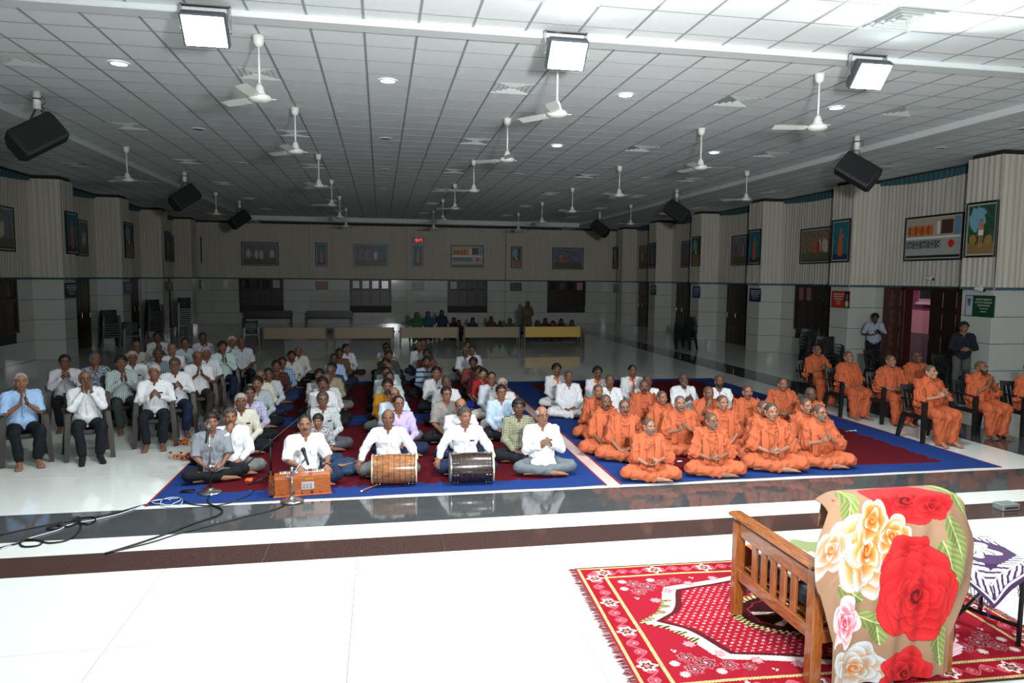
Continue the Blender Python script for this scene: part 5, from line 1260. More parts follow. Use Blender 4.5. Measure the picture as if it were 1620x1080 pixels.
def dholak(label, x0, x1, y, col, col2, rh, whiteleft):
    X = (x0 + x1)/2; L = x1 - x0; r = thing('barrel_drum', label, 'drum', (X, y, 0.012 + 0.178), math.radians(-2), 'two-headed barrel drums')
    m = mat('drum_%s' % label[:5], col, 0.22, pattern='wood', col2=col2, pscale=10, stretch=(0.6, 3, 3), coat=0.5)
    prof = []
    n = 24
    for i in range(n + 1):
        t = i/n; rad = 0.165 + 0.012*math.sin(PI*t); prof.append((rad, -L/2 + 0.02 + (L - 0.04)*t))
    MB().lathe(prof, axis=(1, 0, 0), n=36).build('barrel', m, r, True)
    for k in range(7):
        t = -L/2 + 0.07 + k*(L - 0.14)/6; rad = 0.1655 + 0.012*math.sin(PI*(t + L/2)/L); q = MB().lathe([(rad, t - 0.003), (rad + 0.0022, t), (rad, t + 0.003)], axis=(1, 0, 0), n=36, capped=False); q.build('turned_band', mat('band_dark', tuple(c*0.45 for c in col), 0.3), r, True)
    mh = mat('drum_skin', (0.86, 0.80, 0.62), 0.7); mg = mat('drum_skin_grey', (0.46, 0.46, 0.46), 0.6)
    for s in (-1, 1):
        MB().lathe([(0.150, s*(L/2 - 0.004)), (0.166, s*(L/2)), (0.176, s*(L/2 - 0.008)), (0.177, s*(L/2 - 0.022)), (0.170, s*(L/2 - 0.024))], axis=(1, 0, 0), n=36).build('drum_head', mg if (s < 0 and whiteleft) else mh, r, True)
        MB().lathe([(0.179, s*(L/2 - 0.024)), (0.179, s*(L/2 - 0.016))], axis=(1, 0, 0), n=36, capped=False).build('hoop', m_metal, r, True)
        for k in range(8):
            a = 2*PI*(k + 0.35)/8; c, s0 = math.cos(a), math.sin(a); q = MB()
            q.tube([(s*(L/2 - 0.015), c*0.181, s0*0.181), (s*(L/2 - 0.09), c*0.182, s0*0.182)], 0.003, 5); q.ell((s*(L/2 - 0.095), c*0.183, s0*0.183), (0.011, 0.008, 0.008), 8, 6); q.build('tuning_hook', m_metal, r, True)
    return r
dholak('honey coloured wooden barrel drum in front of the man in a white kurta', -0.12, 0.41, 8.36, (0.66, 0.44, 0.26), (0.46, 0.27, 0.13), 0.17, False)
dholak('dark brown wooden barrel drum in front of the second drummer', 0.79, 1.32, 8.30, (0.20, 0.14, 0.12), (0.12, 0.08, 0.07), 0.17, True)
r = thing('drumstick', 'curved wooden drumstick lying on the carpet by the honey drum', 'drumstick', (-0.13, 8.2, 0.022), 0); MB().tube([(-0.10, -0.13, 0), (-0.05, -0.06, 0.004), (0.03, 0.03, 0.004), (0.08, 0.09, 0)], [0.007, 0.009, 0.009, 0.008], 8).build('stick', mat('stick_wood', (0.62, 0.36, 0.18), 0.4), r, True); MB().ell((-0.10, -0.135, 0.002), (0.014, 0.014, 0.012), 10, 6).build('stick_tip', m_fan, r, True)
m_mic = mat('mic_black', (0.06, 0.06, 0.065), 0.45); m_mesh = mat('mic_mesh', (0.50, 0.51, 0.52), 0.35, 0.8, bump=0.6, bscale=500)
def mic(parent, loc, aim, col=None):
    d = np.array(aim, float); d /= np.linalg.norm(d); l_ = np.array(loc, float)
    MB().lathe([(0.011, -0.16), (0.013, -0.1), (0.020, -0.01), (0.021, 0.0)], l_, d, 14).build('microphone_body', m_mic, parent, True)
    MB().ell(tuple(l_ + d*0.022), (0.027, 0.027, 0.027), 14, 10).build('microphone_head', col or m_mesh, parent, True)
# round base stand of the singer
x, y = -1.90, 8.30; r = thing('microphone_stand', 'chrome round base microphone stand before the singer in the grey polo', 'microphone stand', (x, y, 0.012), 0)
def rbase(r): MB().lathe([(0.125, 0.0), (0.125, 0.012), (0.09, 0.022), (0.05, 0.032), (0.03, 0.05), (0.016, 0.06)], n=28).build('round_base', m_metal, r, True)
rbase(r); MB().lathe([(0.014, 0.05), (0.014, 0.36)], n=12).build('lower_tube', m_mic, r, True); MB().lathe([(0.009, 0.34), (0.009, 0.66)], n=12).build('upper_tube', m_metal, r, True)
q = MB(); q.bbox((0, 0, 0.30), (0.05, 0.05, 0.05), 0.006); q.cap((-0.06, 0, 0.30), (0.06, 0, 0.30), 0.010, 0.010, 8); q.cap((0.065, 0, 0.27), (0.065, 0, 0.33), 0.014, 0.014, 8); q.cap((-0.06, 0, 0.25), (-0.06, 0, 0.30), 0.009, 0.009, 8); q.build('clamp', m_metal, r, True)
mic(r, (-0.005, 0.0, 0.73), (0.1, 0.45, 1)); 
# low round base stand at the harmonium
x, y = -0.965, 7.87; r = thing('microphone_stand', 'short chrome round base microphone stand on the edge of the carpet by the harmonium', 'microphone stand', (x, y, 0.004), 0)
rbase(r); MB().lathe([(0.011, 0.05), (0.011, 0.30)], n=12).build('lower_tube', m_metal, r, True); MB().lathe([(0.016, 0.29), (0.016, 0.38)], n=12).build('clamp', m_metal, r, True)
q = MB(); q.tube([(-0.02, 0.02, 0.24), (0.06, 0.10, 0.36), (0.13, 0.20, 0.42)], 0.009, 8); q.tube([(-0.05, 0.0, 0.30), (-0.035, 0.0, 0.24)], 0.008, 6); q.build('arm', m_metal, r, True); mic(r, (0.11, 0.20, 0.50), (-0.35, 0.25, 1), m_mic)
# tripod boom stand
x, y = -1.30, 8.66; r = thing('microphone_stand', 'black tripod boom microphone stand left of the harmonium', 'microphone stand', (x, y, 0.012), 0)
for k in range(3):
    a = 2*PI*k/3 - 0.6; MB().tube([(0, 0, 0.06), (0.24*math.cos(a), 0.24*math.sin(a), 0.02)], 0.011, 8).build('leg', m_mic, r, True)
    MB().ell((0.24*math.cos(a), 0.24*math.sin(a), 0.014), (0.020, 0.016, 0.013), 8, 6).build('rubber_foot', m_mic, r, True)
MB().lathe([(0.03, 0.03), (0.032, 0.09), (0.02, 0.13)], n=12).build('hub', m_mic, r, True); MB().lathe([(0.011, 0.10), (0.011, 0.46)], n=10).build('lower_tube', m_mic, r, True)
MB().cap((0, 0, 0.44), (0, 0, 0.50), 0.02, 0.02, 10).build('clamp', m_mic, r, True); MB().tube([(-0.24, -0.16, 0.26), (0, 0, 0.48), (0.40, 0.12, 0.80)], 0.008, 8).build('boom_arm', m_mic, r, True)
mic(r, (0.445, 0.05, 0.86), (-0.05, 0.25, 1), m_mic); MB().tube([(0.43, 0.07, 0.72), (0.40, 0.05, 0.62), (0.30, 0.04, 0.55), (0.18, 0.0, 0.50), (0.10, 0, 0.52)], 0.004, 6).build('cable', m_mic, r, True)
# ------------------------------------------------------------------ cables
def cable(label, pts, rad, m, cat='cable', lift=0.0):
    P = []
    W_ = [at_z(*p) for p in pts]
    n = len(W_)
    for i in range(n - 1):
        p0, p1, p2, p3 = [np.array(W_[max(0, min(n - 1, i + k))]) for k in (-1, 0, 1, 2)]
        for t in np.linspace(0, 1, 6)[:-1]:
            c = 0.5*((2*p1) + (-p0 + p2)*t + (2*p0 - 5*p1 + 4*p2 - p3)*t*t + (-p0 + 3*p1 - 3*p2 + p3)*t**3)
            on = (-2.46 < c[0] < 8.1) and c[1] > 7.94; P.append((c[0], c[1], rad + (0.014 if on else 0.001)))
    P.append((*W_[-1], rad + 0.001)); tag(MB().tube(P, rad, 6).build('cable', m, None, True), label, cat)
m_cab = mat('cable_black', (0.06, 0.065, 0.07), 0.5); m_cabw = mat('cable_white', (0.75, 0.80, 0.86), 0.4)
cable('black cable running from the singer stand over the dark stripe to the front', [(332, 785), (330, 797), (350, 806), (347, 815), (310, 828), (262, 846), (215, 862), (166, 877)], 0.009, m_cab)
cable('thin dark cable from the harmonium stand across the dark stripe', [(450, 800), (430, 808), (380, 820), (330, 833), (280, 846), (235, 860), (168, 876)], 0.006, m_cab)
cable('black cable crossing the carpet front from the boom stand', [(402, 778), (392, 787), (345, 800), (300, 798), (280, 790), (262, 793)], 0.006, m_cab)
cable('black cable trailing to the left edge from the carpet corner', [(262, 793), (240, 797), (222, 801), (190, 810), (150, 818), (128, 820), (80, 830), (40, 838), (0, 847)], 0.007, m_cab)
cable('black cable looped in coils on the dark floor stripe', [(0, 868), (30, 860), (45, 854), (66, 858), (60, 864), (40, 866), (32, 862), (36, 855), (60, 856), (78, 860), (105, 856), (122, 845), (128, 832), (120, 824), (92, 830), (74, 837), (85, 838), (105, 832), (127, 823), (122, 819), (98, 826), (92, 832), (108, 834), (124, 828), (140, 830), (151, 824), (146, 819), (130, 820)], 0.008, m_cab)
cable('pale blue white cable beside the coiled black cable', [(0, 870), (30, 859), (48, 852), (90, 840), (110, 831), (150, 823), (185, 815), (215, 805), (226, 800)], 0.006, m_cabw)
cable('thin white cable coiled on the blue carpet corner', [(226, 800), (240, 796), (262, 792), (285, 791), (288, 797), (275, 803), (258, 802), (254, 797), (262, 791), (280, 789), (286, 793), (272, 799), (248, 799), (240, 796), (250, 793), (270, 792)], 0.005, m_cabw)
# ------------------------------------------------------------------ small things lying about
def at0(px, py, z=0.0): X, Y = at_z(px, py, z); return (X, Y)
def small(name, label, cat, px, py, z, parts, rz=0.0, group=None):
    X, Y = at0(px, py); r = thing(name, label, cat, (X, Y, z), rz, group)
    for nm, mb, m in parts: mb.build(nm, m, r, True)
    return r
small('mobile_phone', 'black phone lying on the carpet corner in front of the singer', 'phone', 297, 779, 0.016, [('phone_body', MB().bbox((0, 0, 0.005), (0.15, 0.08, 0.010), 0.003), m_blk), ('screen', MB().box((0, 0, 0.0108), (0.13, 0.066, 0.001)), mat('dark_glass', (0.03, 0.03, 0.04), 0.05))])
small('small_box', 'small orange box on the red carpet behind the singer', 'box', 394, 764, 0.014, [('box_body', MB().bbox((0, 0, 0.02), (0.08, 0.09, 0.04), 0.003), mat('box_orange', (0.86, 0.36, 0.12), 0.5)), ('box_label', MB().box((0, -0.0455, 0.02), (0.05, 0.001, 0.012)), mat('box_dark', (0.35, 0.15, 0.1), 0.5))])
m_mg = mat('marigold', (0.80, 0.40, 0.12), 0.8); m_mr = mat('garland_dark', (0.30, 0.07, 0.06), 0.8)
for px, py, lb, sz in ((289, 703, 'orange and dark red flower garland on the floor behind the old man', 0.9), (296, 726, 'bunched orange garland at the left edge of the carpet', 1.2)):
    X, Y = at0(px, py); r = thing('flower_garland', lb, 'garland', (X, Y, 0.02)); rs = np.random.RandomState(px)
    a, b = MB(), MB()
    for k in range(60): (a if k % 3 else b).ell((rs.normal()*0.075*sz, rs.normal()*0.05, 0.012 + abs(rs.normal())*0.02), (0.020, 0.018, 0.014), 6, 4)
    a.build('marigold_flowers', m_mg, r)['kind'] = 'stuff'; b.build('dark_flowers', m_mr, r)['kind'] = 'stuff'
# blue rounded cushion bag with wooden clappers resting on it
X, Y = at0(553, 752); r = thing('cushion', 'round dark blue cloth cushion between the harmonium and honey drum', 'cushion', (X - 0.04, Y + 0.12, 0.012)); q = MB(); q.ell((0, 0, 0.085), (0.22, 0.19, 0.09)); q.ell((0.05, -0.05, 0.06), (0.2, 0.17, 0.06)); me = remesh(q, 'cushion_body', 0.012, 3, 0.6, [mat('denim_blue', (0.13, 0.22, 0.34), 0.85, bump=0.2)]); folds(me, 0.03, 18, 2); link('cushion_body', me, r)
X, Y = X - 0.02, Y - 0.04; r = thing('wooden_clapper', 'wooden hand clappers with brass jingles resting on the blue cushion', 'clapper', (X + 0.02, Y + 0.04, 0.150), math.radians(38)); q = MB()
q.bbox((0, 0, 0), (0.27, 0.022, 0.018), 0.003); q.bbox((0, 0.035, 0), (0.27, 0.022, 0.018), 0.003); q.build('clapper_bar', mat('clapper_wood', (0.66, 0.50, 0.30), 0.4), r); MB().bbox((0.12, 0.018, 0.006), (0.09, 0.075, 0.018), 0.003).build('clapper_head', mat('clapper_orange', (0.72, 0.36, 0.16), 0.5), r)
q = MB()
for k in range(4): q.lathe([(0.012, 0), (0.012, 0.003)], (-0.09 + 0.05*k, 0.017, 0.006), (0, 1, 0), 10)
q.build('jingles', m_brass, r)
small('flower_petals', 'tiny red petals dropped at the edge of the monks carpet', 'petals', 1129, 752, 0.014, [('petals', MB().ell((0, 0, 0.004), (0.03, 0.02, 0.006)).ell((0.03, 0.02, 0.004), (0.02, 0.02, 0.006)), mat('rose_red', (0.62, 0.06, 0.10)))])
small('flower_petals', 'tiny white petals near the red ones at the carpet edge', 'petals', 1154, 749, 0.014, [('petals', MB().ell((0, 0, 0.004), (0.02, 0.012, 0.006)).ell((0.02, 0.012, 0.004), (0.014, 0.012, 0.006)), m_fan)])
small('folded_paper', 'small crumpled white paper on the dark red carpet among the monks', 'paper', 1075, 732, 0.014, [('paper', MB().bbox((0, 0, 0.008), (0.07, 0.03, 0.014), 0.005), m_fan)])
small('spectacles', 'thin wire spectacles lying on the dark red carpet at right', 'glasses', 1346, 683, 0.02, [('wire_frame', MB().tube([(0.03*math.cos(a), 0.02*math.sin(a), 0) for a in np.linspace(0, 2*PI, 13)], 0.003, 5).tube([(0.075 + 0.03*math.cos(a), 0.02*math.sin(a), 0) for a in np.linspace(0, 2*PI, 13)], 0.003, 5).tube([(0.105, 0, 0), (0.13, 0.09, 0)], 0.003, 5).tube([(-0.03, 0, 0), (-0.12, -0.04, 0)], 0.003, 5), m_fan)])
small('socket_box', 'white and yellow socket box on the floor beside the monks chair leg', 'socket box', 1459, 694, 0.0, [('box_body', MB().bbox((0, 0, 0.07), (0.10, 0.05, 0.14), 0.006), mat('pale_yellow', (0.80, 0.78, 0.55), 0.5)), ('socket', MB().lathe([(0.03, 0), (0.03, 0.01)], (0, -0.028, 0.08), (0, -1, 0), 12), m_blk), ('plug_lead', MB().tube([(0, -0.03, 0.08), (0.03, -0.06, 0.04), (0.09, -0.02, 0.012), (0.16, 0.05, 0.012)], 0.006, 6), m_fan)])
small('cloth_bag', 'white cloth bag under the chair of the monk with clasped hands', 'bag', 1462, 676, 0.0, [('bag_body', MB().ell((0, 0, 0.09), (0.12, 0.08, 0.09)).ell((0.03, 0, 0.16), (0.05, 0.04, 0.05)), mat('bag_white', (0.75, 0.77, 0.82), 0.7))])
small('cotton_wad', 'small dark cloth piece on the carpet between two front monks', 'cloth', 1179, 746, 0.013, [('cloth_piece', MB().bbox((0, 0, 0.008), (0.12, 0.05, 0.016), 0.005), mat('dark_red_cloth', (0.2, 0.06, 0.07), 0.9))])
# ------------------------------------------------------------------ foreground: rug, armchair with printed blanket, side table
def sm(a, b, x): t = np.clip((x - a)/(b - a), 0, 1); return t*t*(3 - 2*t)
def rug_paint(nx, ny, W, H):
    """Persian style rug, painted by its own plan: borders, spandrels with roses, scalloped white band, dotted field, dark medallion"""
    x = np.linspace(0, W, nx + 1)[None, :].repeat(ny + 1, 0); y = np.linspace(0, H, ny + 1)[:, None].repeat(nx + 1, 1)
    C3 = lambda *c: np.array(c); red = C3(0.60, 0.10, 0.17); dk = C3(0.30, 0.07, 0.09); wh = C3(0.93, 0.86, 0.84); yl = C3(0.86, 0.82, 0.56); pk = C3(0.86, 0.42, 0.48); gn = C3(0.20, 0.17, 0.13)
    img = np.zeros((ny + 1, nx + 1, 3)) + red
    d = np.minimum(np.minimum(x, W - x), np.minimum(y, H - y))                       # distance from the edge
    s = np.where((x < W - x) & (np.minimum(x, W - x) < np.minimum(y, H - y)) | ((x >= W - x) & (np.minimum(x, W - x) < np.minimum(y, H - y))), y, x)
    def rope(lo, hi):
        m = (d > lo) & (d < hi); w_ = (hi - lo); ph = np.mod(s/0.022 + (d - lo)/w_*1.0, 1); ph2 = np.mod(s/0.022 - (d - lo)/w_, 1)
        img[m] = dk; img[m & ((np.abs(ph - 0.5) < 0.27) | (np.abs(ph2 - 0.5) < 0.18))] = yl
    bd = (d > 0.035) & (d < 0.20); img[bd] = C3(0.58, 0.08, 0.14)
    t = np.mod(s, 0.44)/0.44; c = (d - 0.117)/0.062
    img[bd & (np.abs(c - 0.75*np.sin(t*4*PI)) < 0.10)] = pk; 
    for k in (0.12, 0.37, 0.62, 0.87):
        rr = np.hypot((t - k)*0.44, (d - 0.117)); img[bd & (np.abs(rr - 0.028) < 0.0045)] = pk; img[bd & (np.abs(rr - 0.012) < 0.004)] = pk; img[bd & (rr < 0.005)] = wh
    rr = np.hypot((t - 0.5)*0.44, (d - 0.117)*0.9)*(1 + 0.22*np.cos(6*np.arctan2(d - 0.117, (t - 0.5)*0.44))); img[bd & (rr < 0.052)] = wh; img[bd & (rr < 0.034)] = dk; img[bd & (rr < 0.018)] = C3(0.75, 0.5, 0.4)
    rope(0.012, 0.035); rope(0.20, 0.226)
    inn = d >= 0.226
    # scalloped medallion field
    cx, cy = W/2, H/2; u = (x - cx)/(W/2 - 0.30); v = (y - cy)/(H/2 - 0.24); au, av = np.abs(u), np.abs(v)
    r = (au**1.9 + av**2.4)**(1/2.0); th = np.arctan2(v, u); sc = r*(1 + 0.13*np.abs(np.sin(th*4)) ) + 0.05*np.maximum(0, 1 - np.abs(av)*6)*(-1)*(au > 0.5)
    band = inn & (sc < 1.0) & (sc > 0.90); img[band] = wh
    leaf = band & (sc > 0.955 - 0.03*np.sin(th*40)) & (av < 0.45); img[leaf] = gn; img[leaf & (np.sin(th*160 + sc*60) > 0.45)] = yl
    rs = np.random.RandomState(7)
    def rose(px_, py_, R, a=dk, b=pk):
        rr = np.hypot(x - px_, y - py_); an = np.arctan2(y - py_, x - px_); e = R*(1 + 0.16*np.cos(an*7 + px_*30)); m = inn & (rr < e)
        img[m] = a; q = m & (np.abs(np.sin(rr/R*9 + 0.9*np.cos(an*5 + rr*60))) > 0.80); img[q] = b; img[m & (rr > e*0.93)] = b; img[m & (rr < R*0.12)] = wh
    for a in np.linspace(0, 2*PI, 27)[:-1]:
        au_, av_ = math.cos(a), math.sin(a); k = (abs(au_)**1.9 + abs(av_)**2.4)**0.5; R = 0.93/k; px_, py_ = cx + au_*R*(W/2 - 0.30), cy + av_*R*(H/2 - 0.24)
        if abs(av_) > 0.35: rose(px_, py_, 0.040, C3(0.90, 0.70, 0.72), C3(0.62, 0.12, 0.2))
    img[inn & (sc < 0.90) & (sc > 0.85)] = C3(0.34, 0.10, 0.12)
    fld = inn & (sc <= 0.85); img[fld] = C3(0.62, 0.09, 0.17)
    gx, gy = np.mod(x + 0.5*0.056*(np.floor(y/0.040) % 2), 0.056) - 0.028, np.mod(y, 0.040) - 0.020
    q = np.maximum(np.abs(gx + gy*0.4), np.abs(gy))*1.0; img[fld & (q < 0.0086)] = wh; img[fld & (q < 0.0052)] = dk
    rm = np.hypot((x - cx)/0.52, (y - cy)/0.34); an = np.arctan2((y - cy)/0.34, (x - cx)/0.52)
    img[rm < 1.0] = C3(0.20, 0.04, 0.06); ch = (rm < 1.0) & (rm > 0.87); img[ch & ((np.sin(an*60) > 0) ^ (rm > 0.935))] = yl; img[(rm < 1.0) & (np.abs(rm - 0.76 + 0.04*np.abs(np.sin(an*8))) < 0.012)] = C3(0.55, 0.15, 0.2)
    f = (rm < 0.70) & (np.sin(an*14) > 0.1) & (rm > 0.42 + 0.05*np.cos(an*14)); img[f & (np.mod(np.floor(an*14/PI/4), 2) == 0)] = wh
    # corner spandrel roses, leaves and sprigs
    for sx in (-1, 1):
        for sy in (-1, 1):
            for ox, oy, R in ((0.40, 0.36, 0.060), (0.50, 0.42, 0.068), (0.64, 0.37, 0.055), (0.40, 0.50, 0.058), (0.76, 0.34, 0.045)):
                rose(cx + sx*(W/2 - ox), cy + sy*(H/2 - oy), R, gn, pk)
            for ox, oy in ((0.32, 0.31), (0.30, 0.44), (0.56, 0.31)):
                X_, Y_ = cx + sx*(W/2 - ox), cy + sy*(H/2 - oy)
                for k in range(5):
                    a = k*PI/5 + ox*9; m = inn & (np.abs((x - X_)*math.sin(a) - (y - Y_)*math.cos(a)) < 0.005) & (np.hypot(x - X_, y - Y_) < 0.034); img[m] = wh
            for ox, oy in ((0.34, 0.60), (0.58, 0.54), (0.90, 0.30)):
                for dx_, dy_ in ((0, 0), (0.02, 0.01), (0.008, 0.024)): img[inn & (np.hypot(x - cx - sx*(W/2 - ox) - dx_, y - cy - sy*(H/2 - oy) - dy_) < 0.0075)] = wh
    return img
m_vrug = mat('rug_wool', (0.5, 0.1, 0.1), 0.95, vcol=True, bump=0.5, bscale=350, spec=0.1); m_fr = mat('rug_fringe', (0.46, 0.10, 0.17), 0.95)
A_, B_, C_ = np.array(at_z(912, 897)), np.array(at_z(1160, 884)), None
# plan of the rug measured on the floor: near-left corner off the picture
RW, RH = 2.95, 1.98; ro = A3(1.60, 5.62, 0); ux = A3(math.cos(-0.035), math.sin(-0.035), 0); uy = A3(-math.sin(0.035)*-1*-1 - 0.0, -1, 0); uy = A3(-0.045, -1, 0)/math.hypot(0.045, 1)
nx, ny = 560, 376
img = rug_paint(nx, ny, RW, RH)
U = np.linspace(0, RW, nx + 1); Vv = np.linspace(0, RH, ny + 1)
P = ro + U[None, :, None]*ux + Vv[:, None, None]*uy
wav = 0.005 + 0.0022*np.sin(P[..., 0]*7 + P[..., 1]*3) + 0.0018*np.sin(P[..., 1]*9 - P[..., 0]*4)
edge = np.minimum(np.minimum(U[None, :], RW - U[None, :]), np.minimum(Vv[:, None], RH - Vv[:, None])); P[..., 2] = 0.0065 + wav*np.clip(edge/0.05, 0, 1)*0.8
V = P.reshape(-1, 3); ii, jj = np.meshgrid(np.arange(nx), np.arange(ny)); a = (jj*(nx + 1) + ii).ravel(); F = np.stack([a, a + nx + 1, a + nx + 2, a + 1], 1)
me = bpy.data.meshes.new('rug'); me.from_pydata(V.tolist(), [], F.tolist()); me.materials.append(m_vrug); me.update(); vcolor(me, img.reshape(-1, 3))
rug = link('patterned_rug', me); tag(rug, 'red oriental rug with roses and a dark medallion under the wooden armchair', 'rug')
q = MB(); rs = np.random.RandomState(2)
for side in (0, 1):
    for k in range(150):
        t = k/150*RH; b = ro + uy*t + ux*(RW if side else 0) + A3(0, 0, 0.006); o = ux*(1 if side else -1); l_ = 0.055 + 0.025*rs.rand(); sw = uy*rs.normal()*0.016
        q.add([b, b + uy*0.011, b + o*l_*0.6 + sw*0.5 + uy*0.011, b + o*l_*0.6 + sw*0.5, b + o*l_ + sw + uy*0.006 - A3(0, 0, 0.003)], [(0, 1, 2, 3), (3, 2, 4)])
q.build('fringe', m_fr, rug)['kind'] = 'stuff'
struct_e = MB(); 
for s_, e_ in ((ro, ro + ux*RW), (ro + uy*RH, ro + uy*RH + ux*RW)): struct_e.tube([s_ + A3(0, 0, 0.005), e_ + A3(0, 0, 0.005)], 0.005, 6)
struct_e.build('edge_binding', mat('rug_edge_dark', (0.16, 0.10, 0.09), 0.9), rug)
# wooden armchair, back to the camera
m_ww = mat('honey_teak', (0.60, 0.34, 0.14), 0.28, pattern='wood', col2=(0.42, 0.21, 0.08), pscale=9, stretch=(8, 8, 0.9), coat=0.5)
m_wh = mat('honey_teak_long', (0.62, 0.36, 0.15), 0.26, pattern='wood', col2=(0.42, 0.21, 0.08), pscale=9, stretch=(8, 0.9, 8), coat=0.6)
AR = math.radians(0.5); ch = thing('wooden_armchair', 'honey brown wooden armchair with slatted side, back turned to the camera', 'armchair', (3.02, 3.72, 0.012), AR)
# local: x across, y forward (away from the camera), origin under the middle of the back
HW = 0.46
for s in (-1, 1):
    MB().bbox((s*HW, 0.0, 0.36), (0.075, 0.075, 0.72), 0.006).build('back_post', m_ww, ch); MB().bbox((s*HW, 0.92, 0.345), (0.075, 0.065, 0.69), 0.006).build('front_post', m_ww, ch)
    o = MB().bbox((0, 0, 0), (0.10, 1.02, 0.034), 0.010).build('armrest', m_wh, ch, loc=(s*(HW), 0.49, 0.735))
    MB().bbox((s*HW, 0.46, 0.645), (0.035, 0.86, 0.10), 0.005).build('side_rail', m_wh, ch); MB().bbox((s*HW, 0.46, 0.31), (0.04, 0.86, 0.085), 0.005).build('side_rail', m_wh, ch)
    for k in range(5): MB().bbox((s*HW, 0.22 + 0.118*k, 0.475), (0.022, 0.058, 0.28), 0.004).build('side_slat', m_ww, ch)
MB().bbox((0, 0.92, 0.30), (0.85, 0.035, 0.09), 0.005).build('front_rail', m_wh, ch); MB().bbox((0, 0.0, 0.30), (0.85, 0.035, 0.09), 0.005).build('back_rail', m_wh, ch)
MB().bbox((0, 0.46, 0.355), (0.85, 0.86, 0.03), 0.006).build('seat_board', m_wh, ch)
q = MB(); 
for k in range(6): q.bbox((-0.30 + 0.12*k, -0.05, 0.78), (0.05, 0.022, 0.72), 0.004)
q.bbox((0, -0.05, 1.12), (0.84, 0.04, 0.08), 0.008); q.bbox((0, -0.04, 0.45), (0.84, 0.035, 0.07), 0.006); q.build('backrest', m_ww, ch)
MB().bbox((0, 0.44, 0.43), (0.80, 0.80, 0.12), 0.03).build('seat_cushion', mat('slate_cushion', (0.22, 0.25, 0.29), 0.9, bump=0.3), ch, False)
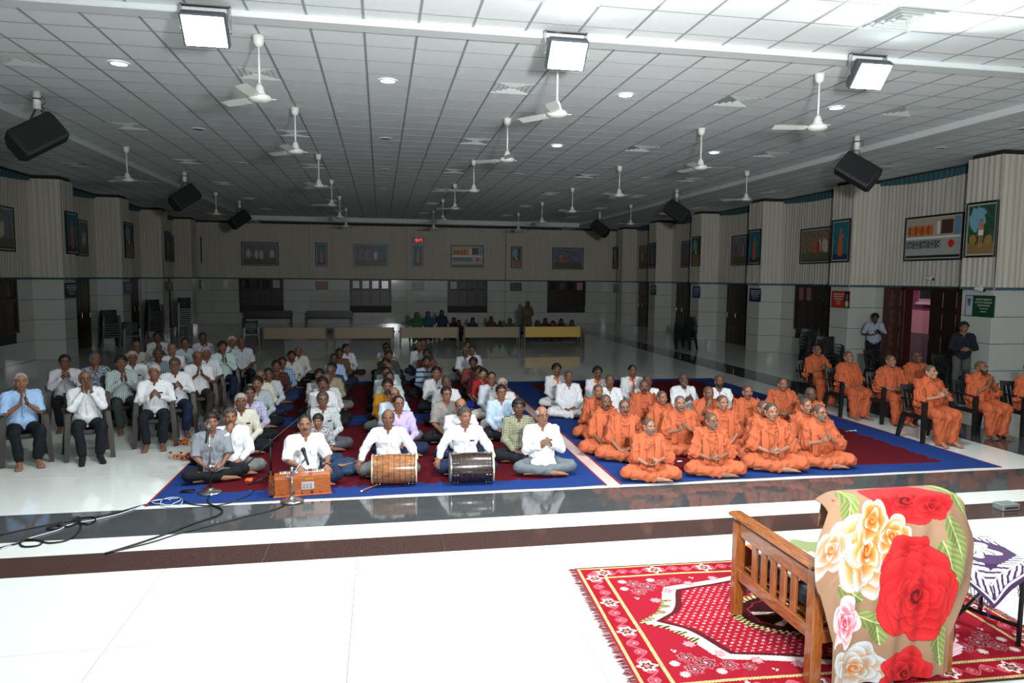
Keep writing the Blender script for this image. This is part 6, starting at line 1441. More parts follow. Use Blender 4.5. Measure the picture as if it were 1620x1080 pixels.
# printed blanket draped over the back
def blanket_paint(nu, nv, W, H):
    """full blown roses on a taupe ground; u across, v from the top of the back downward (metres)"""
    x = np.linspace(-W/2, W/2, nu + 1)[None, :].repeat(nv + 1, 0); y = np.linspace(0, H, nv + 1)[:, None].repeat(nu + 1, 1)
    C3 = lambda *c: np.array(c, float); img = np.zeros((nv + 1, nu + 1, 3)) + C3(0.55, 0.43, 0.34)
    nz = 0.5*np.sin(x*13 + 2*np.sin(y*9)) + 0.5*np.sin(y*17 + 2*np.sin(x*11))
    RED = (C3(0.34, 0.02, 0.05), C3(0.64, 0.08, 0.10), C3(0.74, 0.14, 0.15)); CRM = (C3(0.66, 0.27, 0.08), C3(0.74, 0.50, 0.26), C3(0.70, 0.71, 0.72)); PNK = (C3(0.72, 0.14, 0.24), C3(0.84, 0.50, 0.55), C3(0.86, 0.80, 0.80)); GRY = (C3(0.66, 0.34, 0.12), C3(0.64, 0.54, 0.44), C3(0.68, 0.71, 0.74))
    def leaf(cx, cy, L, Wd, a, c1=C3(0.56, 0.60, 0.36), c2=C3(0.30, 0.36, 0.18)):
        u = (x - cx)*math.cos(a) + (y - cy)*math.sin(a); v = -(x - cx)*math.sin(a) + (y - cy)*math.cos(a)
        m = (np.abs(u) < L) & (np.abs(v) < Wd*np.sqrt(np.clip(1 - (u/L)**2, 0, 1))*(1 - 0.35*u/L)); k = np.clip(np.abs(np.sin(u*70 - np.abs(v)*90))*0.5 + (v > 0)*0.3, 0, 1)[..., None]
        img[m] = (c1*(1 - k) + c2*k)[m]; img[m & (np.abs(v) < 0.003)] = C3(0.72, 0.76, 0.52)
    def rose(cx, cy, R, cols, n=5, seed=0, asp=1.0, tw=0.0):
        pt = 0.15 if cols is not RED else 0.07
        """overlapping petals, outer whorl to heart"""
        rs = np.random.RandomState(seed); lo, mid, hi = cols
        for wh in range(n):
            k = n - wh; rad = R*(k/n)**0.9; m_ = 5 if k > 2 else 3
            for p in range(m_):
                a = 2*PI*p/m_ + wh*0.9 + tw + rs.uniform(-.15, .15); pr = rad*0.62; px_, py_ = cx + math.cos(a)*rad*0.45, cy + math.sin(a)*rad*0.45*asp
                dx, dy = x - px_, (y - py_)/asp; rr = np.hypot(dx, dy)/pr; an = np.arctan2(dy, dx); e = 1 + pt*np.cos(3*(an - a)) + 0.05*np.sin(5*an + seed)
                m = rr < e; t = np.clip(rr/e, 0, 1)*(0.55 + 0.45*np.cos(an - a)); t = np.clip(0.12 + 1.05*t, 0, 1)
                c = np.where((t < 0.62)[..., None], lo + (mid - lo)*(t/0.62)[..., None], mid + (hi - mid)*((t - 0.62)/0.38)[..., None]); img[m] = c[m]
                ed = m & (rr > e*0.975); img[ed] = (lo*0.35 + mid*0.65)
        rr = np.hypot(x - cx, (y - cy)/asp); an = np.arctan2(y - cy, x - cx); m = rr < R*0.20; sp = np.sin(an + rr/R*34); img[m] = np.where((sp > 0)[..., None], lo, mid)[m]
    for a in ((0.36, 0.48, 0.16, 0.05, 1.3), (0.34, 0.66, 0.20, 0.07, 1.2), (0.31, 0.88, 0.18, 0.06, 1.9), (0.27, 1.10, 0.16, 0.06, 1.4), (-0.37, 0.24, 0.13, 0.06, 1.5), (-0.33, 0.74, 0.10, 0.06, 0.6), (-0.14, 0.98, 0.10, 0.06, 1.4), (-0.20, 0.92, 0.09, 0.05, 0.4), (0.40, 0.2, 0.15, 0.05, 1.0)): leaf(*a)
    rose(0.03, 0.22, 0.29, RED, 4, 2, 0.50); rose(0.22, 0.26, 0.14, RED, 3, 9, 0.6)
    rose(-0.23, 0.50, 0.185, CRM, 5, 3, 1.45); rose(-0.05, 0.43, 0.11, CRM, 3, 5, 1.1); rose(-0.20, 0.33, 0.10, CRM, 2, 15, 1.3)
    rose(-0.37, 0.92, 0.11, PNK, 4, 6, 1.4)
    rose(0.06, 0.60, 0.17, RED, 3, 12, 1.0, 0.5); rose(0.12, 0.80, 0.265, RED, 7, 4, 1.05)
    rose(-0.26, 1.22, 0.20, GRY, 5, 8, 0.75); rose(0.05, 1.27, 0.17, RED, 4, 10, 0.9); rose(-0.44, 0.46, 0.09, GRY, 3, 11, 1.5)
    return np.clip(img + 0.012*nz[..., None], 0.01, 1)
BW, BH = 1.02, 1.45; nu, nv = 250, 340; img = blanket_paint(nu, nv, BW, BH)
V = []; 
top = 1.19
for j in range(nv + 1):
    s_ = BH*j/nv - 0.22                                # metres of cloth from the top edge; negative = the front flap
    for i in range(nu + 1):
        t = i/nu - 0.5; x = t*BW
        k = max(0.0, (abs(x) - 0.37)/0.12)
        wide = 0.88 + 0.12*sm(0.0, 0.40, np.array(s_)) + 0.04*max(0, s_)
        xx = x*wide*(0.90 if s_ < 0 else 1); fold = 0.012*math.sin(x*19 + s_*2.5) + 0.010*math.sin(x*43 + 1.5*s_*3) + 0.012*math.sin(x*9 - s_*4)
        if s_ < 0: y = 0.06 + 0.01*math.sin(x*8); z = top + s_*0.9 - 0.01; y += -s_*0.10
        elif s_ < 0.12: a = s_/0.12; y = 0.06 - 0.17*a; z = top + 0.012*math.sin(PI*a) - 0.01*a
        else: y = -0.11 - 0.035*min(1, (s_ - 0.12)*2) - fold*min(1, (s_ - 0.1)*3); z = top - 0.01 - (s_ - 0.12)
        z -= 0.10*k*k*(1 if s_ > -0.1 else 0.4)*min(1.0, 0.4 + max(0, s_))           # shoulders slump at both ends
        if xx > 0.33:                                                   # the right side bunches out over the arm
            b = (xx - 0.33)/0.19; g_ = math.exp(-((s_ - 0.40)/0.17)**2); xx += 0.15*b*g_; y += 0.10*b*g_ + 0.05*b
            xx -= 0.13*b*min(1, max(0, s_ - 0.60)*3.5)
        if xx < -0.36:
            b = (-xx - 0.36)/0.16; g_ = math.exp(-((s_ - 0.30)/0.2)**2); xx -= 0.03*b*g_; y += 0.02*b*(s_ < 0.55); xx += 0.10*b*min(1, max(0, s_ - 0.50)*3)
        z = max(z, 0.035 + 0.02*math.sin(x*9)**2)
        V.append((xx, y, z))
V = np.array(V); ii, jj = np.meshgrid(np.arange(nu), np.arange(nv)); a = (jj*(nu + 1) + ii).ravel(); F = np.stack([a, a + 1, a + nu + 2, a + nu + 1], 1)
me = bpy.data.meshes.new('blanket'); me.from_pydata(V.tolist(), [], F.tolist()); me.materials.append(mat('printed_plush', (0.6, 0.5, 0.4), 0.8, vcol=True, bump=0.3, bscale=260, spec=0.2)); me.update()
me.polygons.foreach_set('use_smooth', [True]*len(F)); vc = blanket_paint(nu, nv, BW, BH) if False else img
# shift the print so v=0 lies on the top of the back
j0 = int(0.14/BH*nv); vcs = np.roll(img, j0, 0); vcs[:j0] = img[:j0][::-1] if j0 else img[:0]; vcolor(me, vcs.reshape(-1, 3))
bo = link('draped_blanket', me); bo.location = (3.02, 3.72, 0.0); bo.rotation_euler = (0, 0, AR); sd = bo.modifiers.new('s', 'SOLIDIFY'); sd.thickness = 0.008; sd.offset = 1
tag(bo, 'brown blanket printed with large red and cream roses draped over the armchair back', 'blanket')
# second printed throw spilling off the seat at the front
q = MB(); q.grid(lambda u, v: (-0.40 + 0.80*u, 0.30 + 0.66*min(v*1.5, 1) + 0.035*math.sin(u*14)*(v > 0.66), 0.50 + 0.015*math.sin(u*11 + v*5) - 0.44*max(0, v - 0.67)*3*0.9), 40, 40)
me = q.mesh('seat_throw', [mat('printed_plush', (0.6, 0.5, 0.4))], True); V = coords(me); cc = np.zeros((len(V), 3)) + (0.86, 0.86, 0.88)
for cx, cy, r_, col in ((-0.36, 0.95, 0.12, (0.84, 0.45, 0.30)), (-0.2, 0.6, 0.15, (0.8, 0.2, 0.22)), (0.1, 0.8, 0.18, (0.55, 0.6, 0.4)), (0.3, 0.5, 0.12, (0.8, 0.25, 0.3)), (-0.38, 0.6, 0.08, (0.5, 0.55, 0.35))): cc[np.hypot(V[:, 0] - cx, V[:, 1] - V[:, 2]*0.3 - cy + 0.12) < r_] = col
vcolor(me, cc); so = link('seat_throw', me); so.location = (3.02, 3.72, 0.02); so.rotation_euler = (0, 0, AR); sd = so.modifiers.new('s', 'SOLIDIFY'); sd.thickness = 0.006
tag(so, 'white flowered throw on the armchair seat, its end hanging over the front', 'throw')
# side table
st = thing('side_table', 'low side table with black steel legs, purple cloth on it, right of the armchair', 'table', (4.08, 4.18, 0.010), math.radians(-17))
m_st = mat('black_steel', (0.045, 0.05, 0.055), 0.35, 0.4); TT = 0.57; hx, hy = 0.21, 0.24
for sx in (-1, 1):
    for sy in (-1, 1): MB().bbox((sx*hx, sy*hy, TT/2), (0.024, 0.024, TT), 0.003).build('leg', m_st, st)
MB().bbox((0, 0, TT - 0.012), (0.48, 0.54, 0.024), 0.004).build('table_top', mat('table_board', (0.30, 0.26, 0.28), 0.5), st)
for s in (-1, 1):
    L = math.hypot(hx*2, hy*2); o = MB().bbox((0, 0, 0), (L, 0.022, 0.022), 0.003).build('cross_brace', m_st, st, loc=(0, 0, 0.15 + 0.01*s)); o.rotation_euler = (0, 0, s*math.atan2(hy, hx))
nn = 150; img = np.zeros((nn + 1, nn + 1, 3)) + (0.23, 0.13, 0.29); x = np.linspace(-1, 1, nn + 1)[None, :].repeat(nn + 1, 0); y = x.T; d = 1 - np.maximum(np.abs(x), np.abs(y)); s_ = np.where(np.abs(x) > np.abs(y), y, x)
m = (d > 0.10) & (d < 0.42); t = np.mod(s_*7.5 + np.abs(d - 0.26)*9, 1); img[m & (t < 0.56) & (np.abs(d - 0.26) > 0.012)] = (0.92, 0.90, 0.93); img[m & (np.abs(d - 0.26) < 0.014)] = (0.92, 0.90, 0.93); img[np.abs(d - 0.07) < 0.014] = (0.92, 0.9, 0.93)
rr = np.hypot(x, y); an = np.arctan2(y, x); img[(rr < 0.36*(1 + 0.25*np.cos(an*5)))] = (0.90, 0.89, 0.92); img[(rr < 0.36) & (np.sin(an*9 + rr*25) > 0.75)] = (0.23, 0.13, 0.29)
DT = math.radians(41); cd, sdn = math.cos(DT), math.sin(DT)
def tc_(u, v):
    """cloth laid askew on the table: its corners hang over the edges"""
    a, b = (u - 0.5)*0.80, (v - 0.5)*0.80; A, B = a*cd - b*sdn, a*sdn + b*cd
    ox, oy = max(0, abs(A) - 0.25), max(0, abs(B) - 0.28); o = math.hypot(ox, oy)
    A2 = math.copysign(min(abs(A), 0.25) + ox*0.30, A); B2 = math.copysign(min(abs(B), 0.28) + oy*0.30, B)
    k = min(1, o*14); return (A2 + 0.012*math.sin(B*22)*k, B2 + 0.012*math.sin(A*24)*k, TT + 0.006 + 0.003*math.sin(a*20) - o*0.93)
q = MB(); q.grid(tc_, nn, nn); me = q.mesh('table_cloth', [mat('woven_cloth', (0.3, 0.2, 0.4), 0.9, vcol=True, bump=0.4, bscale=300)], True); vcolor(me, img.reshape(-1, 3))
tc = link('table_cloth', me); tc.location = st.location; tc.rotation_euler = st.rotation_euler; tag(tc, 'purple cloth with white leaf border and tassels lying on the side table', 'tablecloth')
q = MB(); rs = np.random.RandomState(4)
for s in (-1, 1):
    for k in range(34):
        v = tc_(0.5 + s*0.5, 0.02 + 0.96*k/33); q.tube([v, (v[0] + s*0.006 + rs.normal()*0.006, v[1] + rs.normal()*0.006, v[2] - 0.05), (v[0] + rs.normal()*0.008, v[1] + rs.normal()*0.008, v[2] - 0.085)], [0.003, 0.0025, 0.0035], 4)
q.build('tassels', mat('tassel_purple', (0.24, 0.16, 0.30), 0.9), tc)['kind'] = 'stuff'
X, Y = at_z(1507, 1034); r = thing('folded_towel', 'small folded pale pink cloth on the rug behind the armchair', 'cloth', (X - 0.05, Y, 0.014), 0.3); 
for k in range(3): MB().bbox((0.004*k, 0, 0.010 + 0.018*k), (0.16, 0.12, 0.016), 0.006).build('fold', mat('pale_pink', (0.88, 0.74, 0.78), 0.85), r)
X, Y = at_z(1590, 806); r = thing('floor_box', 'low grey steel box on the white stripe at the right edge', 'floor box', (X + 0.03, Y + 0.02, 0.0), 0.05); MB().bbox((0, 0, 0.035), (0.22, 0.14, 0.07), 0.006).build('box_body', mat('box_grey', (0.55, 0.58, 0.58), 0.4, 0.4), r); MB().box((0, -0.072, 0.035), (0.16, 0.004, 0.012)).build('box_slot', m_blk, r)
# ------------------------------------------------------------------ the people
LB = (0.62, 0.75, 0.90); MINT = (0.70, 0.80, 0.78); GB = 'men seated on chairs in the left block'; GF = 'men seated cross-legged on the red carpets'; GM = 'orange robed monks seated on the carpet'; GC = 'orange robed monks on plastic chairs'; GW = 'white clad attendants behind the monks'
GREEN = (0.20, 0.24, 0.22); BRN = (0.22, 0.19, 0.17); JEAN = (0.15, 0.22, 0.34)
S_, H_, B_ = 'short', 'long', 'black'
# left block, on plastic chairs: px, py, hands, yaw, head, top, lower, hair, skin, extras, what singles him out
for px, py, hp, yw, hd, top, low, hair, sk, ex, lb in (
 (30, 591, 'namaste', 6, 0, (S_, LB), BLACKC, ('thin', 'white'), 0, 'tw', 'man in a light blue shirt, hands joined, left end of the front row'),
 (133, 587, 'face', 4, 0, (H_, WHITE), BLACKC, ('fringe', 'grey'), 1, 'gmwk', 'bald man lifting both palms to his face, white shirt, dark socks'),
 (243, 577, 'clap', -4, -10, (H_, WHITE), BLACKC, ('full', 'white'), 1, 'tp', 'old white-haired man in an open-necked white shirt, barefoot, front row of chairs'),
 (101, 562, 'chest', 0, 10, (H_, (0.80, 0.80, 0.82)), BLACKC, ('full', 'black'), 1, 'g', 'black-haired man with glasses, white shirt, behind the man in light blue'),
 (148, 559, 'chin', 12, 10, (H_, (0.62, 0.66, 0.72), 'speckle', (0.16, 0.20, 0.28), 40), GREEN, ('full', 'grey'), 1, '', 'grey-haired man in a blue and white flowered shirt, hand at his mouth'),
 (190, 564, 'namaste', 8, -8, (H_, (0.82, 0.85, 0.85), 'check', (0.50, 0.58, 0.58), 34), GREEN, ('thick', 'black'), 1, 't', 'man in a checked white shirt, hands joined, dark green trousers'),
 (208, 556, 'lap', 6, 0, (H_, WHITE), BLACKC, ('full', 'white'), 1, 'gp', 'white-haired man with glasses directly behind the checked shirt'),
 (215, 540, 'lap', 6, 0, (H_, (0.66, 0.66, 0.62)), BLACKC, ('fringe', 'pepper'), 1, 'gp', 'balding man in a beige shirt, behind the white-haired man with glasses'),
 (248, 526, 'chest', 6, -12, (H_, (0.70, 0.71, 0.70)), BLACKC, ('thick', 'black'), 3, '', 'dark-haired man in white at the back left, head bowed over his joined hands'),
 (249, 552, 'lap', 6, 0, (H_, (0.70, 0.76, 0.80), 'stripe', (0.24, 0.30, 0.38), 28), BLACKC, ('full', 'pepper'), 3, '', 'dark-skinned man in a grey-blue striped shirt'),
 (271, 544, 'lap', 8, 0, (H_, (0.80, 0.81, 0.82)), BLACKC, ('thin', 'grey'), 0, 't', 'grey balding man in a white shirt, behind the clapping man with glasses'),
 (275, 567, 'clap', 4, -16, (H_, WHITE), NAVY, ('full', 'pepper'), 1, 'gt', 'man with glasses and tilak in a white shirt, clapping, beside the old white-haired man'),
 (292, 535, 'lap', 8, -18, (H_, (0.64, 0.70, 0.74)), BLACKC, ('full', 'black'), 1, '', 'man in a pale blue shirt with his chin raised, rear of the chairs'),
 (312, 556, 'namaste', 6, 10, (S_, WHITE), BRN, ('fringe', 'pepper'), 1, 'gtw', 'bald man in a white short-sleeved shirt, wrist watch, joined hands, brown trousers'),
 (320, 527, 'face', 8, 0, (H_, (0.70, 0.71, 0.73)), BLACKC, ('full', 'black'), 3, '', 'man in white, hands before his mouth, at the back of the chairs'),
 (325, 549, 'lap', 8, 0, (S_, (0.80, 0.82, 0.84)), BRN, ('full', 'white'), 1, '', 'white-haired man in a white polo with patterned collar'),
 (351, 541, 'namaste', 8, 10, (H_, MINT), NAVY, ('thick', 'black'), 1, 'mp', 'moustached man in a mint green shirt, hands joined, on a chair'),
 (366, 532, 'chest', 8, 0, (H_, (0.76, 0.78, 0.80)), BLACKC, ('full', 'white'), 1, 't', 'white-haired man in white behind the mint green shirt, hands joined'),
 (381, 534, 'lap', 8, -10, (S_, (0.66, 0.68, 0.70)), BLACKC, ('fringe', 'pepper'), 3, '', 'bald dark man in white, at the rear right end of the chairs')):
    far = py < 562
    X, Y, rz = person(px, py, 'chair', hp, yw, hd, 6, top, low, hair, sk, ex, lb, GB, far=far)
    chair('brown plastic armchair under the ' + lb.split(',')[0].replace('man in a light blue short-sleeved shirt', 'man in light blue'), X, Y, rz)
# black socks of the palms-to-face man are his own clothing
# musicians and the rows of men on the two red carpets
for px, py, hp, yw, hd, top, low, hair, sk, ex, lb, s_ in (
 (333, 656, 'cymbal', 8, 0, (S_, (0.52, 0.54, 0.57)), BLACKC, ('thick', 'black'), 0, '', 'young singer in a grey polo shirt at the round base microphone, holding cymbals', .90),
 (481, 659, 'keys', 10, -8, (S_, WHITE), NAVY, ('thin', 'black'), 0, 'mw', 'harmonium player in a white polo shirt with a watch', .93),
 (614, 650, 'drum', 0, 0, ('kurta', WHITE), GREYC, ('fringe', 'pepper'), 1, 't', 'drummer with a shaven head in a white kurta behind the honey coloured drum', .92),
 (736, 647, 'drum', 4, 16, ('kurta', WHITE), NAVY, ('full', 'pepper'), 0, 'tp', 'drummer with grey-black hair in a white kurta behind the dark drum', .93),
 (858, 645, 'clap', 10, 10, ('kurta', WHITE), (0.40, 0.43, 0.45), ('fringe', 'white'), 0, 'gtp', 'bald man with glasses, white shirt, grey trousers, clapping at the carpet edge', .95),
 (363, 648, 'chin', 4, 0, (H_, WHITE), (0.42, 0.42, 0.42), ('full', 'pepper'), 0, 'mt', 'man in white with grey trousers, hand under his chin, right behind the singer', .92),
 (380, 625, 'lap', 4, 0, (H_, CREAM), BLACKC, ('full', 'white'), 1, 'tp', 'white-haired man in a cream shirt, third from the front of the left file', .93),
 (394, 613, 'lap', 4, 0, (H_, (0.74, 0.73, 0.84), 'speckle', (0.55, 0.53, 0.66), 46), BLACKC, ('full', 'black'), 1, 'tp', 'man in a lilac patterned shirt behind the white-haired man in cream', .93),
 (406, 598, 'lap', 4, -8, (H_, (0.66, 0.71, 0.72)), BLACKC, ('thick', 'black'), 0, 'm', 'black-haired man in a plain grey-green shirt, left file', .93),
 (411, 587, 'lap', 4, 0, (H_, CREAM), NAVY, ('thin', 'grey'), 0, 'gt', 'balding man with glasses in an ivory shirt, left file', .93),
 (424, 584, 'lap', 4, -8, (H_, (0.76, 0.78, 0.80)), NAVY, ('full', 'black'), 1, '', 'man in a white shirt beside the one in a striped sweater, left file', .93),
 (437, 572, 'lap', 4, 0, (H_, (0.36, 0.22, 0.19), 'hstripe', (0.10, 0.10, 0.11), 22), JEAN, ('thick', 'black'), 1, '', 'young man in a brown and black striped sweater and blue jeans', .93),
 (446, 567, 'lap', 4, 0, (H_, (0.62, 0.72, 0.82), 'check', (0.40, 0.52, 0.66), 20), JEAN, ('full', 'black'), 1, '', 'man in a light blue checked shirt behind the striped sweater', .93),
 (461, 557, 'lap', 4, 0, (H_, (0.74, 0.74, 0.72)), BLACKC, ('thick', 'black'), 1, 'b', 'bearded black-haired man in an off-white shirt near the end of the left file', .93),
 (472, 549, 'lap', 4, 0, (H_, (0.74, 0.74, 0.73)), BLACKC, ('fringe', 'pepper'), 1, '', 'bald man in white, last of the left file', .93),
 (510, 622, 'lap', 4, 0, (H_, (0.74, 0.76, 0.76), 'speckle', (0.56, 0.60, 0.62), 60), (0.30, 0.31, 0.33), ('full', 'pepper'), 1, 'gp', 'man with glasses in a finely patterned grey-white shirt behind the harmonium player', .93),
 (510, 599, 'lap', 4, 4, (H_, WHITE), BLACKC, ('thick', 'black'), 1, 'mt', 'moustached man in plain white behind the finely patterned shirt', .93),
 (516, 594, 'lap', 6, 8, (H_, (0.80, 0.80, 0.80)), BLACKC, ('full', 'grey'), 1, '', 'grey-haired man almost hidden behind the moustached man in white', .93),
 (505, 586, 'lap', 4, -6, (H_, (0.74, 0.74, 0.72), 'speckle', (0.60, 0.60, 0.60), 50), BLACKC, ('thick', 'black'), 1, '', 'black-haired man in a speckled white shirt, second file', .93),
 (522, 580, 'lap', 4, 0, (H_, (0.60, 0.56, 0.46)), (0.42, 0.41, 0.40), ('thin', 'grey'), 1, 'g', 'man with glasses in a beige shirt, second file', .93),
 (525, 576, 'lap', 4, 0, (H_, (0.20, 0.22, 0.26)), BLACKC, ('thick', 'black'), 1, '', 'man in dark clothes half hidden behind the beige shirt', .93),
 (528, 561, 'lap', 4, 0, (H_, (0.60, 0.70, 0.84)), BLACKC, ('full', 'black'), 3, 'g', 'man with glasses in a light blue shirt, second file', .93),
 (537, 553, 'lap', 4, 0, (H_, (0.36, 0.28, 0.22)), NAVY, ('thick', 'black'), 3, '', 'man in a dark brown shirt behind the light blue shirt', .93),
 (547, 545, 'lap', 24, 30, (H_, (0.74, 0.75, 0.76)), BLACKC, ('full', 'black'), 1, '', 'man in white turned in profile at the end of the second file', .93),
 (630, 628, 'lap', 8, 8, (H_, (0.74, 0.68, 0.88)), NAVY, ('thin', 'black'), 0, 'gt', 'man with glasses in a bright lilac shirt behind the drummer', .93),
 (623, 614, 'lap', 8, 8, (H_, (0.76, 0.82, 0.88)), GREYC, ('fringe', 'black'), 0, 'g', 'bald man with glasses in pale blue behind the lilac shirt', .93),
 (613, 602, 'lap', 4, 0, (H_, (0.66, 0.46, 0.12)), (0.40, 0.42, 0.42), ('thick', 'black'), 0, 'gB', 'curly-haired bearded man in a mustard sweater', .93),
 (616, 590, 'lap', 4, 0, (H_, (0.70, 0.78, 0.76)), BLACKC, ('thin', 'black'), 1, 'g', 'man with thin dark hair in mint green behind the mustard sweater', .95),
 (611, 582, 'lap', 4, 0, (H_, (0.78, 0.79, 0.81)), BLACKC, ('full', 'black'), 1, 't', 'man in a white shirt in the middle of the third file', .93),
 (614, 575, 'lap', 4, 0, (H_, (0.58, 0.68, 0.66)), BLACKC, ('fringe', 'grey'), 1, 'tg', 'bald man in a sea green shirt, third file', .93),
 (610, 569, 'lap', 4, -8, (H_, (0.28, 0.34, 0.34)), BLACKC, ('thick', 'black'), 1, 'g', 'man with glasses in a dark teal shirt, third file', .93),
 (615, 556, 'lap', 4, 8, (H_, (0.24, 0.26, 0.27)), BLACKC, ('thick', 'black'), 1, '', 'man in a charcoal shirt, third file', .93),
 (613, 550, 'lap', 4, 8, (H_, (0.50, 0.47, 0.34)), BLACKC, ('full', 'black'), 1, '', 'man in a khaki shirt behind the charcoal shirt', .93),
 (611, 544, 'lap', 4, 12, (S_, (0.72, 0.73, 0.75)), BLACKC, ('thick', 'black'), 3, '', 'man in white short sleeves, last of the third file', .93),
 (729, 632, 'lap', 6, 4, (H_, WHITE), NAVY, ('fringe', 'pepper'), 0, 'gt', 'bald man with glasses in white between the grey polo and the dark drum', .93),
 (706, 614, 'lap', 8, 10, (S_, (0.56, 0.54, 0.53)), BLACKC, ('full', 'black'), 0, 'g', 'man with glasses in a taupe polo shirt, hands in his lap', .93),
 (706, 596, 'lap', 4, 4, (S_, (0.84, 0.85, 0.87)), BLACKC, ('thin', 'pepper'), 3, '', 'dark man with greying hair in a white T-shirt behind the taupe polo', .93),
 (690, 582, 'clap', 8, 4, (H_, (0.82, 0.82, 0.82)), BLACKC, ('thick', 'black'), 0, '', 'young black-haired man in a roomy white shirt, fourth file', .93),
 (694, 577, 'lap', 4, 8, (H_, (0.36, 0.33, 0.30)), BLACKC, ('full', 'grey'), 1, '', 'man in dark brown mostly hidden behind the roomy white shirt', .93),
 (675, 566, 'lap', 4, 14, (H_, (0.60, 0.68, 0.76), 'hstripe', (0.20, 0.25, 0.34), 9), BLACKC, ('thick', 'black'), 1, 'b', 'bearded man in a pale blue shirt with dark bands', .93),
 (675, 554, 'lap', 4, 0, (H_, (0.44, 0.27, 0.19)), BLACKC, ('thick', 'black'), 3, '', 'man with tall black hair in a rust brown shirt', .93),
 (663, 542, 'lap', 4, 24, (H_, (0.72, 0.74, 0.75)), NAVY, ('full', 'grey'), 3, '', 'grey-haired man in white turned to the right, rear of the fourth file', .93),
 (669, 537, 'lap', 4, 14, (H_, (0.22, 0.22, 0.28)), BLACKC, ('full', 'black'), 1, '', 'man in dark clothes, last of the fourth file', .93),
 (821, 634, 'lap', 8, 0, (H_, (0.74, 0.74, 0.62), 'check', (0.18, 0.18, 0.16), 44), BLACKC, ('thick', 'black'), 3, '', 'man in a black and cream checked shirt', .93),
 (793, 611, 'lap', 8, 8, (H_, (0.72, 0.80, 0.88)), BLACKC, ('full', 'black'), 0, 'g', 'man with dark glasses in a pale blue shirt behind the checked cream shirt', .93),
 (795, 600, 'lap', 8, 8, (H_, (0.80, 0.79, 0.78)), (0.74, 0.74, 0.72), ('full', 'white'), 0, 'g', 'white-haired man in off-white behind the dark glasses', .93),
 (778, 590, 'lap', 4, 4, (H_, (0.80, 0.83, 0.87), 'speckle', (0.78, 0.81, 0.85), 9), (0.78, 0.77, 0.74), ('thin', 'black'), 0, 'gt', 'balding man with glasses in bluish white and white trousers', .93),
 (765, 585, 'lap', 0, 0, (S_, (0.66, 0.16, 0.18)), (0.10, 0.16, 0.48), ('thick', 'black'), 4, '', 'boy in a red polo shirt with blue trousers', .86),
 (758, 581, 'lap', 0, 0, (S_, (0.26, 0.10, 0.13)), BLACKC, ('thick', 'black'), 1, '', 'young man in dark maroon behind the boy in red', .90),
 (749, 567, 'lap', -4, -10, (S_, (0.46, 0.24, 0.22)), BLACKC, ('thick', 'black'), 3, '', 'young man in a brick red polo shirt', .93),
 (737, 550, 'lap', -6, 14, (S_, (0.78, 0.79, 0.80)), GREYC, ('full', 'grey'), 3, '', 'grey-haired man in white short sleeves behind the brick red polo', .93),
 (747, 548, 'lap', -4, 0, (H_, (0.74, 0.75, 0.76)), BLACKC, ('full', 'black'), 1, '', 'dark-haired man looking over the shoulder of the man in white short sleeves', .93),
 (740, 541, 'lap', 0, 8, (H_, (0.64, 0.65, 0.66), 'speckle', (0.40, 0.41, 0.43), 40), BLACKC, ('full', 'black'), 1, '', 'man in a patterned grey shirt, farthest of the fifth file', .93)):
    far = py < 605
    person(px, py, 'floor', hp, yw, hd, 6, top, low, hair, sk, ex, lb, GF, s_, far=far)
person(338, 647, 'floor', 'lap', 4, 0, 0, (S_, (0.25, 0.26, 0.30)), BLACKC, ('child', 'black'), 0, '', 'small child peeking out behind the singer in grey', GF, 0.80, far=True)
person(503, 657, 'floor', 'lap', 0, -16, 0, (S_, (0.66, 0.66, 0.66), 'speckle', (0.30, 0.32, 0.36), 40), JEAN, ('child', 'black'), 0, '', 'small boy in a patterned shirt close behind the harmonium player', GF, 0.74)
# white clad attendants
for px, py, hp, yw, hd, top, hair, sk, ex, lb in (
 (881, 577, 'lap', 12, 10, ('kurta', WHITE), ('thick', 'black'), 1, 'mo', 'young man in white with an orange collar, leftmost behind the monks'),
 (900, 588, 'lap', 8, 6, ('shawl', WHITE), ('shaved', 'stubble'), 1, '', 'shaven man wrapped in white cloth, hands clasped low, leftmost of them'),
 (946, 582, 'lap', 10, 10, ('kurta', WHITE), ('thick', 'black'), 1, 'gmo', 'man with glasses and orange collar, middle one of three'),
 (965, 594, 'lap', 8, 6, ('shawl', WHITE), ('shaved', 'stubble'), 1, '', 'shaven man in white cloth with a dark edge between two orange collars'),
 (1001, 579, 'lap', 14, 12, ('kurta', WHITE), ('thin', 'black'), 1, 'mo', 'sturdy moustached man with an orange collar and placket, right of three'),
 (1025, 595, 'lap', 12, 10, ('shawl', WHITE), ('shaved', 'stubble'), 3, 'g', 'shaven man in white with glasses partly hidden behind a monk'),
 (1082, 592, 'clap', 22, 10, ('shawl', WHITE), ('shaved', 'stubble'), 3, 'B', 'bearded shaven man in white cloth raising his joined hands'),
 (1139, 595, 'lap', 8, 6, ('shawl', WHITE), ('shaved', 'stubble'), 1, 'b', 'black-bearded man in white cloth, rightmost of the white clad')):
    person(px, py, 'floor', hp, yw, hd, 6, top, (0.84, 0.84, 0.84), hair, sk, ex, lb, GW, 0.93, far=True)
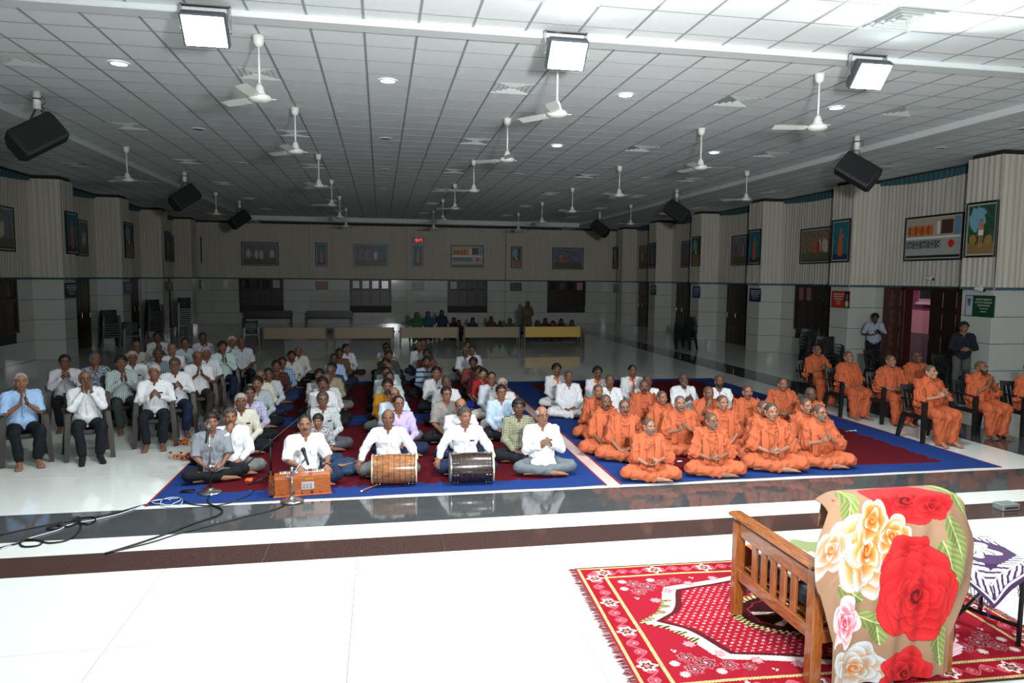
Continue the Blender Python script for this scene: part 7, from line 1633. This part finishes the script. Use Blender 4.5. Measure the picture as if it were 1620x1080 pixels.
# monks on the carpet
OD = (0.69, 0.345, 0.21)
for px, py, hp, yw, hd, st, hair, sk, ex, lb, s_ in (
 (1028, 664, 'claplow', 10, 22, 'robe', 'stubble', 2, 'Bt', 'grey-bearded monk clapping low, leftmost of the front row', .84),
 (1126, 655, 'clasp', 18, 22, 'robe', 'stubble', 0, 'gBt', 'monk with glasses and grey chin beard, second of the front row', .88),
 (1222, 640, 'clasp', 16, 6, 'robe', 'pepper', 2, 't', 'large monk with downcast eyes, third of the front row', .97),
 (1298, 642, 'clap', 22, 22, 'robe1', 'stubble', 2, 'gBt', 'grey-bearded monk with clasped hands, rightmost of the front row', .92),
 (989, 634, 'lap', 6, 4, 'robe', 'stubble', 0, 'gmt', 'monk with shining glasses and hands in his lap behind the low-clapping one', .92),
 (959, 626, 'lap', 10, 8, 'robe1', 'stubble', 1, 'mt', 'dark monk with a pen in his robe in the left file', .93),
 (947, 610, 'lap', 8, 10, 'robe', 'stubble', 0, 't', 'young monk at the left edge behind the dark monk', .93),
 (1020, 603, 'lap', 6, 4, 'robe', 'stubble', 1, 'mt', 'young monk with tilak and moustache sitting tall in the middle rear', .93),
 (1048, 620, 'lap', 16, 14, 'robe1', 'stubble', 0, 't', 'monk leaning behind the clapping one, looking right', .90),
 (1077, 628, 'clap', 10, 4, 'robe', 'grey', 2, 'Bt', 'grey-stubbled monk clapping in the second row', .92),
 (1122, 613, 'chin', 14, 16, 'robe', 'stubble', 1, 't', 'monk holding a hand to his mouth', .93),
 (1144, 627, 'lap', 16, 14, 'robe', 'stubble', 2, 't', 'smiling monk in the second row looking right', .93),
 (1184, 611, 'lap', 10, 8, 'robe', 'stubble', 0, 'mt', 'moustached monk with a folded stole in the third row', .93),
 (1209, 636, 'lap', 20, 14, 'robe1', 'stubble', 2, 'mt', 'monk half hidden behind the large monk', .92),
 (1240, 599, 'clasp', 10, 8, 'robe', 'stubble', 0, 't', 'tall monk seated farthest back on the carpet', .95),
 (1284, 615, 'lap', 12, 6, 'robe', 'stubble', 3, 'gt', 'dark monk with glasses at the right of the third row', .93),
 (1277, 632, 'lap', 18, 16, 'robe1', 'stubble', 2, 't', 'clean-shaven monk between the large monk and the rightmost one', .93)):
    person(px, py, 'floor', hp, yw, hd, 6, (st, ORANGE), ORANGE, ('shaved', hair), sk, ex, lb, GM, s_, far=py < 618)
for px, py, hp, yw, hd, st, sk, ex, lb in (
 (1293, 546, 'clap', 32, 8, 'robe', 1, 't', 'seated monk clapping, farthest back of the chair row'),
 (1343, 556, 'lap', 34, 6, 'robe', 0, 't', 'seated monk with folded hands, second of the chair row'),
 (1410, 562, 'clasp', 34, 10, 'robe', 0, 't', 'seated monk with clasped hands and crossed feet, third of the chair row'),
 (1452, 556, 'lap', 24, 20, 'robe', 3, '', 'monk looking down behind the third chair'),
 (1473, 578, 'clap', 40, 16, 'robe1', 2, 't', 'stout old monk with raised clasped hands on a plastic chair'),
 (1554, 572, 'namaste', 40, 8, 'robe', 1, 'bt', 'bearded monk with joined hands, by the dark green plaque'),
 (1632, 574, 'lap', 40, 8, 'robe', 1, '', 'monk cut by the right edge of the picture')):
    X, Y, rz = person(px, py, 'chair', hp, yw, hd, 10, (st, OD), OD, ('shaved', 'stubble'), sk, ex, lb, GC, 0.94)
    chair('black plastic armchair under the ' + lb.split(',')[0], X, Y, rz, True, 'black plastic armchairs of the monks')
for px, py, rz, lb in ((1392, 612, 0.1, 'empty black plastic armchair behind the monk with crossed feet'), (1500, 622, -0.1, 'empty black plastic armchair between the stout monk and the joined hands monk')):
    X, Y = at_z(px, py); chair(lb, X, Y, rz, True, 'spare black armchairs')
# standing men by the right wall
person(1380, 497, 'stand', 'phone', 8, 6, -16, (S_, (0.62, 0.66, 0.72)), (0.08, 0.09, 0.12), ('thick', 'black'), 3, 'm', 'man standing in a pale shirt, looking at his phone under the red alarm', None, 0.955, loc=(12.95, 16.85))
X, Y, rz = PEOPLE[-1][1], PEOPLE[-1][2], None
ph = thing('mobile_phone', 'black phone held by the man standing in the pale shirt', 'phone', (12.82, 16.50, 1.16)); MB().bbox((0, 0, 0), (0.075, 0.15, 0.009), 0.003).build('phone_body', m_blk, ph).rotation_euler = (0.5, 0, 0)
person(1542, 513, 'stand', 'clasp', 14, 8, 0, (H_, (0.13, 0.14, 0.18)), (0.34, 0.34, 0.34), ('thick', 'black'), 0, '', 'man standing in a dark navy shirt with clasped hands beside the green plaque', None, 0.95, loc=(12.30, 13.20))
# women seated on the floor behind the benches, heads covered
GWM = 'women with covered heads behind the benches'
wc = [(0.20, 0.34, 0.24), (0.12, 0.28, 0.32), (0.16, 0.17, 0.26), (0.26, 0.16, 0.18), (0.22, 0.12, 0.16), (0.18, 0.18, 0.22), (0.30, 0.22, 0.18), (0.16, 0.20, 0.18)]
wl_ = ['in green, leftmost behind the third bench', 'in dark teal, second behind the third bench', 'in dark blue, tallest behind the third bench', 'in dark red beside the tallest one', 'in maroon at the end of the third bench', 'in grey, resting a hand on her face', 'in brown behind the middle of the fourth bench',
       'small girl behind the fourth bench', 'in dark green at the right of the fourth bench', 'beside the standing woman, on her left', 'beside the standing woman, on her right', 'with a broad veil behind the ochre bench', 'low behind the middle of the ochre bench', 'in wine red behind the ochre bench', 'rightmost behind the ochre bench']
for k, (px, py) in enumerate(((659, 494), (677, 493), (699, 491), (718, 503), (726, 507), (748, 503), (777, 501), (791, 508), (807, 504), (828, 505), (850, 508), (863, 504), (875, 508), (888, 505), (905, 507))):
    hi = k < 3; lb = ('small girl' if 'small girl' in wl_[k] else 'woman with covered head') + ' ' + wl_[k].replace('small girl ', '')
    c = wc[k % 8]; person(px, py, 'chair' if hi else 'floor', 'chin' if k == 5 else 'lap', 0, (-8, 0, 8)[k % 3], 0, ('shawl', c), c, ('scarf', c), 3, '', lb, GWM, 0.70 if k == 7 else 0.90, far=True)
    if hi: chair('dark plastic armchair under the woman ' + wl_[k].split(',')[0] + ' behind the third bench', PEOPLE[-1][1], PEOPLE[-1][2], 0, True, 'spare black armchairs')
person(835, 477, 'stand', 'lap', 0, 0, 0, ('shawl', (0.34, 0.28, 0.20)), (0.34, 0.28, 0.20), ('scarf', (0.26, 0.22, 0.18)), 3, '', 'woman in brown standing behind the gap of the fourth and fifth bench', None, 0.90, far=True)
print('SCENE', len(bpy.data.objects), 'objects', sum(len(o.data.polygons) for o in bpy.data.objects if o.type == 'MESH' and o.data.users > 0)//1000, 'k polys incl. instances', sum(len(m.polygons) for m in bpy.data.meshes)//1000, 'k unique')
